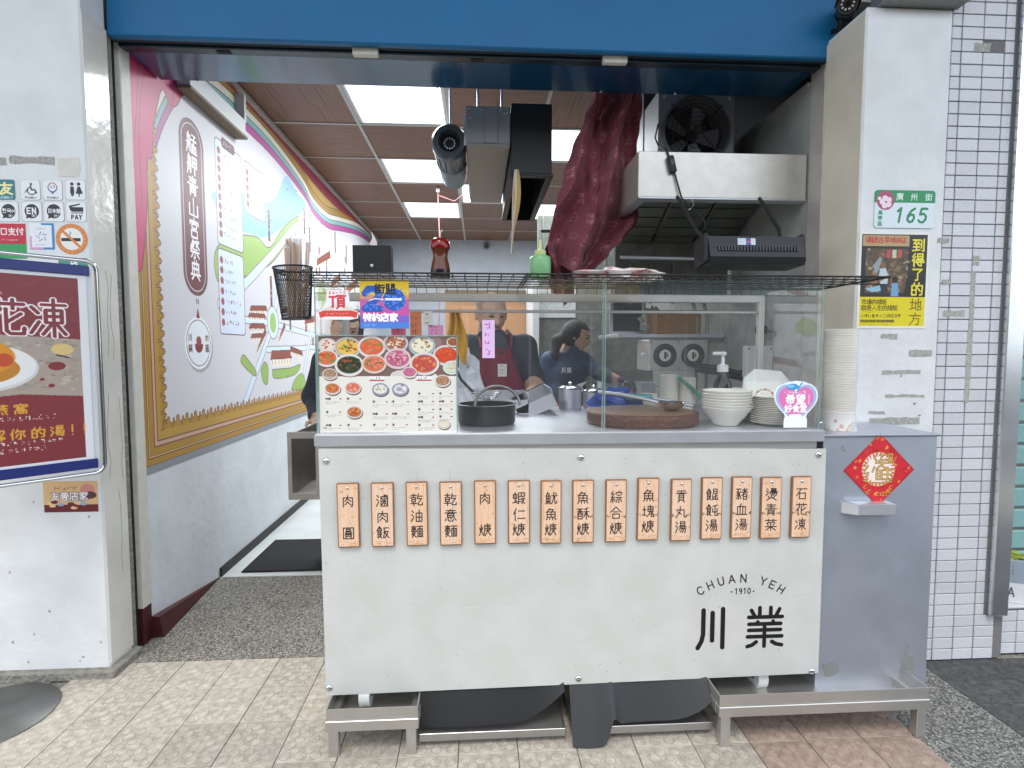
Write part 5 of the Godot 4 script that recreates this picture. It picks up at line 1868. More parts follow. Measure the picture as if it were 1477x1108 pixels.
# ---------------------------------------------------------------- on the counter
func build_counter_things() -> void:
	var top := 1.0645
	var st := S()
	# chopping block
	var cb := thing("chopping_board", "thick round brown wooden chopping block with worn wet top inside the case", "chopping board", Vector3(.635, top, -2.105))
	var n := 40
	st = S()
	var pr := V2([0, .001, .205, .001, .21, .004, .214, .015, .212, .028, .213, .04, .209, .047, .2, .049])
	lathe(st, Vector3.ZERO, pr, n)
	part(cb, "block", st, M.block)
	st = S()
	lathe(st, Vector3.ZERO, V2([.206, .0475, .19, .0505, 0, .0485]), n)
	part(cb, "cutting_face", st, M.block_top)
	# steel scoop lying on it
	var sc := thing("ladle", "round steel ladle lying on the chopping block", "ladle", Vector3(.735, top + .0505, -2.06))
	st = S()
	lathe(st, Vector3.ZERO, V2([0, .0, .02, .002, .04, .012, .052, .03, .054, .034, .050, .031, .038, .014, .02, .005, 0, .003]), 24)
	part(sc, "bowl", st, M.chrome)
	st = S()
	tube(st, [Vector3(-.048, .032, 0), Vector3(-.1, .045, -.05), Vector3(-.17, .055, -.12), Vector3(-.24, .06, -.19)], .007, 8)
	part(sc, "handle", st, M.steel)
	# bowls and plates: every one in the stacks
	st = S()
	lathe(st, Vector3.ZERO, V2([0, 0.002, .042, 0, .046, .006, .05, .012, .072, .038, .088, .062, .0905, .068, .0885, .0695, .084, .064, .066, .038, .046, .014, 0, .01]), 32)
	var bowl := st.commit()
	bowl.surface_set_material(0, M.china)
	for k in 7:
		var o := MeshInstance3D.new()
		o.mesh = bowl
		o.name = numbered("bowl")
		add_child(o)
		o.position = Vector3(.935 + rg.randf_range(-.0015, .0015), top + .001 + k * .0105, -2.02)
		tag(o, "white melamine bowl in the stack beside the chopping block", "bowl", "stacked white bowls")
	for q in [[1.455 - .33, -2.03, 15], [1.05, -2.2, 17]]:
		st = S()
		lathe(st, Vector3.ZERO, V2([0, 0, .055, 0, .06, .003, .086, .0095, .0905, .013, .0895, .0145, .083, .0125, .058, .006, 0, .0045]), 32)
		var plate := st.commit()
		plate.surface_set_material(0, M.china)
		for k in q[2]:
			var o := MeshInstance3D.new()
			o.mesh = plate
			o.name = numbered("plate")
			add_child(o)
			o.position = Vector3(q[0] + rg.randf_range(-.002, .002), top + .001 + k * .0068, q[1] + rg.randf_range(-.002, .002))
			tag(o, "cream plate in the stack behind the heart shaped sticker" if q[1] > -2.1 else "cream plate in the stack behind the bowls", "plate", "stacked cream plates" if q[1] > -2.1 else "rear stack of cream plates")
	# white food box lid with a wreath print, leaning
	var im := img(192, 160, rgb(0xe3e6df))
	for k in 26:
		var a := TAU * k / 26.0
		var c := Vector2(100, 84) + Vector2(cos(a) * 50, sin(a) * 40)
		ell(im, c.x, c.y, 7, 6, [rgb(0xc9545a), rgb(0x9fb58e), rgb(0xe0a0a0), rgb(0xb5c7a8)][k % 4])
	for k in 3:
		specks(im, 74, 62 + k * 16, 56, 13, 12, rgb(0xcf6a6a), k + 3)
	var lid := thing("plate_pack", "white pack with a printed wreath standing behind the plates", "pack", Vector3(1.12, top + .115, -2.10))
	st = S()
	prism(st, V2([-.095, -.07, .105, -.07, .105, .05, .075, .085, -.03, .095, -.075, .06]), -.012, 0)
	lid.rotation.x = -.12
	part(lid, "pack", st, pm(Color(.84, .85, .83), .5))
	st = S()
	face(st, [Vector3(-.07, -.07, .0008), Vector3(.07, -.07, .0008), Vector3(.07, .045, .0008), Vector3(-.07, .045, .0008)], Vector3.BACK)
	part(lid, "print", st, tm(im, .4))
	# pump bottle
	var pb := thing("pump_bottle", "dark sauce bottle with a white pump beside the bowl stack", "bottle", Vector3(1.03, top, -2.27))
	st = S()
	lathe(st, Vector3.ZERO, V2([0, .001, .036, .001, .04, .008, .04, .12, .034, .15, .018, .175, .016, .19]), 24)
	part(pb, "body", st, pm(Color(.13, .08, .05), .15))
	st = S()
	lathe(st, Vector3(0, .19, 0), V2([.02, 0, .023, .002, .023, .028, .012, .032, .007, .036, .007, .07, .014, .072, .014, .085, .0, .088]), 18)
	bx(st, -.045, .0, .262, .276, -.008, .008, .003)
	part(pb, "pump", st, M.white_paint)
	# foam bowl stacks on the back of the counter
	for q in [[.90, 18], [.985, 16], [.80, 6]]:
		var f := thing("foam_bowl_stack", ["tall stack of white foam bowls behind the chopping block", "second tall stack of white foam bowls beside the first", "short stack of white foam bowls behind the chopping block"][[.90, .985, .80].find(q[0])], "bowls", Vector3(q[0], top, -2.55))
		st = S()
		lathe(st, Vector3.ZERO, V2([0, 0, .028, 0, .036, .03, .040, .034, .040, .04, .034, .042]), 20)
		var m := st.commit()
		for k in q[1]:
			again(f, "bowl", m, Vector3(rg.randf_range(-.002, .002), .001 + k * .0075, 0), M.china_paper)
	# black pot with an arched handle
	var pot := thing("soup_pot", "black soup pot with an arched steel handle behind the menu board", "pot", Vector3(.03, top, -2.12))
	st = S()
	lathe(st, Vector3.ZERO, V2([0, .001, .105, .001, .11, .01, .11, .07, .115, .076, .107, .078, .103, .02, 0, .016]), 32)
	part(pot, "body", st, pm(Color(.05, .048, .045), .4, .3))
	st = S()
	var hp := []
	for k in 13:
		var a := PI * k / 12.0
		hp.append(Vector3(-cos(a) * .085 + .04, .075 + sin(a) * .072, .06 - sin(a) * .02))
	tube(st, hp, .0055, 8)
	part(pot, "handle", st, M.steel_dark)
	# coiled whisk in the pot
	var wh := thing("wire_strainer", "small wire strainer resting in the black soup pot", "strainer", Vector3(.03, top + .088, -2.13))
	st = S()
	for k in 7:
		var ring := []
		for j in 17:
			var a := TAU * j / 16.0
			ring.append(Vector3(cos(a) * (.012 + k * .008), .004 + k * k * .0008, sin(a) * (.012 + k * .008)))
		tube(st, ring, .0012, 4)
	part(wh, "basket", st, M.chrome)
	st = S()
	tube(st, [Vector3(-.05, .03, 0), Vector3(-.1, .08, -.03), Vector3(-.125, .13, -.05)], .006, 8)
	part(wh, "handle", st, M.rubber)
	# steel food pans along the back
	for q in [[.02, 1.07, .20, .0, "open steel food pan at the back of the counter"], [.27, 1.08, .09, .42, "tilted square steel lid in the man's hand"]]:
		var p := thing("food_pan", q[4], "pan", Vector3(q[0], top + .003, -2.55))
		p.rotation.z = q[3]
		st = S()
		var w: float = q[2]
		bx(st, -w, w, 0, .004, -.13, .13)
		bx(st, -w, -w + .003, .004, .085, -.13, .13)
		bx(st, w - .003, w, .004, .085, -.13, .13)
		bx(st, -w, w, .004, .085, -.13, -.127)
		bx(st, -w, w, .004, .06, .127, .13)
		part(p, "pan", st, M.steel)
		st = S()
		bx(st, -w - .012, w + .012, .085, .088, -.145, -.127, .001)
		part(p, "rim", st, M.chrome)
	# things hung up behind the menu
	var yc := thing("yellow_cloth", "bright yellow cloth hanging behind the pink cards", "cloth", Vector3(-.10, 1.385, -2.285))
	st = S()
	var yg := []
	for j in 13:
		var row := []
		for i in 13:
			var u := i / 12.0
			var v := j / 12.0
			var hw := .022 + .03 * smoothstep(0.0, .8, v)
			row.append(Vector3((u - .5) * 2 * hw + sin(v * 4) * .01,   .125 - v * .19 - .035 * v * sin(u * 7 + 1), sin(u * 15 + v * 2) * .014))
		yg.append(row)
	for j in 12:
		for i in 12:
			face(st, [yg[j + 1][i], yg[j + 1][i + 1], yg[j][i + 1], yg[j][i]], Vector3(0, 0, 1))
	part(yc, "cloth", st, pm(Color(.80, .60, .12), .75))
	var cards := [[-.175, 1.428, .062, .042, rgb(0xdb8fb8), "small pink price card clipped to the case rail beside the yellow cloth"], [-.255, 1.45, .046, .10, rgb(0xd0713c), "orange paper strip clipped to the case rail"], [-.205, 1.475, .036, .06, rgb(0xdcd6cc), "narrow white paper strip clipped to the case rail"], [-.325, 1.455, .058, .10, rgb(0xc84a66), "crimson paper card clipped to the case rail"]]
	for q in cards:
		var ci := img(48, 64, q[4])
		specks(ci, 6, 6, 38, 52, 12, rgb(0x5a2038), int(q[0] * -100))
		single("price_card", q[5], "card", sheet(q[2], q[3], .0012), tm(ci, .6), Vector3(q[0], q[1], -2.27))
	var psg := img(40, 132, rgb(0xd7b6dc))
	for k in 4:
		specks(psg, 9, 8 + k * 31, 24, 22, 21, rgb(0xb04a9a), 60 + k)
	single("pink_strip", "lilac paper strip with purple characters stuck on the case glass", "paper strip", sheet(.042, .128, .0008), tm(psg, .5), Vector3(.033, 1.385, -1.8675))
	for q in [[.44, .055, .10], [.555, .05, .085]]:
		var cn := thing("steel_canister", "round lidded steel canister at the back of the counter" if q[0] < .5 else "shorter round steel canister beside the blue bag", "canister", Vector3(q[0], top, -2.63))
		st = S()
		lathe(st, Vector3.ZERO, V2([0, .001, q[1], .001, q[1], q[2]]), 24)
		part(cn, "body", st, M.steel)
		st = S()
		lathe(st, Vector3(0, q[2], 0), V2([q[1] + .003, -.004, q[1] + .003, .004, q[1] * .7, .012, .008, .014, .008, .022, .012, .026, 0, .03]), 24)
		part(cn, "lid", st, M.chrome)
	# steam rising behind the bowls
	var sv := FogVolume.new()
	sv.name = "steam"
	sv.shape = RenderingServer.FOG_VOLUME_SHAPE_ELLIPSOID
	sv.size = Vector3(.55, .34, .26)
	var fm := FogMaterial.new()
	fm.density = 0.5
	fm.albedo = Color(.95, .96, .97)
	fm.edge_fade = 0.5
	sv.material = fm
	add_child(sv)
	sv.position = Vector3(.86, 1.24, -2.44)
	tag(sv, "pale steam drifting over the counter behind the bowls", "steam")
	# blue bag and teal tongs
	var bag := thing("blue_bag", "crumpled blue plastic bag behind the chopping block", "bag", Vector3(.60, top, -2.42))
	st = S()
	crumple(st, Vector3(0, .05, 0), Vector3(.115, .055, .06), 11, .35)
	part(bag, "bag", st, pm(Color(.15, .32, .62), .3))
	var wb := thing("clear_bag", "crumpled clear plastic bag standing beside the soup pot", "bag", Vector3(-.05, top, -2.38))
	st = S()
	crumple(st, Vector3(0, .12, 0), Vector3(.06, .125, .05), 17, .3)
	part(wb, "bag", st, pm(Color(.78, .80, .82), .25))
	var pk := thing("pink_towel", "folded pale pink towel beside the blue bag", "towel", Vector3(.53, top, -2.34))
	st = S()
	crumple(st, Vector3(0, .018, 0), Vector3(.07, .02, .04), 23, .25)
	part(pk, "cloth", st, pm(Color(.76, .62, .64), .8))
	var tg := thing("tongs", "tongs with teal grips lying behind the chopping block", "tongs", Vector3(.70, top + .05, -2.36))
	st = S()
	tube(st, [Vector3(-.06, .03, 0), Vector3(.05, .026, .02)], .016, 10)
	part(tg, "grip", st, pm(Color(.20, .52, .55), .4))
	st = S()
	tube(st, [Vector3(.05, .026, .02), Vector3(.14, .012, .09), Vector3(.19, -.0, .13)], .006, 8)
	part(tg, "arm", st, M.steel)
	var sb := thing("sauce_bottle", "small brown sauce bottle with a black cap by the foam bowls", "bottle", Vector3(.72, top, -2.6))
	st = S()
	lathe(st, Vector3.ZERO, V2([0, .001, .03, .001, .032, .006, .032, .08, .02, .1]), 18)
	part(sb, "body", st, pm(Color(.35, .17, .09), .2))
	st = S()
	lathe(st, Vector3(0, .098, 0), V2([.026, 0, .026, .03, .02, .036, 0, .037]), 18)
	part(sb, "cap", st, M.black)
	var gs := thing("green_scoop", "small translucent green scoop stuck in the foam bowls", "scoop", Vector3(.955, top + .11, -2.50))
	st = S()
	tube(st, [Vector3(-.03, .045, 0), Vector3(.03, .0, 0), Vector3(.08, -.05, 0)], .009, 8)
	part(gs, "handle", st, pm(Color(.20, .50, .38), .3))

func crumple(st: SurfaceTool, c: Vector3, s: Vector3, sd: int, amp: float) -> void:
	var f := FastNoiseLite.new()
	f.seed = sd
	f.frequency = 1.1
	f.fractal_octaves = 3
	var n := 20
	var m := 12
	var g := []
	for j in m + 1:
		var row := []
		for i in n:
			var t := PI * j / m
			var a := TAU * i / n
			var d := Vector3(sin(t) * cos(a), -cos(t), sin(t) * sin(a))
			var k := 1.0 + f.get_noise_3dv(d * 1.6) * amp * 2.2
			var p := d * k * s
			p.y = maxf(p.y, -s.y * .95)
			row.append(c + p)
		g.append(row)
	for j in m:
		for i in n:
			var i2 := (i + 1) % n
			face(st, [g[j][i], g[j][i2], g[j + 1][i2]], (g[j][i] + g[j + 1][i2]) * .5 - c)
			face(st, [g[j][i], g[j + 1][i2], g[j + 1][i]], (g[j][i] + g[j + 1][i2]) * .5 - c)

# ---------------------------------------------------------------- wire shelf over the case
func build_shelf_things() -> void:
	var y := 1.602
	var sh := thing("wire_shelf", "black wire grid shelf laid across the top of the glass case", "shelf")
	var st := S()
	for z in [-1.852, -2.27]:
		tube(st, [Vector3(-.655, y, z), Vector3(1.43, y, z)], .0032, 6)
		tube(st, [Vector3(-.655, y - .026, z), Vector3(1.43, y - .026, z)], .002, 6)
	for x in [-.655, .165, .175, 1.43]:
		tube(st, [Vector3(x, y, -1.852), Vector3(x, y, -2.27)], .004, 6)
	part(sh, "rim", st, M.black)
	st = S()
	var x := -.62
	while x < 1.43:
		tube(st, [Vector3(x, y - .026, -1.852), Vector3(x, y + .001, -1.855), Vector3(x, y + .001, -2.267), Vector3(x, y - .026, -2.27)], .0015, 5)
		x += .041
	part(sh, "cross_wires", st, M.black)
	st = S()
	for k in 5:
		tube(st, [Vector3(-.655, y - .0015, -1.92 - k * .07), Vector3(1.43, y - .0015, -1.92 - k * .07)], .0025, 5)
	part(sh, "long_wires", st, M.black)
	y += .004
	# mesh basket hooked on the left end
	var bc := Vector3(-.612, 1.452, -1.905)
	var bk := thing("mesh_basket", "black wire mesh pen cup full of wrapped chopsticks hung on the shelf end", "basket", bc)
	bk.rotation.z = deg_to_rad(3)
	st = S()
	var nb := 50
	for dirn in [-1, 1]:
		for k in nb:
			var p := []
			for j in 9:
				var v := j / 8.0
				var a: float = TAU * (k + dirn * v * 9.0) / nb
				var r := lerpf(.046, .062, v)
				p.append(Vector3(cos(a) * r, v * .17, sin(a) * r))
			tube(st, p, .0008, 4)
	part(bk, "mesh", st, M.black)
	st = S()
	for q in [[.0625, .171], [.0465, .002]]:
		var ring := []
		for k in 29:
			var a := TAU * k / 28.0
			ring.append(Vector3(cos(a) * q[0], q[1], sin(a) * q[0]))
		tube(st, ring, .003, 6)
	part(bk, "rim", st, M.black)
	st = S()
	cyl(st, Vector3(0, .001, 0), Vector3(0, .003, 0), .046, .046, 24)
	part(bk, "bottom", st, M.black)
	for k in 16:
		var a := TAU * k * .382
		var r := .045 * sqrt((k + .5) / 16.0)
		var o := thing("wrapped_chopsticks", "pair of wooden chopsticks in a clear wrapper standing in the mesh cup", "chopsticks", bc + Vector3(cos(a) * r * .6, .006, sin(a) * r * .6), 0, "wrapped chopsticks in the mesh cup")
		var ln := .215 + rg.randf_range(0, .05)
		o.rotation = Vector3(sin(a) * r * 1.6, rg.randf() * 3, -cos(a) * r * 1.6)
		st = S()
		bx(st, -.0055, -.001, 0, ln, -.0025, .0025, .001)
		bx(st, .001, .0055, 0, ln - .002, -.0025, .0025, .001)
		part(o, "sticks", st, M.bamboo)
		st = S()
		bx(st, -.009, .009, .0, ln + rg.randf_range(.008, .02), -.0035, .0035, .002)
		part(o, "wrapper", st, M.sleeve)
	# black card box with a pale napkin tip
	var bb := thing("black_box", "small black speckled card box lying on the wire shelf", "box", Vector3(-.383, y, -2.06))
	st = S()
	bx(st, -.068, .068, .022, .118, -.03, .03, .002)
	part(bb, "box", st, pm(Color(.03, .03, .032), .5))
	st = S()
	bx(st, -.07, .072, .0, .022, -.035, .035, .004)
	part(bb, "base", st, pm(Color(.55, .5, .5), .6))
	st = S()
	ball(st, Vector3(0, .045, .031), .006, 1, 10)
	part(bb, "button", st, M.cream)
	st = S()
	prism(st, V2([-.012, .118, .014, .118, .012, .138, .002, .158, -.006, .172, -.003, .15, -.014, .13]), -.008, -.004)
	part(bb, "napkin_tip", st, M.cream)
	# wooden shaker with a red cap
	var ml := thing("red_cap_shaker", "waisted brown shaker bottle with a shiny red cap on the wire shelf", "shaker", Vector3(-.138, y, -2.02))
	st = S()
	lathe(st, Vector3.ZERO, V2([0, .001, .034, .001, .036, .008, .0355, .03]), 24)
	part(ml, "base", st, pm(Color(.05, .035, .03), .25))
	st = S()
	lathe(st, Vector3.ZERO, V2([.0355, .03, .033, .05, .028, .068, .0265, .08, .029, .094, .0325, .104]), 24)
	part(ml, "body", st, pm(Color(.36, .17, .07), .2))
	st = S()
	lathe(st, Vector3.ZERO, V2([.034, .103, .036, .112, .034, .13, .022, .142, 0, .146]), 18)
	part(ml, "cap", st, pm(Color(.48, .03, .06), .15))
	st = S()
	tube(st, [Vector3(.0, .144, 0), Vector3(.002, .165, 0), Vector3(.01, .172, 0)], .003, 6)
	part(ml, "spout", st, M.cream)
	# green squeeze bottle
	var sq := thing("squeeze_bottle", "pale green squeeze bottle with a nozzle on the wire shelf", "bottle", Vector3(.225, y, -2.02))
	st = S()
	lathe(st, Vector3.ZERO, V2([0, .001, .036, .001, .039, .006, .039, .068, .036, .08, .02, .088]), 24)
	part(sq, "body", st, pm(Color(.45, .66, .45), .3))
	st = S()
	lathe(st, Vector3.ZERO, V2([.02, .087, .021, .09, .021, .102, .009, .106, .006, .112, .004, .142, 0, .143]), 18)
	part(sq, "nozzle", st, pm(Color(.74, .76, .52), .35))
	# red and white carrier bag lying flat
	var im := img(64, 64, rgb(0xe4dcda))
	for k in 16:
		var p := Vector2(rg.randf() * 64, rg.randf() * 64)
		stroke(im, [p, p + Vector2(rg.randf_range(-14, 14), rg.randf_range(-12, 12))], rg.randf_range(2, 7), rgb(0xc23a3a))
	var pb := thing("carrier_bag", "crumpled red and white plastic bag lying on the wire shelf", "bag", Vector3(.52, y, -2.05))
	st = S()
	crumple(st, Vector3(0, .018, 0), Vector3(.165, .024, .09), 31, .3)
	var bm := tm(im, .35)
	tri(bm, 5.0)
	part(pb, "bag", st, bm)

# ---------------------------------------------------------------- kitchen behind the cart
func build_kitchen() -> void:
	var st := S()
	var kw := thing("kitchen_wall", "stained grey steel splashback wall behind the woman", "wall")
	bx(st, .56, 1.575, 0, 2.6, -5.3, -5.2)
	part(kw, "cladding", st, M.kitchen_wall)
	var x := .60
	while x < 1.5:
		st = S()
		bx(st, x, x + .012, .9, 2.6, -5.2, -5.194)
		part(kw, "seam", st, M.steel_dark)
		x += .30
	var pt := thing("partition", "peach painted partition with a white door frame behind the man", "partition")
	st = S()
	bx(st, -.35, .5, 0, 1.92, -5.9, -5.84)
	part(pt, "panel", st, M.peach)
	st = S()
	bx(st, -.35, .5, 1.92, 1.97, -5.9, -5.8)
	part(pt, "head", st, pm(Color(.40, .33, .28), .5))
	st = S()
	bx(st, .5, .56, 0, 2.0, -5.9, -5.1, .004)
	part(pt, "door_frame", st, M.white_paint)
	for k in 2:
		st = S()
		bx(st, -.18 + k * .36, .14 + k * .36, .9, 1.8, -5.84, -5.826, .004)
		part(pt, "door_panel", st, M.peach)
	# steel bench and stock pots behind
	var be := thing("steel_bench", "long steel work bench beside the woman in the kitchen", "bench")
	st = S()
	bx(st, .86, 1.57, .82, .88, -4.9, -3.9, .004)
	part(be, "top", st, M.steel)
	st = S()
	bx(st, .88, 1.55, .1, .82, -4.88, -3.94)
	part(be, "base", st, M.steel_dark)
	st = S()
	bx(st, .86, 1.57, .88, 1.16, -4.93, -4.9)
	part(be, "upstand", st, M.kitchen)
	for q in [[1.0, -4.2, .10, .13, "shallow steel pot on the bench under the woman's hand"], [1.3, -4.4, .13, .2, "tall steel stock pot at the end of the bench"], [1.1, -4.65, .09, .22, "tall narrow steel pot at the back of the bench"]]:
		var p := thing("steel_pot", q[4], "pot", Vector3(q[0], .881, q[1]))
		st = S()
		var r: float = q[2]
		var h: float = q[3]
		lathe(st, Vector3.ZERO, V2([0, .001, r, .001, r, h, r + .006, h + .004, r - .004, h + .004, r - .004, .01, 0, .01]), 28)
		part(p, "body", st, M.steel)
		st = S()
		for s in [-1, 1]:
			tube(st, [Vector3(s * r, h - .03, -.03), Vector3(s * (r + .03), h - .03, -.03), Vector3(s * (r + .03), h - .03, .03), Vector3(s * r, h - .03, .03)], .004, 6)
		part(p, "handles", st, M.steel_dark)
	# paper chart on the wall
	var im := img(128, 100, rgb(0xc7cac8))
	specks(im, 10, 8, 108, 80, 7, rgb(0x6b7076), 9)
	single("wall_chart", "sheet of printed paper pinned above the woman", "paper", sheet(.36, .30), tm(im, .8), Vector3(.735, 1.80, -5.19))
	# wall cabinet with a glazed door, shelf below, cardboard box
	var wc := thing("wall_cabinet", "small steel cabinet with a tilted glass door on the kitchen rack", "cabinet")
	st = S()
	bx(st, .90, 1.14, 1.45, 1.76, -4.0, -3.75)
	part(wc, "body", st, M.steel_dark)
	st = S()
	for q in [[.895, 1.145, 1.735, 1.765], [.895, 1.145, 1.445, 1.475], [.895, .92, 1.475, 1.735], [1.12, 1.145, 1.475, 1.735]]:
		bx(st, q[0], q[1], q[2], q[3], -3.75, -3.735, .002)
	part(wc, "door_frame", st, M.steel)
	st = S()
	bx(st, .92, 1.12, 1.475, 1.735, -3.746, -3.742)
	part(wc, "pane", st, pm(Color(.25, .30, .32), .1))
	var cb := thing("clear_bag", "bunched clear plastic bag stuffed beside the cardboard box", "bag", Vector3(1.16, 1.452, -3.66))
	st = S()
	crumple(st, Vector3(0, .08, 0), Vector3(.08, .085, .05), 41, .3)
	part(cb, "bag", st, pm(Color(.62, .62, .58), .25))
	var rk := thing("steel_rack", "steel wall shelf carrying the cardboard box in the kitchen", "shelf")
	st = S()
	bx(st, .88, 1.57, 1.425, 1.45, -4.02, -3.45, .003)
	part(rk, "board", st, M.steel)
	st = S()
	bx(st, .88, 1.57, 1.395, 1.425, -3.47, -3.455)
	part(rk, "lip", st, M.steel_dark)
	for xx in [.9, 1.54]:
		st = S()
		bx(st, xx, xx + .02, 1.2, 1.42, -4.0, -3.97)
		part(rk, "bracket", st, M.steel_dark)
	var bo := thing("cardboard_box", "open brown cardboard box on the kitchen shelf", "box", Vector3(1.28, 1.4505, -3.56))
	st = S()
	bx(st, -.145, .145, .0, .15, -.11, .09, .002)
	part(bo, "carton", st, M.card)
	# cup dispenser with two round black openings
	var cd := thing("cup_dispenser", "steel cup dispenser box with two round black openings under the shelf", "dispenser", Vector3(1.182, 1.315, -3.2))
	st = S()
	bx(st, -.178, .178, -.09, .093, -.25, 0, .004)
	part(cd, "body", st, M.steel_dull)
	for s in [-.083, .086]:
		st = S()
		TF = Transform3D(Basis(Vector3.RIGHT, PI / 2), Vector3(s, 0, .0))
		lathe(st, Vector3.ZERO, V2([.07, 0, .07, .006, .066, .01, .045, .012, .04, .004, .035, .003]), 32)
		TF = Transform3D.IDENTITY
		var g := part(cd, "gasket", st, M.rubber)
		st = S()
		cyl(st, Vector3(s, 0, .001), Vector3(s, 0, .005), .034, .034, 28)
		part(g, "cup_end", st, M.china_paper)
		st = S()
		bx(st, s - .006, s + .008, -.02, .02, .0052, .0065)
		bx(st, s + .012, s + .018, -.01, .012, .0052, .0065)
		part(g, "print", st, M.black)
	for p in [[-.165, .08], [.165, .08], [-.165, -.078], [.165, -.078], [0, .08], [0, -.078]]:
		st = S()
		ball(st, Vector3(p[0], p[1], .001), .004, 1, 8)
		part(cd, "rivet", st, M.dark)
	st = S()
	tube(st, [Vector3(-.178, .0, -.05), Vector3(-.2, .01, -.04), Vector3(-.215, .0, -.03)], .008, 8)
	part(cd, "knob", st, M.white_paint)
	# pipes, switch boxes and a plug on the side wall
	var pi := thing("gas_pipes", "pair of bent grey pipes running down the kitchen wall", "pipes")
	for q in [1.40, 1.47]:
		st = S()
		tube(st, [Vector3(q - .04, 1.80, -3.5), Vector3(q - .04, 1.72, -3.5), Vector3(q - .0, 1.55, -3.48), Vector3(q, 1.08, -3.48)], .012, 8)
		part(pi, "pipe", st, M.galv)
		st = S()
		cyl(st, Vector3(q - .04, 1.73, -3.5), Vector3(q - .04, 1.765, -3.5), .017, .017, 10)
		part(pi, "nut", st, M.steel)
	st = S()
	tube(st, [Vector3(.80, 1.81, -3.5), Vector3(1.48, 1.81, -3.5)], .012, 8)
	part(pi, "pipe", st, M.galv)
	var eb := thing("switch_box", "white switch box on the kitchen side wall near the plates", "switch box", Vector3(1.50, 1.285, -2.86))
	st = S()
	bx(st, -.072, .072, -.085, .085, -.05, 0, .004)
	part(eb, "cover", st, M.white_paint)
	for p in [[-.06, .07], [.06, .07], [-.06, -.07], [.06, -.07]]:
		st = S()
		ball(st, Vector3(p[0], p[1], .0), .005, 1, 8)
		part(eb, "screw", st, M.dark)
	var so := thing("wall_socket", "grey wall socket with a black plug and lead", "socket", Vector3(1.53, 1.46, -2.88))
	st = S()
	bx(st, -.035, .035, -.06, .06, -.03, 0, .003)
	part(so, "plate", st, pm(Color(.58, .58, .56), .5))
	st = S()
	bx(st, -.055, .0, -.025, .015, .0, .045, .006)
	part(so, "plug", st, M.rubber)
	st = S()
	tube(st, [Vector3(-.01, -.01, .03), Vector3(.04, -.02, .04), Vector3(.06, -.06, .03), Vector3(.05, -.2, .01), Vector3(.0, -.3, .0)], .007, 7)
	part(so, "lead", st, M.rubber)
	var bh := thing("black_hose", "bundle of black hoses under the kitchen shelf", "hose")
	st = S()
	tube(st, [Vector3(1.2, 1.26, -3.0), Vector3(1.3, 1.25, -2.95), Vector3(1.42, 1.22, -2.93), Vector3(1.52, 1.24, -2.95)], .016, 8)
	tube(st, [Vector3(1.2, 1.24, -3.0), Vector3(1.32, 1.22, -2.95), Vector3(1.44, 1.19, -2.93), Vector3(1.53, 1.2, -2.95)], .014, 8)
	part(bh, "hose", st, M.rubber)
	# hanging rail, with an added sheet standing in for shade under the hood
	var hr := thing("hanging_rail", "steel hanging rail with added dark shade sheet beneath the big hood", "rail")
	st = S()
	tube(st, [Vector3(.80, 1.87, -3.1), Vector3(1.2, 1.865, -3.1), Vector3(1.56, 1.86, -3.1)], .011, 8)
	part(hr, "rail", st, M.steel)
	st = S()
	bx(st, .84, 1.55, 1.66, 2.06, -3.42, -3.38)
	part(hr, "back_sheet", st, M.kitchen_wall)
	for xx in [.92, 1.05, 1.19]:
		st = S()
		bx(st, xx, xx + .012, 1.63, 1.87, -3.37, -3.35)
		part(hr, "strut", st, M.steel_dark)
	# rubber floor mat
	im = img(128, 64, Color(.05, .045, .05))
	blotch(im, 3, 60, 2, 6, [Color(.09, .085, .09)], .9)
	var fm := single("floor_mat", "black rubber door mat on the white floor tiles", "mat", S2(), tm(im, .8), Vector3(-.98, .0022, -3.62))

func S2() -> SurfaceTool:
	var st := S()
	box(st, Vector3(0, .005, 0), Vector3(.92, .01, .56), .004)
	return st

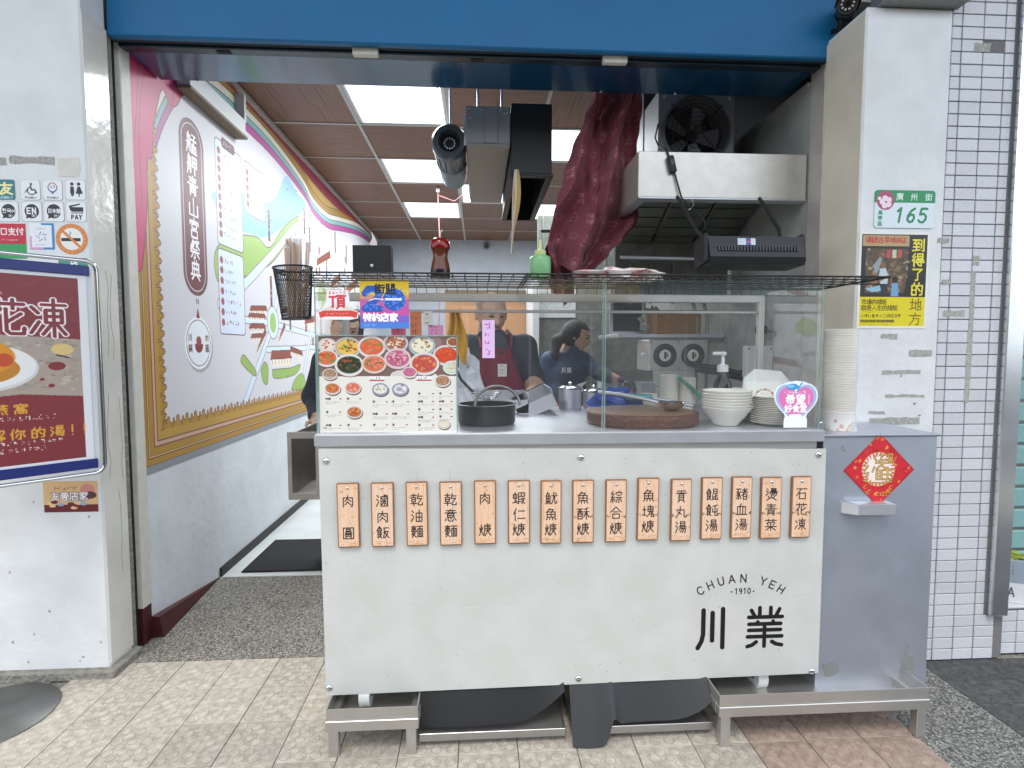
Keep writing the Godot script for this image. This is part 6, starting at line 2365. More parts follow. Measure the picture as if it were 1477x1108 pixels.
# ---------------------------------------------------------------- overhead equipment
func build_overhead() -> void:
	var st := S()
	# range hood
	var ho := thing("range_hood", "big stainless range hood with smoky stains above the kitchen", "range hood")
	bx(st, .752, 1.568, 2.068, 2.278, -2.606, -2.60, .002)
	part(ho, "front", st, M.hood)
	st = S()
	bx(st, .752, .758, 2.068, 2.278, -3.5, -2.606)
	part(ho, "side", st, M.hood)
	st = S()
	bx(st, .758, 1.568, 2.26, 2.277, -3.5, -2.606)
	bx(st, .758, 1.568, 2.068, 2.27, -3.5, -3.49)
	part(ho, "shell", st, M.hood)
	st = S()
	bx(st, .755, 1.568, 2.060, 2.068, -2.66, -2.598, .002)
	bx(st, .755, .80, 2.060, 2.068, -3.5, -2.66, .002)
	part(ho, "gutter", st, M.steel)
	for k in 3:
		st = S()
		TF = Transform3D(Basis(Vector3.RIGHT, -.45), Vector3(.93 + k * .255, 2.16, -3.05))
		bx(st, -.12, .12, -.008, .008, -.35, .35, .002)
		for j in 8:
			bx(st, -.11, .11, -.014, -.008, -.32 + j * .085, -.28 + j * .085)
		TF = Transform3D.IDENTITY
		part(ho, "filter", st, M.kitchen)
	# exhaust fan on top
	var fa := thing("exhaust_fan", "square box exhaust fan with a round wire guard above the hood", "fan", Vector3(1.182, 2.53, -3.0))
	st = S()
	var ring := []
	var sq := []
	for k in 40:
		var a := TAU * k / 40.0
		ring.append(Vector2(cos(a), sin(a)) * .178)
		var m := maxf(absf(cos(a)), absf(sin(a)))
		sq.append(Vector2(cos(a), sin(a)) / m * .21)
	for k in 40:
		var k2 := (k + 1) % 40
		for zz in [[.0, 1.0], [-.25, -1.0]]:
			face(st, [Vector3(ring[k].x, ring[k].y, zz[0]), Vector3(ring[k2].x, ring[k2].y, zz[0]), Vector3(sq[k2].x, sq[k2].y, zz[0]), Vector3(sq[k].x, sq[k].y, zz[0])], Vector3(0, 0, zz[1]))
		face(st, [Vector3(sq[k].x, sq[k].y, 0), Vector3(sq[k2].x, sq[k2].y, 0), Vector3(sq[k2].x, sq[k2].y, -.25), Vector3(sq[k].x, sq[k].y, -.25)], Vector3(sq[k].x, sq[k].y, 0))
	part(fa, "frame", st, M.fan_grey)
	st = S()
	for k in 40:
		var k2 := (k + 1) % 40
		face(st, [Vector3(ring[k].x, ring[k].y, .012), Vector3(ring[k2].x, ring[k2].y, .012), Vector3(ring[k2].x, ring[k2].y, -.2), Vector3(ring[k].x, ring[k].y, -.2)], Vector3(-ring[k].x, -ring[k].y, 0))
		var o := 1.08
		face(st, [Vector3(ring[k].x, ring[k].y, .012), Vector3(ring[k2].x, ring[k2].y, .012), Vector3(ring[k2].x * o, ring[k2].y * o, .002), Vector3(ring[k].x * o, ring[k].y * o, .002)], Vector3(0, 0, 1))
	cyl(st, Vector3(0, 0, -.2), Vector3(0, 0, -.21), .18, .18, 32)
	part(fa, "drum", st, M.fan_dark)
	st = S()
	for k in 7:
		var rr := []
		for j in 33:
			var a := TAU * j / 32.0
			rr.append(Vector3(cos(a), sin(a), 0) * (.025 + k * .0235) + Vector3(0, 0, .012 + .02 * (1 - k / 6.0)))
		tube(st, rr, .0016, 4)
	for k in 4:
		var a := PI / 4 + PI / 2 * k
		tube(st, [Vector3(cos(a), sin(a), 0) * .02 + Vector3(0, 0, .034), Vector3(cos(a), sin(a), 0) * .1 + Vector3(0, 0, .026), Vector3(cos(a), sin(a), 0) * .2 + Vector3(0, 0, .008)], .0026, 5)
	cyl(st, Vector3(0, 0, .03), Vector3(0, 0, .036), .022, .018, 16)
	part(fa, "wire_guard", st, M.fan_wire)
	st = S()
	cyl(st, Vector3(0, 0, -.14), Vector3(0, 0, -.05), .04, .03, 16)
	part(fa, "hub", st, M.dark)
	for k in 5:
		var a := TAU * k / 5.0
		st = S()
		TF = Transform3D(Basis(Vector3.BACK, a), Vector3(0, 0, -.09)) * Transform3D(Basis(Vector3.RIGHT, .5), Vector3.ZERO)
		prism(st, V2([.03, -.02, .16, -.055, .168, .02, .15, .05, .03, .02]), -.002, .002)
		TF = Transform3D.IDENTITY
		part(fa, "blade", st, M.fan_grey)
	for p in [[-.18, .18], [.18, .18], [-.18, -.18], [.18, -.18]]:
		st = S()
		ball(st, Vector3(p[0], p[1], .002), .01, 1, 8)
		part(fa, "bolt", st, M.steel)
	var du := thing("duct_box", "dark grey sheet metal duct behind the exhaust fan", "duct")
	st = S()
	bx(st, .97, 2.14, 2.28, 3.03, -4.6, -3.27)
	part(du, "casing", st, M.steel_duct)
	st = S()
	bx(st, 1.42, 1.45, 2.6, 3.02, -3.268, -3.255)
	part(du, "seam", st, M.steel_dark)
	# power cord of the lamp with its switch
	var co := thing("lamp_cord", "black cord with an inline switch hanging over the hood front", "cord")
	st = S()
	tube(st, [Vector3(.968, 2.56, -2.99), Vector3(.93, 2.46, -2.92), Vector3(.885, 2.345, -2.72), Vector3(.882, 2.285, -2.593), Vector3(.92, 2.18, -2.59), Vector3(.955, 2.06, -2.585), Vector3(.99, 1.98, -2.5), Vector3(1.0, 1.92, -2.42), Vector3(.985, 1.87, -2.38)], .0045, 6)
	part(co, "cord", st, M.rubber)
	st = S()
	TF = Transform3D(Basis(Vector3.BACK, .25), Vector3(.905, 2.215, -2.588))
	bx(st, -.016, .016, -.04, .04, -.01, .014, .006)
	part(co, "switch", st, M.rubber)
	st = S()
	bx(st, -.007, .007, -.006, .02, .014, .017, .002)
	TF = Transform3D.IDENTITY
	part(co, "rocker", st, pm(Color(.3, .3, .3), .4))
	# black flood lamp under the hood
	var fl := thing("flood_lamp", "long black finned lamp hanging under the range hood", "lamp", Vector3(1.14, 1.76, -2.3))
	st = S()
	TF = Transform3D(Basis(Vector3.RIGHT, -.15), Vector3.ZERO)
	prismx(st, V2([-.06, -.06, .075, -.075, .085, -.045, .07, .045, -.05, .055, -.07, .02]), -.20, .20)
	part(fl, "housing", st, M.black)
	for k in 26:
		st = S()
		bx(st, -.165 + k * .0132, -.158 + k * .0132, -.02, .0, .08, .0865)
		part(fl, "vent_slot", st, M.fin)
	st = S()
	for a in 26:
		for b in 3:
			bx(st, -.165 + a * .0132, -.158 + a * .0132, -.066 - b * .0, -.063, .0 + b * .022, .012 + b * .022)
	part(fl, "grille", st, M.fin)
	st = S()
	bx(st, -.08, -.005, .006, .034, .0755, .0785)
	part(fl, "label", st, M.lamp_label)
	for s in [-1, 1]:
		st = S()
		bx(st, s * .205 - .01, s * .205 + .01, -.06, .06, -.05, .07, .006)
		part(fl, "end_cap", st, M.rubber)
	TF = Transform3D.IDENTITY
	for s in [-1, 1]:
		st = S()
		tube(st, [Vector3(s * .16, .03, -.02), Vector3(s * .19, .12, -.1), Vector3(s * .2, .31, -.30)], .008, 7)
		part(fl, "hanger", st, M.rubber)
	st = S()
	var hk := []
	for k in 9:
		var a := PI * k / 8.0
		hk.append(Vector3(-.14 + sin(a) * .02, .30 - k * .006, -.3 + cos(a) * .01))
	tube(st, hk, .003, 6)
	part(fl, "hook", st, M.chrome)
	# blower unit: grey casing, black duct, motor drum
	var bl := thing("ventilation_unit", "grey blower casing with a motor drum and black duct hung from the ceiling", "ventilator")
	st = S()
	bx(st, -.063, .172, 2.44, 2.635, -4.1, -3.0, .004)
	part(bl, "casing", st, M.unit_grey)
	st = S()
	bx(st, .035, .105, 2.443, 2.632, -3.0, -2.993, .002)
	part(bl, "cover_strip", st, M.unit_grey)
	st = S()
	bx(st, -.055, .168, 2.415, 2.439, -4.08, -2.985, .003)
	part(bl, "bottom_tray", st, M.unit_tray)
	for p in [[-.045, 2.62], [.02, 2.615], [.12, 2.615], [.155, 2.6], [-.045, 2.5], [-.04, 2.57], [.14, 2.6]]:
		st = S()
		ball(st, Vector3(p[0], p[1], -2.998), .005, 1, 8)
		part(bl, "bolt", st, M.steel)
	for p in [[.0, -3.1], [.13, -3.1], [.0, -3.9], [.13, -3.9]]:
		st = S()
		cyl(st, Vector3(p[0], 2.635, p[1]), Vector3(p[0], 3.04, p[1]), .006, .006, 8)
		part(bl, "hanger_rod", st, M.steel)
	st = S()
	bx(st, .176, .395, 2.29, 2.655, -3.02, -3.0, .003)
	bx(st, .176, .19, 2.29, 2.655, -4.0, -3.02)
	bx(st, .381, .395, 2.29, 2.655, -4.0, -3.02)
	bx(st, .176, .395, 2.64, 2.655, -4.0, -3.02)
	bx(st, .176, .395, 2.29, 2.64, -4.02, -4.0)
	var dk := part(bl, "duct", st, M.duct_black)
	st = S()
	bx(st, .168, .403, 2.275, 2.289, -3.03, -2.992, .002)
	bx(st, .168, .203, 2.275, 2.289, -4.0, -3.03, .002)
	bx(st, .368, .403, 2.275, 2.289, -4.0, -3.03, .002)
	bx(st, .168, .403, 2.275, 2.289, -4.03, -4.0, .002)
	part(dk, "flange", st, M.duct_black)
	st = S()
	TF = Transform3D(Basis(Vector3.RIGHT, -PI / 2), Vector3(-.155, 2.475, -3.07))
	lathe(st, Vector3.ZERO, V2([.052, .04, .06, -.005, .085, -.008, .098, .012, .098, .05, .086, .062, .086, .25, .093, .262, .093, .30, .086, .31, .08, .62, .06, .66, 0, .66]), 32)
	part(bl, "motor_drum", st, M.drum)
	st = S()
	cyl(st, Vector3(0, .05, 0), Vector3(0, .09, 0), .055, .05, 24)
	part(bl, "fan_wheel", st, M.dark)
	for k in 12:
		st = S()
		var a := TAU * k / 12.0
		bx(st, cos(a) * .028 - .004, cos(a) * .028 + .004, .03, .05, sin(a) * .028 - .004, sin(a) * .028 + .004)
		part(bl, "vane", st, M.steel)
	for k in 16:
		st = S()
		var a := TAU * k / 16.0
		TF = Transform3D(Basis(Vector3.RIGHT, -PI / 2), Vector3(-.155, 2.475, -3.07)) * Transform3D(Basis(Vector3.UP, a), Vector3.ZERO)
		bx(st, .084, .092, .07, .24, -.004, .004)
		part(bl, "rib", st, M.drum)
	TF = Transform3D.IDENTITY
	st = S()
	cyl(st, Vector3(-.155, 2.58, -3.2), Vector3(-.155, 3.04, -3.2), .006, .006, 8)
	part(bl, "hanger_rod", st, M.steel)
	st = S()
	bx(st, -.075, -.06, 2.45, 2.6, -3.5, -3.05)
	part(bl, "mounting_plate", st, M.steel)
	# string and hook, hanging strip, small camera
	var sg := thing("pull_string", "thin pink string hanging from a small hook on the ceiling", "string")
	st = S()
	tube(st, [Vector3(-.42, 3.035, -5.9), Vector3(-.42, 2.95, -5.9), Vector3(-.40, 2.3, -5.9), Vector3(-.43, 1.3, -5.9)], .006, 5)
	tube(st, [Vector3(-.42, 2.96, -5.9), Vector3(-.25, 2.90, -5.9), Vector3(-.12, 3.0, -5.9)], .006, 5)
	part(sg, "string", st, pm(Color(.72, .50, .50), .7))
	st = S()
	bx(st, -.44, -.40, 2.99, 3.036, -5.92, -5.88, .006)
	part(sg, "hook", st, M.white_paint)
	var fs := thing("hanging_strip", "curled yellow and white paper strip hanging below the black duct", "strip")
	st = S()
	var pts := []
	for k in 15:
		var v := k / 14.0
		pts.append([Vector3(.205 - v * .02 + sin(v * 5) * .006, 2.30 - v * .44, -2.97), .004 + .018 * sin(PI * minf(v * 1.25 + .08, 1.0)) * (1 - v * .35), v])
	for k in 14:
		var a: Array = pts[k]
		var b: Array = pts[k + 1]
		for s in [0, 1]:
			var zz: float = -.001 * s
			face(st, [a[0] + Vector3(-a[1], 0, zz), a[0] + Vector3(a[1], 0, zz + a[1] * .8), b[0] + Vector3(b[1], 0, zz + b[1] * .8), b[0] + Vector3(-b[1], 0, zz)], Vector3(0, 0, 1 - 2 * s))
	part(fs, "paper", st, pm(Color(.74, .60, .36), .7))
	st = S()
	for k in 14:
		var a: Array = pts[k]
		var b: Array = pts[k + 1]
		face(st, [a[0] + Vector3(-a[1] - .004, 0, -.003), a[0] + Vector3(-a[1] * .1, 0, .008), b[0] + Vector3(-b[1] * .1, 0, .008), b[0] + Vector3(-b[1] - .004, 0, -.003)], Vector3(0, 0, 1))
	part(fs, "backing", st, pm(Color(.80, .77, .70), .7))
	var dc := thing("ceiling_camera", "tiny round grey camera high on the back wall", "camera", Vector3(.12, 2.95, -8.67))
	st = S()
	ball(st, Vector3.ZERO, .055, 1, 16)
	part(dc, "dome", st, M.fan_grey)
	st = S()
	cyl(st, Vector3(0, -.01, .045), Vector3(0, -.012, .062), .028, .024, 14)
	part(dc, "lens", st, M.black)
	# maroon cloth bundled up over the counter
	M.drape = drape_mat()
	curtain("maroon_curtain", "maroon printed cloth bundled in heavy folds beside the hood", -2.93,
		[[-.0, .655, .86], [.08, .60, .865], [.2, .555, .852], [.35, .50, .842], [.5, .45, .838], [.62, .415, .85], [.72, .40, .83], [.82, .385, .76], [.9, .38, .68], [1.0, .40, .60]], 2.73, 1.755, 1)
	curtain("maroon_curtain", "maroon printed cloth hanging further back behind the squeeze bottle", -3.9,
		[[0, .58, .66], [.3, .54, .66], [.6, .47, .64], [1.0, .50, .66]], 2.42, 1.70, 2)
	var rd := thing("curtain_rod", "short dark rod pointing from the back maroon cloth", "rod")
	st = S()
	tube(st, [Vector3(.44, 2.17, -3.86), Vector3(.60, 2.14, -3.7)], .012, 8)
	tube(st, [Vector3(.47, 2.02, -4.0), Vector3(.50, 2.09, -4.0)], .016, 8)
	part(rd, "rod", st, M.fin)

func prismx(st: SurfaceTool, zy: Array, x0: float, x1: float) -> void:
	var keep := TF
	TF = TF * Transform3D(Basis(Vector3(0, 0, -1), Vector3(0, 1, 0), Vector3(1, 0, 0)), Vector3.ZERO)
	var q := []
	for p in zy:
		q.append(Vector2(-p.x, p.y))
	prism(st, q, x0, x1)
	TF = keep

func drape_mat() -> StandardMaterial3D:
	var im := img(256, 256, rgb(0x7a3540))
	var ink := rgb(0xa96c70)
	var r := RandomNumberGenerator.new()
	r.seed = 8
	for a in 4:
		for b in 4:
			var x := a * 64 + 8 + (b % 2) * 20
			var y := b * 64 + 8
			match (a * 3 + b * 2) % 5:
				0:
					text(im, "川業", x, y, 15, 2, ink, false, 1.1)
					text(im, "肉圓", x, y + 18, 15, 1.5, ink, false, 1.1)
				1:
					ell(im, x + 18, y + 18, 17, 17, ink)
					ell(im, x + 18, y + 18, 15, 15, rgb(0x7a3540))
					ell(im, x + 18, y + 21, 9, 7, ink)
				2:
					sl(im, [x, y + 30, x + 16, y, x + 34, y + 30, x, y + 30], 2, ink)
					sl(im, [x + 8, y + 18, x + 26, y + 18], 2, ink)
				3:
					for k in 3:
						ell(im, x + k * 13 + 5, y + 8 + (k % 2) * 10, 6, 6, ink)
						ell(im, x + k * 13 + 5, y + 8 + (k % 2) * 10, 4, 4, rgb(0x7a3540))
				4:
					sl(im, [x, y + 8, x + 34, y + 8, x + 30, y + 22, x + 4, y + 22, x, y + 8], 2, ink)
	var m := tm(im, .75)
	m.rim_enabled = true
	m.rim = 0.3
	return m

func curtain(called: String, label: String, z: float, rows: Array, y1: float, y0: float, sd: int) -> void:
	var f := FastNoiseLite.new()
	f.seed = sd
	f.frequency = 1.0
	var c := thing(called, label, "curtain", Vector3.ZERO, 0, "maroon printed cloths")
	var st := S()
	var nx := 64
	var ny := 48
	var g := []
	for j in ny + 1:
		var v := float(j) / ny
		var k := 0
		while k < rows.size() - 2 and rows[k + 1][0] < v:
			k += 1
		var t: float = smoothstep(rows[k][0], rows[k + 1][0], v)
		var xl: float = lerpf(rows[k][1], rows[k + 1][1], t)
		var xr: float = lerpf(rows[k][2], rows[k + 1][2], t)
		var row := []
		for i in nx + 1:
			var u := float(i) / nx
			var fold := sin(u * 22 + f.get_noise_2d(u * 2, v * 1.5) * 5) * .022 + sin(u * 12 + v * 2.5 + f.get_noise_2d(v * 1.5, 7) * 3) * .05 + f.get_noise_2d(u * 2.5, v * .8) * .03
			var x := lerpf(xl, xr, u) + f.get_noise_2d(u * 1.5 + 9, v * 1.5) * .03
			var y := lerpf(y1, y0, v) + (sin(u * 6 + 1) * .03 + f.get_noise_2d(u * 2, 3) * .05) * v
			# belly towards the bottom
			row.append(Vector3(x, y, z + fold + .07 * sin(PI * u) * v))
		g.append(row)
	for j in ny:
		for i in nx:
			var q := [g[j + 1][i], g[j + 1][i + 1], g[j][i + 1], g[j][i]]
			var ns := []
			for a in [[j + 1, i], [j + 1, i + 1], [j, i + 1], [j, i]]:
				var jj: int = clampi(a[0], 1, ny - 1)
				var ii: int = clampi(a[1], 1, nx - 1)
				ns.append((g[jj][ii + 1] - g[jj][ii - 1]).cross(g[jj - 1][ii] - g[jj + 1][ii]).normalized())
			var us := [Vector2(i, j + 1), Vector2(i + 1, j + 1), Vector2(i + 1, j), Vector2(i, j)]
			for a in [0, 3, 2, 0, 2, 1]:
				vx(st, q[a], ns[a], us[a] * Vector2(1.5 / nx, 2.2 / ny) * (1.0 if sd == 1 else .6))
	part(c, "cloth", st, M.drape)

# a thin printed sheet cut to an outline; print stretched over its w x h box, y up
func cut(outline: Array, w: float, h: float, t := .001) -> SurfaceTool:
	var st := S()
	var pk := PackedVector2Array(outline)
	var tr := Geometry2D.triangulate_polygon(pk)
	for i in range(0, tr.size(), 3):
		var p := []
		for k in 3:
			p.append(pk[tr[i + k]])
		if (p[1] - p[0]).cross(p[2] - p[0]) > 0:
			p.reverse()
		for q in p:
			vx(st, Vector3(q.x, q.y, t), Vector3.BACK, Vector2(q.x / w + .5, .5 - q.y / h))
	for i in pk.size():
		var a := pk[i]
		var b := pk[(i + 1) % pk.size()]
		var o := Vector3(b.y - a.y, a.x - b.x, 0).normalized()
		for k in [[a, 0.0], [b, t], [b, 0.0], [a, 0.0], [a, t], [b, t]]:
			vx(st, Vector3(k[0].x, k[0].y, k[1]), o, Vector2(k[0].x / w * .99 + .5, .5 - k[0].y / h * .99))
	return st

func rr2(w: float, h: float, r: float) -> Array:
	var p := []
	for c in [[1, 1, 0], [-1, 1, 1], [-1, -1, 2], [1, -1, 3]]:
		for k in 5:
			var a: float = PI / 2 * (c[2] + k / 4.0)
			p.append(Vector2(c[0] * (w * .5 - r) + cos(a) * r, c[1] * (h * .5 - r) + sin(a) * r))
	return p

func disc2(r: float, n := 36) -> Array:
	var p := []
	for k in n:
		p.append(Vector2(cos(TAU * k / n), sin(TAU * k / n)) * r)
	return p

func icon(kind: String) -> Image:
	var im := img(96, 96, rgb(0x9a9a9a))
	var ink := rgb(0x202326)
	rrect(im, 1, 1, 94, 94, 12, rgb(0xe6e8e8))
	match kind:
		"友":
			rrect(im, 0, 0, 96, 96, 10, rgb(0x1f7580))
			glyph(im, "友", 30, 14, 58, 58, 9, rgb(0xefe3a0))
			text(im, "FRIENDLY", 14, 80, 11, 2, rgb(0xe6e8e8), false, 1.28)
		"wheel":
			ell(im, 52, 20, 6, 6, ink)
			sl(im, [50, 28, 52, 46, 70, 48, 78, 62], 7, ink)
			var p := []
			for k in 15:
				var a := -.5 + k * .27
				p.append(Vector2(54 + cos(a + .7) * 20, 52 + sin(a + .7) * 18))
			stroke(im, p, 5, ink)
			sl(im, [46, 34, 34, 44, 22, 60], 5, ink)
			text(im, "FRIENDLY", 20, 80, 9, 2, ink, false, 1.25)
		"pin":
			pl(im, [32, 46, 64, 46, 48, 70], rgb(0x45579a))
			ell(im, 48, 36, 24, 24, rgb(0xb8483c))
			ell(im, 48, 38, 22, 22, rgb(0x45579a))
			ell(im, 48, 35, 19, 19, rgb(0xe6e8e8))
			sl(im, [40, 26, 40, 38, 46, 38], 3, ink)
			sl(im, [52, 28, 58, 28, 56, 40], 3, ink)
			text(im, "FRIENDLY", 20, 80, 9, 2, ink, false, 1.25)
		"wc":
			for x in [32, 64]:
				ell(im, x, 20, 8, 8, ink)
			pl(im, [24, 32, 40, 32, 42, 60, 36, 78, 28, 78, 22, 60], ink)
			pl(im, [58, 32, 70, 32, 82, 66, 68, 66, 66, 80, 62, 80, 60, 66, 48, 66], ink)
		"EN", "kr", "jp":
			ell(im, 48, 46, 34, 34, ink)
			pl(im, [24, 60, 18, 82, 44, 74], ink)
			var w := rgb(0xf0f0f0)
			if kind == "EN":
				text(im, "EN", 24, 30, 28, 6, w, false, 1.2, 1.2)
			elif kind == "kr":
				text(im, "한국어", 18, 34, 21, 3, w, false, 1.02)
			else:
				text(im, "日本語", 18, 34, 21, 3, w, false, 1.02)
			text(im, "OK!", 48, 62, 11, 2, w, false, 1.25)
		"pay":
			pl(im, [14, 20, 66, 8, 68, 14, 24, 26, 26, 40, 20, 42], ink)
			rrect(im, 24, 26, 58, 22, 3, ink)
			rect(im, 24, 52, 58, 4, ink)
			text(im, "PAY", 24, 64, 20, 5, ink, false, 1.3, 1.1)
	return im

func build_stickers() -> void:
	var g := "stickers on the left pillar"
	var z := -2.2995
	var list := [["友", -1.845, 1.971, .088, "teal square sticker with a cream character on the white pillar"], ["wheel", -1.7435, 1.971, .073, "white sticker with a wheelchair symbol on the pillar"], ["pin", -1.661, 1.972, .073, "white sticker with a round map pin symbol on the pillar"], ["wc", -1.575, 1.974, .076, "white sticker with man and woman symbols on the pillar"],
		["kr", -1.829, 1.887, .074, "white sticker with Korean letters in a black speech bubble"], ["EN", -1.7425, 1.888, .075, "white sticker reading EN in a black speech bubble"], ["jp", -1.660, 1.889, .075, "white sticker with Japanese letters in a black speech bubble"], ["pay", -1.5765, 1.890, .076, "white sticker reading PAY under two bank cards"]]
	for s in list:
		single("icon_sticker", s[4], "sticker", cut(rr2(s[3], .077, .008), s[3], .077), tm(icon(s[0]), .35), Vector3(s[1], s[2], z), 0, g)
	var im := img(192, 100, rgb(0xc01f3a))
	rrect(im, 10, 20, 50, 54, 10, rgb(0xe9e2e2))
	rrect(im, 16, 26, 38, 42, 6, rgb(0xc01f3a))
	text(im, "口支付", 66, 20, 38, 5, rgb(0xeeeaea), false, 1.04)
	specks(im, 66, 76, 90, 12, 10, rgb(0xeeeaea), 3)
	single("payment_sticker", "red payment sticker with white characters on the pillar", "sticker", sheet(.145, .078, .001), tm(im, .35), Vector3(-1.8425, 1.802, z), 0, g)
	im = img(128, 24, rgb(0x2f9a55))
	single("payment_sticker", "green strip sticker tucked under the red payment sticker", "sticker", sheet(.145, .055, .001), tm(im, .35), Vector3(-1.8425, 1.734, z), 0, g)
	im = img(110, 120, rgb(0xe4e6ea))
	rect(im, 54, 0, 56, 9, rgb(0x3f86bd))
	rect(im, 100, 0, 10, 120, rgb(0x3f86bd))
	rect(im, 0, 60, 8, 60, rgb(0xd39ac0))
	rect(im, 0, 111, 60, 9, rgb(0xd39ac0))
	rect(im, 60, 111, 50, 9, rgb(0x3f86bd))
	specks(im, 26, 20, 50, 10, 9, rgb(0x555566), 4)
	specks(im, 24, 96, 60, 8, 7, rgb(0x555566), 5)
	for k in 5:
		var a := TAU * k / 5.0
		sl(im, [54 + cos(a) * 12, 62 + sin(a) * 12, 54 + cos(a + .8) * 24, 62 + sin(a + .8) * 22], 4, [rgb(0x4f7fb5), rgb(0xc06a9a), rgb(0x8ea0b0)][k % 3])
	single("tax_sticker", "square white sticker with blue and pink corners on the pillar", "sticker", sheet(.091, .101, .001), tm(im, .35), Vector3(-1.7095, 1.7935, z), 0, g)
	im = img(128, 128, rgb(0xd6833a))
	ell(im, 64, 64, 46, 46, rgb(0xe8e6e2))
	rect(im, 22, 60, 78, 13, rgb(0x202326))
	sl(im, [46, 54, 58, 46, 62, 40, 58, 34], 3, rgb(0x555555))
	sl(im, [30, 32, 98, 98], 11, rgb(0xd6833a))
	for k in 20:
		var a := TAU * k / 20.0
		specks(im, 64 + cos(a) * 54 - 4, 64 + sin(a) * 54 - 4, 8, 8, 7, rgb(0xf0dcc0), k)
	single("no_smoking_sticker", "round orange no smoking sticker on the white pillar", "sticker", cut(disc2(.0595), .119, .119), tm(im, .35), Vector3(-1.5985, 1.784, z), 0, g)
	im = img(96, 40, rgb(0x4f8f80))
	text(im, "店", 40, 8, 24, 4, rgb(0xe8efe8))
	single("strip_sticker", "small teal strip sticker half hidden behind the menu stand", "sticker", sheet(.11, .04, .001), tm(im, .35), Vector3(-1.598, 1.69, z), 0, g)
	im = img(220, 132, rgb(0xd9b380))
	rect(im, 0, 100, 220, 32, rgb(0x6a2228))
	for k in 12:
		ell(im, rg.randf() * 220, 70 + rg.randf() * 50, 14, 7, [rgb(0x6a2228), rgb(0xe0c090), rgb(0x8fa8c0)][k % 3])
	ell(im, 180, 36, 30, 24, rgb(0xd08a80))
	ell(im, 190, 60, 26, 16, rgb(0x5a3a30))
	specks(im, 40, 22, 110, 14, 13, rgb(0x7a5a40), 6)
	for k in [[9.0, rgb(0x5a4a6a)], [4.5, rgb(0xf0ece6)]]:
		text(im, "友善店家", 28, 46, 36, k[0], k[1], false, 1.08)
	single("shop_sticker", "peeling tan and maroon sticker with white characters low on the pillar", "sticker", sheet(.209, .126, .001), tm(im, .4), Vector3(-1.6515, .755, z), 0, g)

	# stickers on the glass
	z = -1.8675
	im = img(160, 126, rgb(0xe9e4e4))
	var rd := rgb(0xc93a4a)
	pl(im, [22, 92, 58, 54, 104, 54, 138, 92], rgb(0xe4dad6))
	specks(im, 42, 12, 74, 14, 13, rd, 5)
	glyph(im, "頂", 46, 28, 64, 52, 8, rd)
	ell(im, 46, 84, 20, 9, rgb(0xd8cfc0))
	ell(im, 114, 84, 20, 9, rgb(0xd8cfc0))
	pl(im, [4, 96, 24, 88, 136, 88, 156, 96, 150, 118, 128, 112, 30, 112, 10, 118], rgb(0xd0493f))
	specks(im, 34, 96, 92, 10, 8, rgb(0xf0d8cc), 7)
	var o := []
	for p in V2([4, 118, 2, 94, 22, 84, 36, 48, 38, 8, 120, 8, 124, 48, 138, 84, 158, 94, 156, 118, 128, 124, 32, 124]):
		o.append(Vector2((p.x / 160 - .5) * .135, (.5 - p.y / 126) * .106))
	single("award_sticker", "red and white award sticker shaped like a small hat on the glass", "sticker", cut(o, .135, .106), tm(im, .4), Vector3(-.4645, 1.50, z))
	im = img(192, 192, rgb(0xe0bf30))
	var bands := [[0, 60, rgb(0xd9b92f)], [60, 76, rgb(0xd98a50)], [76, 104, rgb(0xb8609a)], [104, 140, rgb(0xc0559a)], [140, 168, rgb(0x7a62c0)], [168, 192, rgb(0x4a7fd0)]]
	for b in bands:
		rect(im, 0, b[0], 192, b[1] - b[0], b[2])
	var nv := rgb(0x2c58b0)
	text(im, "2", 14, 34, 82, 26, nv, false, 1.0, 1.5)
	ell(im, 134, 78, 44, 44, nv)
	for k in 30:
		ell(im, rg.randf_range(14, 178), rg.randf_range(34, 116), 4, 3, rgb(0x5f92dc) if im.get_pixel(clampi(0, 0, 0), 0) else nv)
	for k in 46:
		var p := Vector2(rg.randf_range(20, 176), rg.randf_range(40, 118))
		if im.get_pixelv(Vector2i(p)).b > .55 and im.get_pixelv(Vector2i(p)).r < .3:
			ell(im, p.x, p.y, 5, 3, rgb(0x4f86dc))
	text(im, "街盟", 58, 16, 40, 6, rgb(0x22283a), false, 1.05)
	sl(im, [36, 82, 60, 74, 92, 78], 4, rgb(0xe8e0ea))
	rect(im, 98, 72, 66, 9, rgb(0xdfe6f2))
	text(im, "特約店家", 12, 132, 32, 6.5, rgb(0xf2f0f4), false, 1.08)
	specks(im, 16, 174, 44, 8, 8, rgb(0xf2f0f4), 8)
	single("partner_poster", "small yellow to violet gradient poster with a big blue 20 on the glass", "poster", sheet(.161, .161, .0012), tm(im, .4), Vector3(-.3125, 1.5005, z))
	# heart shaped sticker
	im = img(160, 168, rgb(0xe8ecf2))
	var hs := []
	for k in 40:
		var a := TAU * k / 40.0
		hs.append(Vector2(80 + 74 * pow(sin(a), 3) * 1.0, 78 - 5.2 * (13 * cos(a) - 5 * cos(2 * a) - 2 * cos(3 * a) - cos(4 * a))))
	var outer: Array = hs.duplicate()
	for sc in [[1.0, rgb(0x9fb3d6)], [.86, rgb(0xd978b0)]]:
		var p := []
		for q in hs:
			p.append(Vector2(80, 76) + (q - Vector2(80, 76)) * sc[0])
		poly(im, p, sc[1])
	pl(im, [40, 146, 60, 120, 100, 120, 120, 146, 120, 166, 40, 166], rgb(0xe8ecf2))
	ell(im, 66, 24, 22, 11, rgb(0x3f97cf))
	ell(im, 60, 22, 13, 6, rgb(0x7fc0e6))
	sl(im, [84, 40, 92, 22, 100, 10], 5, rgb(0x3f97cf))
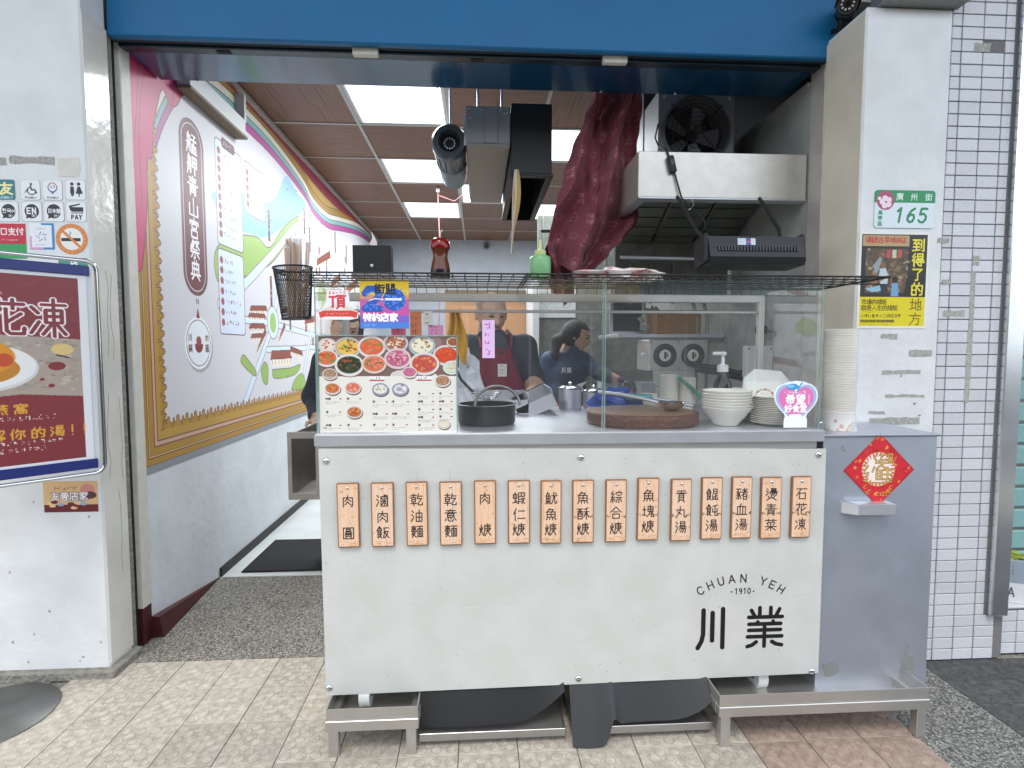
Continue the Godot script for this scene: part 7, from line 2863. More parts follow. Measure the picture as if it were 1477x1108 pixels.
	text(im, "希望", 44, 52, 32, 6, rgb(0xf4f0f4), false, 1.15)
	text(im, "好食堂", 40, 88, 25, 4.5, rgb(0xf4f0f4), false, 1.1)
	specks(im, 34, 38, 90, 12, 10, rgb(0xf4f0f4), 4)
	rect(im, 124, 50, 5, 36, rgb(0xeab0d4))
	var hp := []
	for q in outer:
		var p: Vector2 = Vector2(80, 74) + (q - Vector2(80, 74)) * 1.07
		if p.y > 128:
			continue
		if absf(p.x - 80) < 36:
			p.y = 3 + absf(p.x - 80) * .12
		hp.append(p)
	var lower := V2([118, 128, 122, 140, 122, 167, 38, 167, 38, 140, 42, 128])
	var fin := []
	for q in hp:
		fin.append(q)
	# insert the foot where the tip of the heart was cut away
	var best := 0
	for i in fin.size():
		if fin[i].x > 80 and fin[i].y > fin[best].y:
			best = i
	var res := []
	for i in fin.size():
		res.append(fin[i])
		if i == best:
			res.append_array(lower)
	o = []
	for q in res:
		o.append(Vector2((q.x / 160 - .5) * .162, (.5 - q.y / 168) * .17))
	single("heart_sticker", "pink heart shaped sticker with white characters on the case glass", "sticker", cut(o, .162, .17), tm(im, .35), Vector3(1.118, 1.158, -1.8733))
	build_menu_board()
	build_signs()

func plate_pic(im: Image, x: float, y: float, r: float, rim: Color, cols: Array, sd: int) -> void:
	var q := RandomNumberGenerator.new()
	q.seed = sd
	ell(im, x + 2, y + 4, r * 1.02, r * .8, rgb(0x6a5550))
	ell(im, x, y, r, r * .78, rim)
	ell(im, x, y - 1, r * .86, r * .64, rim.darkened(.2))
	ell(im, x, y - 1, r * .82, r * .58, cols[0])
	for k in 46:
		var a := q.randf() * TAU
		var d := sqrt(q.randf()) * .72
		ell(im, x + cos(a) * r * d, y - 1 + sin(a) * r * d * .66 - r * .06, q.randf_range(r * .05, r * .17), q.randf_range(r * .04, r * .11), cols[q.randi() % cols.size()])

func build_menu_board() -> void:
	var W := 512
	var H := 362
	var im := img(W, H, rgb(0xddd9d0))
	rect(im, 0, 0, W, 152, rgb(0x77605a))
	blotch(im, 6, 80, 10, 30, [rgb(0x94807a), rgb(0x5f4c4a), rgb(0xa8958c)], .5)
	rect(im, 0, 150, W, H - 150, rgb(0xddd9d0))
	var or_ := [rgb(0xcf6a44), rgb(0xb8472e), rgb(0xd98a5a), rgb(0x6a8a3a)]
	var pics := [[32, 34, 34, rgb(0xd8cfc8), [rgb(0xd9cfc4), rgb(0xc86a5a)]], [108, 42, 50, rgb(0xb9b6b0), [rgb(0xd9b45a), rgb(0xb0522e), rgb(0x6a7f30)]], [196, 40, 52, rgb(0xd8cdc8), [rgb(0xcf6040), rgb(0xd8765a), rgb(0x7d8a40)]], [286, 26, 46, rgb(0xb8bcc2), [rgb(0xa86a50), rgb(0xd8c8b4), rgb(0x8a4a3a)]], [384, 36, 50, rgb(0x9fb0b6), [rgb(0xdcd6c0), rgb(0x9a7a4a), rgb(0xe0d8c6)]], [474, 72, 50, rgb(0xd8c8c0), [rgb(0xc8482a), rgb(0xd05a34)]], [30, 82, 42, rgb(0xd8d0c8), or_], [112, 108, 54, rgb(0xd8d4cc), [rgb(0x2e3a28), rgb(0x3f4d33), rgb(0x24301f), rgb(0x9a4a3a)]], [204, 104, 46, rgb(0xd8c0ac), [rgb(0xcf6a50), rgb(0xd9866a), rgb(0x54703a)]], [292, 84, 50, rgb(0xd8bcc4), [rgb(0xb8607a), rgb(0xa84a5a), rgb(0xd8a8b4)]], [392, 104, 56, rgb(0xd8cfc8), [rgb(0xc0523a), rgb(0xa04a6a), rgb(0xd98a54)]], [336, 136, 28, rgb(0xd8cfc8), [rgb(0xb85a7a), rgb(0xc87a92)]], [40, 142, 28, rgb(0xcfc4ba), [rgb(0x9a7a64), rgb(0xb89a80)]], [500, 22, 24, rgb(0xd8d0c8), [rgb(0x9a5a3a)]], [496, 118, 34, rgb(0xd4dcd0), [rgb(0xc8d4c0), rgb(0xd0a890)]]]
	for k in pics.size():
		var p: Array = pics[k]
		plate_pic(im, p[0], p[1], p[2], p[3], p[4], k + 1)
	rect(im, 0, 152, W, 2, rgb(0xe6e2da))
	var small := [[48, 196, 30, rgb(0xd8cfc8), or_], [124, 194, 30, rgb(0xd8c4bc), [rgb(0xd07a60), rgb(0xc05a48), rgb(0xe0a890)]], [226, 200, 31, rgb(0x8d93a8), [rgb(0xd8d6cc), rgb(0x9a9a70), rgb(0xe4e0d4)]], [300, 200, 31, rgb(0x8d93a8), [rgb(0xcfcad0), rgb(0x8a7a8a), rgb(0xe0dce4)]], [460, 168, 30, rgb(0xd8cfc0), [rgb(0x9a7254), rgb(0xb89470)]], [128, 286, 30, rgb(0xd2c6bc), [rgb(0xb8643c), rgb(0xcf9a6a), rgb(0x8a4a2a)]], [464, 334, 24, rgb(0xd2c9b8), [rgb(0xd8d0bc)]]]
	for k in small.size():
		var p: Array = small[k]
		plate_pic(im, p[0], p[1], p[2], p[3], p[4], 40 + k)
	for q in [[186, 150, 56], [362, 150, 56]]:
		rect(im, q[0], q[1], q[2], 18, rgb(0xf0eeea))
		specks(im, q[0] + 4, q[1] + 3, 40, 10, 9, rgb(0x403838), int(q[0]))
		rect(im, q[0], q[1] + 13, q[2], 5, rgb(0xb03a42))
	var ink := rgb(0x4a4240)
	for c in [[22, 230, 60], [100, 230, 56], [22, 280, 58], [22, 330, 58], [100, 330, 56], [196, 242, 58], [268, 242, 66], [196, 288, 58], [268, 288, 66], [196, 330, 58], [268, 330, 60], [366, 212, 62], [366, 242, 62], [366, 272, 62], [366, 302, 62], [366, 332, 62], [446, 212, 52], [446, 242, 52], [446, 272, 52], [446, 300, 52]]:
		text(im, ["肉圓", "飯", "湯", "麵"][int(c[0] + c[1]) % 4], c[0], c[1], 9, 1.6, ink)
		rect(im, c[0] + c[2] - 9, c[1] + 3, 8, 4, rgb(0xa04048))
		specks(im, c[0], c[1] + 14, c[2], 11, 4, ink.lightened(.3), int(c[0] + c[1]))
	var t := thing("menu_board", "printed menu of dishes in an acrylic holder behind the case glass", "menu", Vector3(-.3035, 1.233, -1.8665))
	part(t, "print", sheet(.455, .322, .0012), tm(im, .35))
	var st := S()
	for q in [[-.2325, -.2285, -.163, .165], [.2285, .2325, -.163, .165]]:
		bx(st, q[0], q[1], q[2], q[3], -.0, .006)
	bx(st, -.2285, .2285, .1615, .165, 0, .006)
	part(t, "holder", st, M.edge)

func build_signs() -> void:
	# house number plate
	var im := img(256, 152, rgb(0xd6e2e6))
	rect(im, 0, 0, 256, 50, rgb(0x12884f))
	ell(im, 44, 42, 38, 38, rgb(0xa54468))
	for k in 5:
		var a := TAU * k / 5.0 - .6
		ell(im, 46 + cos(a) * 15, 48 + sin(a) * 15, 12, 12, rgb(0xe8d8de))
	ell(im, 46, 48, 5, 5, rgb(0xc9506f))
	ell(im, 18, 34, 8, 7, rgb(0xe8d8de))
	text(im, "廣州街", 90, 11, 30, 3, rgb(0xdfeee6), false, 2.05)
	text(im, "萬華區", 14, 82, 19, 2.4, rgb(0x17804d), true, 1.16)
	var sl_ := 88.0
	for ch in "165":
		for s in G[ch]:
			var p := []
			for i in range(0, s.size(), 2):
				p.append(Vector2(sl_ + s[i] * .36 - (s[i + 1] - 50) * .09, 72 + s[i + 1] * .56))
			stroke(im, p, 9.5, rgb(0x17804d))
		sl_ += 50
	single("house_number_plate", "green and white house number plate reading 165 on the white pillar", "sign", cut(rr2(.257, .152, .012), .257, .152, .004), tm(im, .3), Vector3(1.7465, 1.924, -2.1995))
	# film poster
	im = img(302, 395, rgb(0xe4e2da))
	rect(im, 10, 10, 282, 255, rgb(0x2c2a26))
	rect(im, 14, 14, 200, 44, rgb(0xb39a70))
	text(im, "傳統古早味", 26, 20, 26, 4, rgb(0xb84a34), false, 1.0)
	text(im, "純正", 158, 22, 22, 3.5, rgb(0xb84a34), false, 1.05)
	var r := RandomNumberGenerator.new()
	r.seed = 12
	rect(im, 30, 68, 180, 180, rgb(0x5a4a36))
	for k in 150:
		rect(im, r.randf_range(28, 205), r.randf_range(66, 240), r.randf_range(4, 20), r.randf_range(3, 16), [rgb(0x7a6848), rgb(0x4a3f32), rgb(0x8a5040), rgb(0x9a8a68), rgb(0x3c4440), rgb(0x6a5848)][r.randi() % 6])
	for k in 3:
		rect(im, 118 + k * 24, 72, 18, 34, [rgb(0xb84a48), rgb(0xc0c4a8), rgb(0xb8504c)][k])
	# rider in a pale shirt, child in blue
	pl(im, [92, 150, 116, 146, 128, 176, 126, 212, 96, 212, 88, 176], rgb(0xb9c6cf))
	ell(im, 104, 134, 11, 13, rgb(0x8a5c44))
	pl(im, [96, 212, 126, 212, 124, 262, 98, 262], rgb(0x2a3038))
	pl(im, [30, 232, 94, 218, 100, 240, 60, 246], rgb(0x8fb4c8))
	pl(im, [60, 140, 90, 100, 100, 110, 78, 176], rgb(0x8a9a9c))
	sl(im, [126, 180, 92, 200, 66, 206], 8, rgb(0x9a6a50))
	ell(im, 158, 194, 12, 13, rgb(0x201c1a))
	pl(im, [146, 208, 172, 208, 176, 262, 142, 262], rgb(0x6f9cc4))
	pl(im, [196, 262, 214, 170, 292, 190, 292, 262], rgb(0x23211f))
	rect(im, 10, 265, 282, 120, rgb(0xdccb12))
	var ye := rgb(0xe6d83a)
	var br := rgb(0x6a5a10)
	var cy := 26.0
	for ch in "到得了的":
		glyph(im, ch, 228, cy, 54, 54, 6.5, ye)
		cy += 60
	for ch in "地方":
		glyph(im, ch, 226, cy + 4, 52, 52, 4.5, br)
		cy += 60
	text(im, "市場的規矩", 18, 275, 21, 3, br, false, 1.04)
	text(im, "就是人生的規矩", 18, 299, 22, 3, br, false, 1.02)
	specks(im, 20, 324, 70, 6, 6, br, 3)
	text(im, "人情社會學×江湖經濟學", 16, 335, 15, 1.7, br, false, 1.06)
	rect(im, 16, 359, 146, 11, br)
	specks(im, 20, 361, 138, 8, 7, ye, 8)
	specks(im, 16, 374, 144, 8, 7, br, 9)
	single("street_poster", "yellow and dark film poster with large yellow characters on the white pillar", "poster", sheet(.302, .395, .002), tm(im, .4), Vector3(1.711, 1.6345, -2.1995))
	# grocery box on the tiled sill
	im = img(128, 160, rgb(0x8f9aa6))
	rect(im, 0, 84, 128, 76, rgb(0xd2d4d6))
	specks(im, 10, 14, 60, 60, 9, rgb(0x3a4450), 4)
	text(im, "FA", 16, 102, 34, 5, rgb(0x4a4f57), false, 1.5)
	var bo := thing("product_box", "open grey carton printed FA on the tiled sill", "box", Vector3(2.40, .2165, -2.32))
	bo.rotation.y = -.35
	part(bo, "front", sheet(.15, .19, .003), tm(im, .6))
	bo.get_child(0).position = Vector3(0, .096, .06)
	var st := S()
	bx(st, -.075, .075, .001, .19, -.06, .0595)
	part(bo, "carton", st, pm(Color(.62, .64, .66), .6))
	st = S()
	crumple(st, Vector3(.02, .195, .0), Vector3(.05, .022, .04), 5, .3)
	part(bo, "contents", st, pm(Color(.55, .60, .25), .6))

# ---------------------------------------------------------------- menu stand at the left edge
func build_stand() -> void:
	var W := 300
	var H := 420
	var mr := rgb(0x7a2a30)
	var im := img(W, H, rgb(0xdadde0))
	rect(im, 4, 12, 282, 398, mr)
	blotch_in(im, 10, 16, 270, 120, 60, [rgb(0x82333a), rgb(0x73262c), rgb(0x7e2f36)])
	for q in [[0, 0, W, 12], [0, 410, W, 10], [0, 0, 4, H], [286, 0, 14, H]]:
		rect(im, q[0], q[1], q[2], q[3], rgb(0xdadde0))
	for k in 9:
		var p := Vector2(40 + rg.randf() * 190, 34 + rg.randf() * 70)
		stroke(im, smooth([p, p + Vector2(14, -10), p + Vector2(30, -4), p + Vector2(38, 8), p + Vector2(26, 12)]), 1.5, rgb(0xc98a8c))
	# table and jelly on a plate
	pl(im, [4, 140, 100, 134, 200, 140, 286, 146, 286, 272, 190, 262, 100, 270, 4, 262], rgb(0xa3968a))
	blotch_in(im, 10, 146, 268, 110, 200, [rgb(0x8f8378), rgb(0xb5a99c), rgb(0x9a8c80)])
	ell(im, 128, 206, 90, 50, rgb(0xc9cbcb))
	ell(im, 128, 203, 86, 47, rgb(0xdedfde))
	ell(im, 126, 208, 64, 32, rgb(0xb87a22))
	ell(im, 126, 184, 58, 38, rgb(0xd08a1e))
	ell(im, 118, 170, 42, 19, rgb(0xe0a838))
	ell(im, 168, 190, 13, 14, rgb(0xb8481e))
	ell(im, 150, 178, 8, 4, rgb(0x9a2a20))
	for q in [[246, 204, 14, 9], [236, 246, 5, 4], [222, 232, 4, 3]]:
		ell(im, q[0], q[1], q[2], q[3], rgb(0x7a2626))
	ell(im, 256, 168, 18, 12, rgb(0xd2b878))
	sl(im, [246, 180, 266, 186], 3, rgb(0x3a2a24))
	for k in [[12.0, rgb(0xe6e2e2)], [6.5, mr]]:
		glyph(im, "石", 80, 62, 58, 76, k[0], k[1])
		glyph(im, "花", 146, 64, 56, 76, k[0], k[1])
		glyph(im, "凍", 208, 60, 58, 82, k[0], k[1])
	var go := rgb(0xd09a34)
	text(im, "燕窩", 148, 282, 21, 3, go, false, 1.4)
	text(im, "解你的渴!!", 140, 334, 23, 3, go, false, 1.3)
	specks(im, 26, 308, 226, 22, 9, rgb(0xdccfcf), 4)
	specks(im, 26, 360, 230, 36, 9, rgb(0xdccfcf), 5)
	var st := S()
	var t := thing("menu_stand", "chrome framed poster stand showing orange jelly on a white plate", "poster stand", Vector3(-1.80, 0, -2.05))
	# board: right edge at (-1.44,-2.19), turned to face the camera
	var yaw := atan2(.72, .695)
	var c := Vector3(-1.44, 1.28, -2.19) - Vector3(.695, 0, -.72) * .30
	TF = Transform3D(Basis(Vector3.UP, yaw), c - Vector3(-1.80, 0, -2.05))
	var p := []
	for q in rr2(.60, .80, .035):
		p.append(Vector3(q.x, q.y, 0))
	p.append(p[0])
	st = S()
	tube(st, p, .0075, 8)
	part(t, "frame", st, M.chrome)
	st = S()
	bx(st, -.285, .285, -.372, .372, -.009, -.004)
	part(t, "back_sheet", st, pm(Color(.78, .80, .82), .4))
	st = S()
	face(st, [Vector3(-.275, -.352, -.002), Vector3(.268, -.352, -.002), Vector3(.268, .352, -.002), Vector3(-.275, .352, -.002)], Vector3.BACK)
	part(t, "print", st, tm(im, .35))
	for s in [-1, 1]:
		st = S()
		bx(st, -.285, .278, s * .363 - .018, s * .363 + .018, -.006, .005, .002)
		part(t, "clamp_bar", st, pm(Color(.05, .13, .42), .35))
	TF = Transform3D.IDENTITY
	st = S()
	lathe(st, Vector3.ZERO, V2([0, .001, .205, .001, .208, .004, .205, .008, .03, .014, .022, .02, 0, .02]), 48)
	part(t, "base", st, M.steel_dark)
	st = S()
	tube(st, [Vector3(0, .015, 0), Vector3(-.02, .5, .02), c - Vector3(-1.80, .1, -2.05) + Vector3(-.02, 0, -.03)], .011, 8)
	part(t, "pole", st, M.chrome)

func blotch_in(im: Image, x: int, y: int, w: int, h: int, n: int, cols: Array) -> void:
	var r := RandomNumberGenerator.new()
	r.seed = 77
	for k in n:
		var c: Color = cols[r.randi() % cols.size()]
		ell(im, x + r.randf() * w, y + r.randf() * h, r.randf_range(2, 9), r.randf_range(1, 4), c)

# ---------------------------------------------------------------- people
# bones: [from, to, radius, radius, colour]; one smooth skin over all of them
func flesh(st: SurfaceTool, bones: Array, cell: float, k: float, paint = null) -> void:
	var lo := Vector3.ONE * 1e9
	var hi := -lo
	for b in bones:
		var r: float = maxf(b[2], b[3]) + cell * 3
		for e in [b[0], b[1]]:
			lo = lo.min(e - Vector3.ONE * r)
			hi = hi.max(e + Vector3.ONE * r)
	var nx := int((hi.x - lo.x) / cell) + 2
	var ny := int((hi.y - lo.y) / cell) + 2
	var nz := int((hi.z - lo.z) / cell) + 2
	var d := PackedFloat32Array()
	d.resize(nx * ny * nz)
	d.fill(1e3)
	var ci := PackedInt32Array()
	ci.resize(nx * ny * nz)
	var near := PackedFloat32Array()
	near.resize(nx * ny * nz)
	near.fill(1e3)
	for bi in bones.size():
		var b: Array = bones[bi]
		var a: Vector3 = b[0]
		var ab: Vector3 = b[1] - a
		var ll := maxf(ab.length_squared(), 1e-9)
		var r0: float = b[2]
		var dr: float = b[3] - r0
		var m: float = maxf(b[2], b[3]) + maxf(k, cell * 3)
		var l: Vector3 = (a.min(b[1]) - Vector3.ONE * m - lo) / cell
		var h: Vector3 = (a.max(b[1]) + Vector3.ONE * m - lo) / cell
		for z in range(maxi(0, int(l.z)), mini(nz - 1, int(h.z) + 1) + 1):
			for y in range(maxi(0, int(l.y)), mini(ny - 1, int(h.y) + 1) + 1):
				var row := (z * ny + y) * nx
				for x in range(maxi(0, int(l.x)), mini(nx - 1, int(h.x) + 1) + 1):
					var p := lo + Vector3(x, y, z) * cell - a
					var t := clampf(p.dot(ab) / ll, 0, 1)
					var s := (p - ab * t).length() - r0 - dr * t
					var i := row + x
					var o := d[i]
					var q := maxf(k - absf(o - s), 0) / k
					d[i] = minf(o, s) - q * q * k * .25
					if s < near[i]:
						near[i] = s
						ci[i] = bi
	var id := {}
	var vs := []
	var ns := []
	var cs := []
	var sx := 1
	var sy := nx
	var sz := nx * ny
	var cor := [0, sx, sy, sx + sy, sz, sx + sz, sy + sz, sx + sy + sz]
	var off3 := [Vector3(0, 0, 0), Vector3(1, 0, 0), Vector3(0, 1, 0), Vector3(1, 1, 0), Vector3(0, 0, 1), Vector3(1, 0, 1), Vector3(0, 1, 1), Vector3(1, 1, 1)]
	var edges := [[0, 1], [2, 3], [4, 5], [6, 7], [0, 2], [1, 3], [4, 6], [5, 7], [0, 4], [1, 5], [2, 6], [3, 7]]
	var lim := cell * 2.2
	for z in nz - 1:
		for y in ny - 1:
			for x in nx - 1:
				var i := z * sz + y * sy + x
				if absf(d[i]) > lim:
					continue
				var neg := 0
				for c in 8:
					if d[i + cor[c]] < 0:
						neg += 1
				if neg == 0 or neg == 8:
					continue
				var acc := Vector3.ZERO
				var cnt := 0
				for e in edges:
					var da := d[i + cor[e[0]]]
					var db := d[i + cor[e[1]]]
					if (da < 0) != (db < 0):
						acc += off3[e[0]].lerp(off3[e[1]], da / (da - db))
						cnt += 1
				var g := Vector3.ZERO
				for c in 8:
					g += (off3[c] * 2.0 - Vector3.ONE) * d[i + cor[c]]
				id[i] = vs.size()
				var pos := lo + (Vector3(x, y, z) + acc / cnt) * cell
				vs.append(pos)
				ns.append(g.normalized())
				var col: Color = bones[ci[i]][4]
				if paint != null:
					col = paint.call(pos, col)
				cs.append(col)
	for i in id:
		var x: int = i % nx
		var y: int = (i / nx) % ny
		var z: int = i / sz
		for ax in [[sx, sy, sz], [sy, sz, sx], [sz, sx, sy]]:
			var j: int = i + ax[0]
			if (d[i] < 0) == (d[j] < 0):
				continue
			var q := [i, i - ax[1], i - ax[1] - ax[2], i - ax[2]]
			if not (id.has(q[1]) and id.has(q[2]) and id.has(q[3])):
				continue
			var o := [0, 1, 2, 0, 2, 3] if d[i] < 0 else [0, 2, 1, 0, 3, 2]
			# keep the winding outward
			for t in [o.slice(0, 3), o.slice(3, 6)]:
				var a: Vector3 = vs[id[q[t[0]]]]
				var b: Vector3 = vs[id[q[t[1]]]]
				var c: Vector3 = vs[id[q[t[2]]]]
				var outw: Vector3 = ns[id[q[t[0]]]]
				if (b - a).cross(c - a).dot(outw) > 0:
					t = [t[0], t[2], t[1]]
				for w in t:
					var n: int = id[q[w]]
					st.set_color(cs[n])
					vx(st, vs[n], ns[n])

func body_mat() -> StandardMaterial3D:
	var m := pm(Color.WHITE, .7)
	m.vertex_color_use_as_albedo = true
	return m

func head(st: SurfaceTool, at: Transform3D, skin: Color, hair: Color, bald: bool) -> void:
	var b := [
		[Vector3(0, .035, -.012), Vector3(0, .03, -.025), .083, .085, skin],
		[Vector3(0, .02, .025), Vector3(0, -.02, .03), .068, .062, skin],
		[Vector3(0, -.03, .03), Vector3(0, -.078, .05), .056, .030, skin],
		[Vector3(-.045, -.045, .02), Vector3(0, -.082, .052), .03, .024, skin],
		[Vector3(.045, -.045, .02), Vector3(0, -.082, .052), .03, .024, skin],
		[Vector3(0, .008, .092), Vector3(0, -.028, .108), .009, .0125, skin],
		[Vector3(-.012, -.03, .096), Vector3(.012, -.03, .096), .008, .008, skin],
		[Vector3(-.03, .024, .082), Vector3(.03, .024, .082), .012, .012, skin],
		[Vector3(-.02, -.055, .082), Vector3(.02, -.055, .082), .0075, .0075, skin],
		[Vector3(-.086, .012, -.006), Vector3(-.088, -.03, .0), .014, .010, skin],
		[Vector3(.086, .012, -.006), Vector3(.088, -.03, .0), .014, .010, skin],
		[Vector3(0, -.05, -.03), Vector3(0, -.15, -.035), .052, .058, skin]]
	var keep := TF
	TF = TF * at
	var paint := func(p: Vector3, c: Color) -> Color:
		var ax := absf(p.x)
		if p.z > .05:
			if Vector2(ax - .031, (p.y - .004) * 2.0).length() < .0135:
				return Color(.06, .04, .035)
			if absf(p.y - .027) < .0045 and ax > .012 and ax < .05:
				return hair.lerp(skin, .3)
			if absf(p.y + .056) < .006 and ax < .024:
				return Color(.36, .14, .12)
		if not bald and (p.y > .062 or (p.z < .0 and p.y > -.04 and ax < .08) or (ax > .05 and p.y > .03 and p.z < .03)):
			return hair
		if bald and p.y > .03 and p.z < .03 and p.y < .075:
			return skin.lerp(hair, .45)
		return c
	flesh(st, b, .0045, .022, paint)
	TF = keep

# a hand whose wrist is at o; d points along the fingers, n out of the back of the hand; curl 0..1
func hand(st: SurfaceTool, o: Vector3, d: Vector3, n: Vector3, curl: float, col: Color, side := 1.0) -> void:
	d = d.normalized()
	var s := d.cross(n).normalized() * side
	n = s.cross(d).normalized() * side
	var b := []
	var len := [.072, .082, .077, .06]
	for f in 4:
		var off_ := (f - 1.5) * .0195
		b.append([o + d * .012 + s * off_ * .7, o + d * .085 + s * off_, .0155, .0125, col])
		var p := o + d * .085 + s * off_
		var dir := d
		for j in 3:
			dir = (dir - n * (.25 + curl * .75)).normalized() if j > 0 else (dir - n * curl * .6).normalized()
			var l: float = len[f] * [.44, .32, .24][j]
			b.append([p, p + dir * l, .0092 - j * .0008, .0085 - j * .0009, col])
			p = p + dir * l
	var tb := o + d * .022 + s * -.028
	var t1 := tb + (d * .6 - s * .75 - n * .25 * curl).normalized() * .038
	var t2 := t1 + (d * .85 - s * .25 - n * .5 * curl).normalized() * .032
	b.append([tb, t1, .014, .0105, col])
	b.append([t1, t2, .0105, .0085, col])
	b.append([o - d * .03, o + d * .02, .024, .025, col])
	flesh(st, b, .0045, .008)

func build_people() -> void:
	var skin := Color(.52, .32, .22)
	var grey := Color(.12, .11, .11)
	var navy := Color(.030, .034, .046)
	var trousers := Color(.028, .028, .034)
	# the man behind the counter, apron, looking down to his left
	var px := .095
	var pz := -3.2
	var m := thing("person", "bald person in a dark shirt and maroon apron working behind the cart", "person", Vector3(px, 0, pz))
	var st := S()
	var sh := navy
	var B := [
		[Vector3(-.15, 1.37, -.01), Vector3(.15, 1.37, -.01), .066, .066, sh], [Vector3(-.07, 1.26, 0), Vector3(.07, 1.26, 0), .118, .118, sh],
		[Vector3(-.06, 1.05, .01), Vector3(.06, 1.05, .01), .122, .122, sh], [Vector3(-.075, .92, 0), Vector3(.075, .92, 0), .115, .115, trousers],
		[Vector3(-.02, 1.42, -.02), Vector3(-.02, 1.47, -.01), .062, .056, sh],
		[Vector3(-.185, 1.37, -.01), Vector3(-.235, 1.16, .02), .06, .05, sh], [Vector3(-.235, 1.16, .02), Vector3(-.17, 1.08, .22), .044, .032, skin],
		[Vector3(.185, 1.37, -.01), Vector3(.225, 1.15, .03), .06, .05, sh], [Vector3(.225, 1.19, .02), Vector3(.228, 1.135, .05), .052, .052, sh], [Vector3(.226, 1.14, .05), Vector3(.185, 1.135, .34), .042, .03, skin]]
	for s in [-1, 1]:
		B.append([Vector3(s * .09, .9, 0), Vector3(s * .1, .48, .02), .088, .06, trousers])
		B.append([Vector3(s * .1, .48, .02), Vector3(s * .1, .09, -.01), .058, .042, trousers])
		B.append([Vector3(s * .1, .045, -.03), Vector3(s * .105, .04, .14), .04, .036, Color(.02, .02, .02)])
	flesh(st, B, .014, .05)
	head(st, Transform3D(Basis.from_euler(Vector3(.30, .35, 0)), Vector3(-.022, 1.555, .02)), skin, grey, true)
	hand(st, Vector3(.182, 1.136, .36), Vector3(-.05, -.25, 1), Vector3(.3, 1, .2), .6, skin, 1.0)
	hand(st, Vector3(-.165, 1.078, .24), Vector3(.2, -.2, 1), Vector3(-.2, 1, .2), .5, skin, -1.0)
	part(m, "body", st, body_mat())
	# apron wrapped over chest and belly
	st = S()
	var g := []
	for j in 25:
		var v := j / 24.0
		var y := lerpf(1.36, .55, v)
		var hw := lerpf(.085, .20, smoothstep(.0, .42, v))
		var row := []
		for i in 21:
			var u := i / 20.0 * 2 - 1
			var x := u * hw
			var e := .145 + .012 * sin(v * 3)
			row.append(Vector3(x, y, sqrt(maxf(0, 1 - pow(x / .235, 2))) * e + sin(u * 9 + v * 4) * .004 - .004))
		g.append(row)
	for j in 24:
		for i in 20:
			face(st, [g[j + 1][i], g[j + 1][i + 1], g[j][i + 1], g[j][i]], Vector3(0, 0, 1))
	for s in [-1, 1]:
		tube(st, [Vector3(s * .08, 1.355, .135), Vector3(s * .09, 1.43, .05), Vector3(s * .07, 1.46, -.03)], .011, 6)
	part(m, "apron", st, mottle(91, Color(.40, .06, .16), Color(.48, .08, .20), .02, 3.0, .7))
	st = S()
	flesh(st, [[Vector3(-.07, 1.43, .05), Vector3(.03, 1.425, .07), .032, .03, navy], [Vector3(.03, 1.43, .07), Vector3(.06, 1.36, .12), .03, .022, navy], [Vector3(.0, 1.42, .07), Vector3(.02, 1.33, .13), .03, .02, navy]], .01, .02)
	part(m, "neckerchief", st, body_mat())
	var im := img(48, 64, rgb(0xd8d4cc))
	specks(im, 6, 6, 36, 50, 11, rgb(0x4a4a4a), 3)
	part(m, "name_card", sheet(.05, .07, .002), tm(im, .5)).position = Vector3(.035, 1.235, .152)

	# the woman at the bench, seen from behind, arm out to the right
	var w := thing("person", "person in a blue shirt with a ponytail reaching over the bench", "person", Vector3(.70, 0, -4.4))
	st = S()
	var bl := Color(.024, .052, .105)
	B = [[Vector3(-.13, 1.27, .02), Vector3(.15, 1.26, -.05), .062, .062, bl], [Vector3(-.05, 1.17, 0), Vector3(.07, 1.17, -.03), .112, .112, bl],
		[Vector3(-.05, .99, .0), Vector3(.06, .99, 0), .118, .118, bl], [Vector3(-.06, .88, 0), Vector3(.06, .88, 0), .125, .125, Color(.20, .05, .07)],
		[Vector3(.05, 1.31, -.02), Vector3(.08, 1.38, -.03), .055, .05, bl],
		[Vector3(.15, 1.26, -.05), Vector3(.27, 1.16, .02), .062, .052, bl], [Vector3(.26, 1.17, .02), Vector3(.33, 1.13, .06), .05, .044, Color(.10, .11, .12)], [Vector3(.32, 1.135, .05), Vector3(.40, 1.115, .1), .036, .03, skin],
		[Vector3(-.14, 1.26, .02), Vector3(-.19, 1.06, -.05), .06, .05, bl], [Vector3(-.19, 1.06, -.05), Vector3(-.10, .95, -.22), .042, .03, skin]]
	for s in [-1, 1]:
		B.append([Vector3(s * .08, .88, 0), Vector3(s * .09, .46, -.02), .085, .058, trousers])
		B.append([Vector3(s * .09, .46, -.02), Vector3(s * .09, .09, .01), .055, .04, trousers])
		B.append([Vector3(s * .09, .045, .03), Vector3(s * .095, .04, -.13), .038, .035, Color(.02, .02, .02)])
	flesh(st, B, .014, .05)
	head(st, Transform3D(Basis.from_euler(Vector3(.35, 1.15, 0)), Vector3(.10, 1.465, -.02)), skin, Color(.012, .01, .01), false)
	hand(st, Vector3(.41, 1.113, .106), Vector3(1, -.35, .3), Vector3(.3, 1, 0), .5, Color(.06, .03, .11), 1.0)
	hand(st, Vector3(-.10, .945, -.24), Vector3(.3, -.2, -1), Vector3(0, 1, 0), .5, Color(.06, .03, .11), -1.0)
	part(w, "body", st, body_mat())
	st = S()
	var hc := Color(.010, .009, .010)
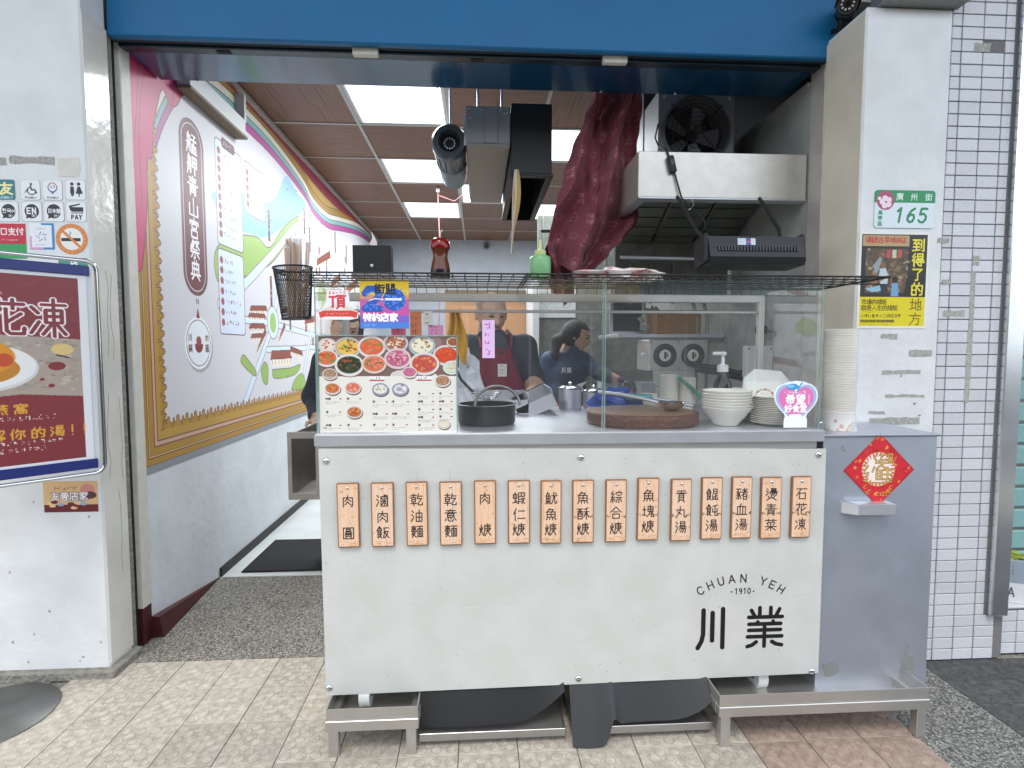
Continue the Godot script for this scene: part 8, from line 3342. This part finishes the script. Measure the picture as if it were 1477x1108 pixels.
	flesh(st, [[Vector3(.075, 1.505, -.02), Vector3(.06, 1.49, -.015), .089, .09, hc], [Vector3(.04, 1.47, -.01), Vector3(.03, 1.43, -.0), .075, .055, hc], [Vector3(-.02, 1.46, .01), Vector3(-.075, 1.42, .03), .035, .04, hc], [Vector3(-.075, 1.42, .03), Vector3(-.105, 1.30, .06), .042, .03, hc], [Vector3(-.105, 1.30, .06), Vector3(-.09, 1.22, .08), .03, .012, hc]], .009, .03)
	part(w, "hair", st, body_mat())
	st = S()
	letter(st, "川", Vector3(-.055, 1.21, .1235), .035, .045, .005)
	letter(st, "業", Vector3(-.012, 1.21, .1235), .037, .045, .004)
	part(w, "shirt_lettering", st, M.paper)
	st = S()
	prism(st, V2([.03, 1.04, .08, 1.08, .15, 1.10, .11, 1.06, .135, 1.0, .085, 1.035, .05, .99, .065, 1.03]), .124, .1265)
	part(w, "shirt_print", st, M.paper)

	# a third person, mostly hidden by the menu and the cart end
	var t := thing("person", "dark dressed person standing on the mat behind the left end of the cart", "person", Vector3(-.83, 0, -3.56))
	st = S()
	B = [[Vector3(-.14, 1.28, 0), Vector3(.14, 1.28, 0), .062, .062, navy], [Vector3(-.06, 1.18, 0), Vector3(.06, 1.18, 0), .112, .112, navy],
		[Vector3(-.05, 1.0, 0), Vector3(.05, 1.0, 0), .118, .118, navy], [Vector3(-.07, .87, 0), Vector3(.07, .87, 0), .118, .118, trousers],
		[Vector3(0, 1.33, 0), Vector3(0, 1.4, .01), .055, .05, navy],
		[Vector3(-.16, 1.28, 0), Vector3(-.235, 1.05, -.01), .062, .056, navy], [Vector3(-.235, 1.05, -.01), Vector3(-.15, .95, .2), .05, .04, navy], [Vector3(-.15, .95, .2), Vector3(-.13, .94, .24), .03, .028, skin],
		[Vector3(.16, 1.28, 0), Vector3(.23, 1.05, 0), .062, .056, navy], [Vector3(.23, 1.05, 0), Vector3(.15, .95, .2), .05, .04, navy], [Vector3(.15, .95, .2), Vector3(.13, .94, .24), .03, .028, skin]]
	for s in [-1, 1]:
		B.append([Vector3(s * .095, .86, 0), Vector3(s * .11, .46, .02), .085, .06, trousers])
		B.append([Vector3(s * .11, .46, .02), Vector3(s * .115, .09, -.01), .058, .045, trousers])
		B.append([Vector3(s * .115, .048, -.03), Vector3(s * .12, .042, .13), .042, .037, Color(.012, .012, .012)])
	flesh(st, B, .014, .05)
	head(st, Transform3D(Basis.from_euler(Vector3(.25, .3, 0)), Vector3(.0, 1.475, .02)), skin, Color(.012, .01, .01), false)
	hand(st, Vector3(-.128, .938, .25), Vector3(.3, 0, 1), Vector3(-.2, 1, 0), .5, skin, -1.0)
	hand(st, Vector3(.128, .938, .25), Vector3(-.3, 0, 1), Vector3(.2, 1, 0), .5, skin, 1.0)
	part(t, "body", st, body_mat())
	st = S()
	flesh(st, [[Vector3(0, 1.52, -.005), Vector3(0, 1.50, -.02), .09, .09, hc], [Vector3(0, 1.47, -.03), Vector3(0, 1.41, -.04), .075, .06, hc], [Vector3(-.07, 1.5, .0), Vector3(-.075, 1.43, .01), .03, .025, hc], [Vector3(.07, 1.5, .0), Vector3(.075, 1.43, .01), .03, .025, hc]], .009, .03)
	part(t, "hair", st, body_mat())

# move every Node3D built in place so that its origin lies at its base
func settle() -> void:
	for t in get_children():
		if t.get_class() != "Node3D" or t.position != Vector3.ZERO:
			continue
		var lo := Vector3.ONE * 1e9
		var hi := -lo
		for c in t.get_children():
			if c is MeshInstance3D:
				var a: AABB = c.transform * c.mesh.get_aabb()
				lo = lo.min(a.position)
				hi = hi.max(a.end)
		if lo.x > 1e8 or t.has_meta("kind"):
			continue
		var o := Vector3((lo.x + hi.x) * .5, lo.y, (lo.z + hi.z) * .5)
		t.position = o
		for c in t.get_children():
			c.position -= o
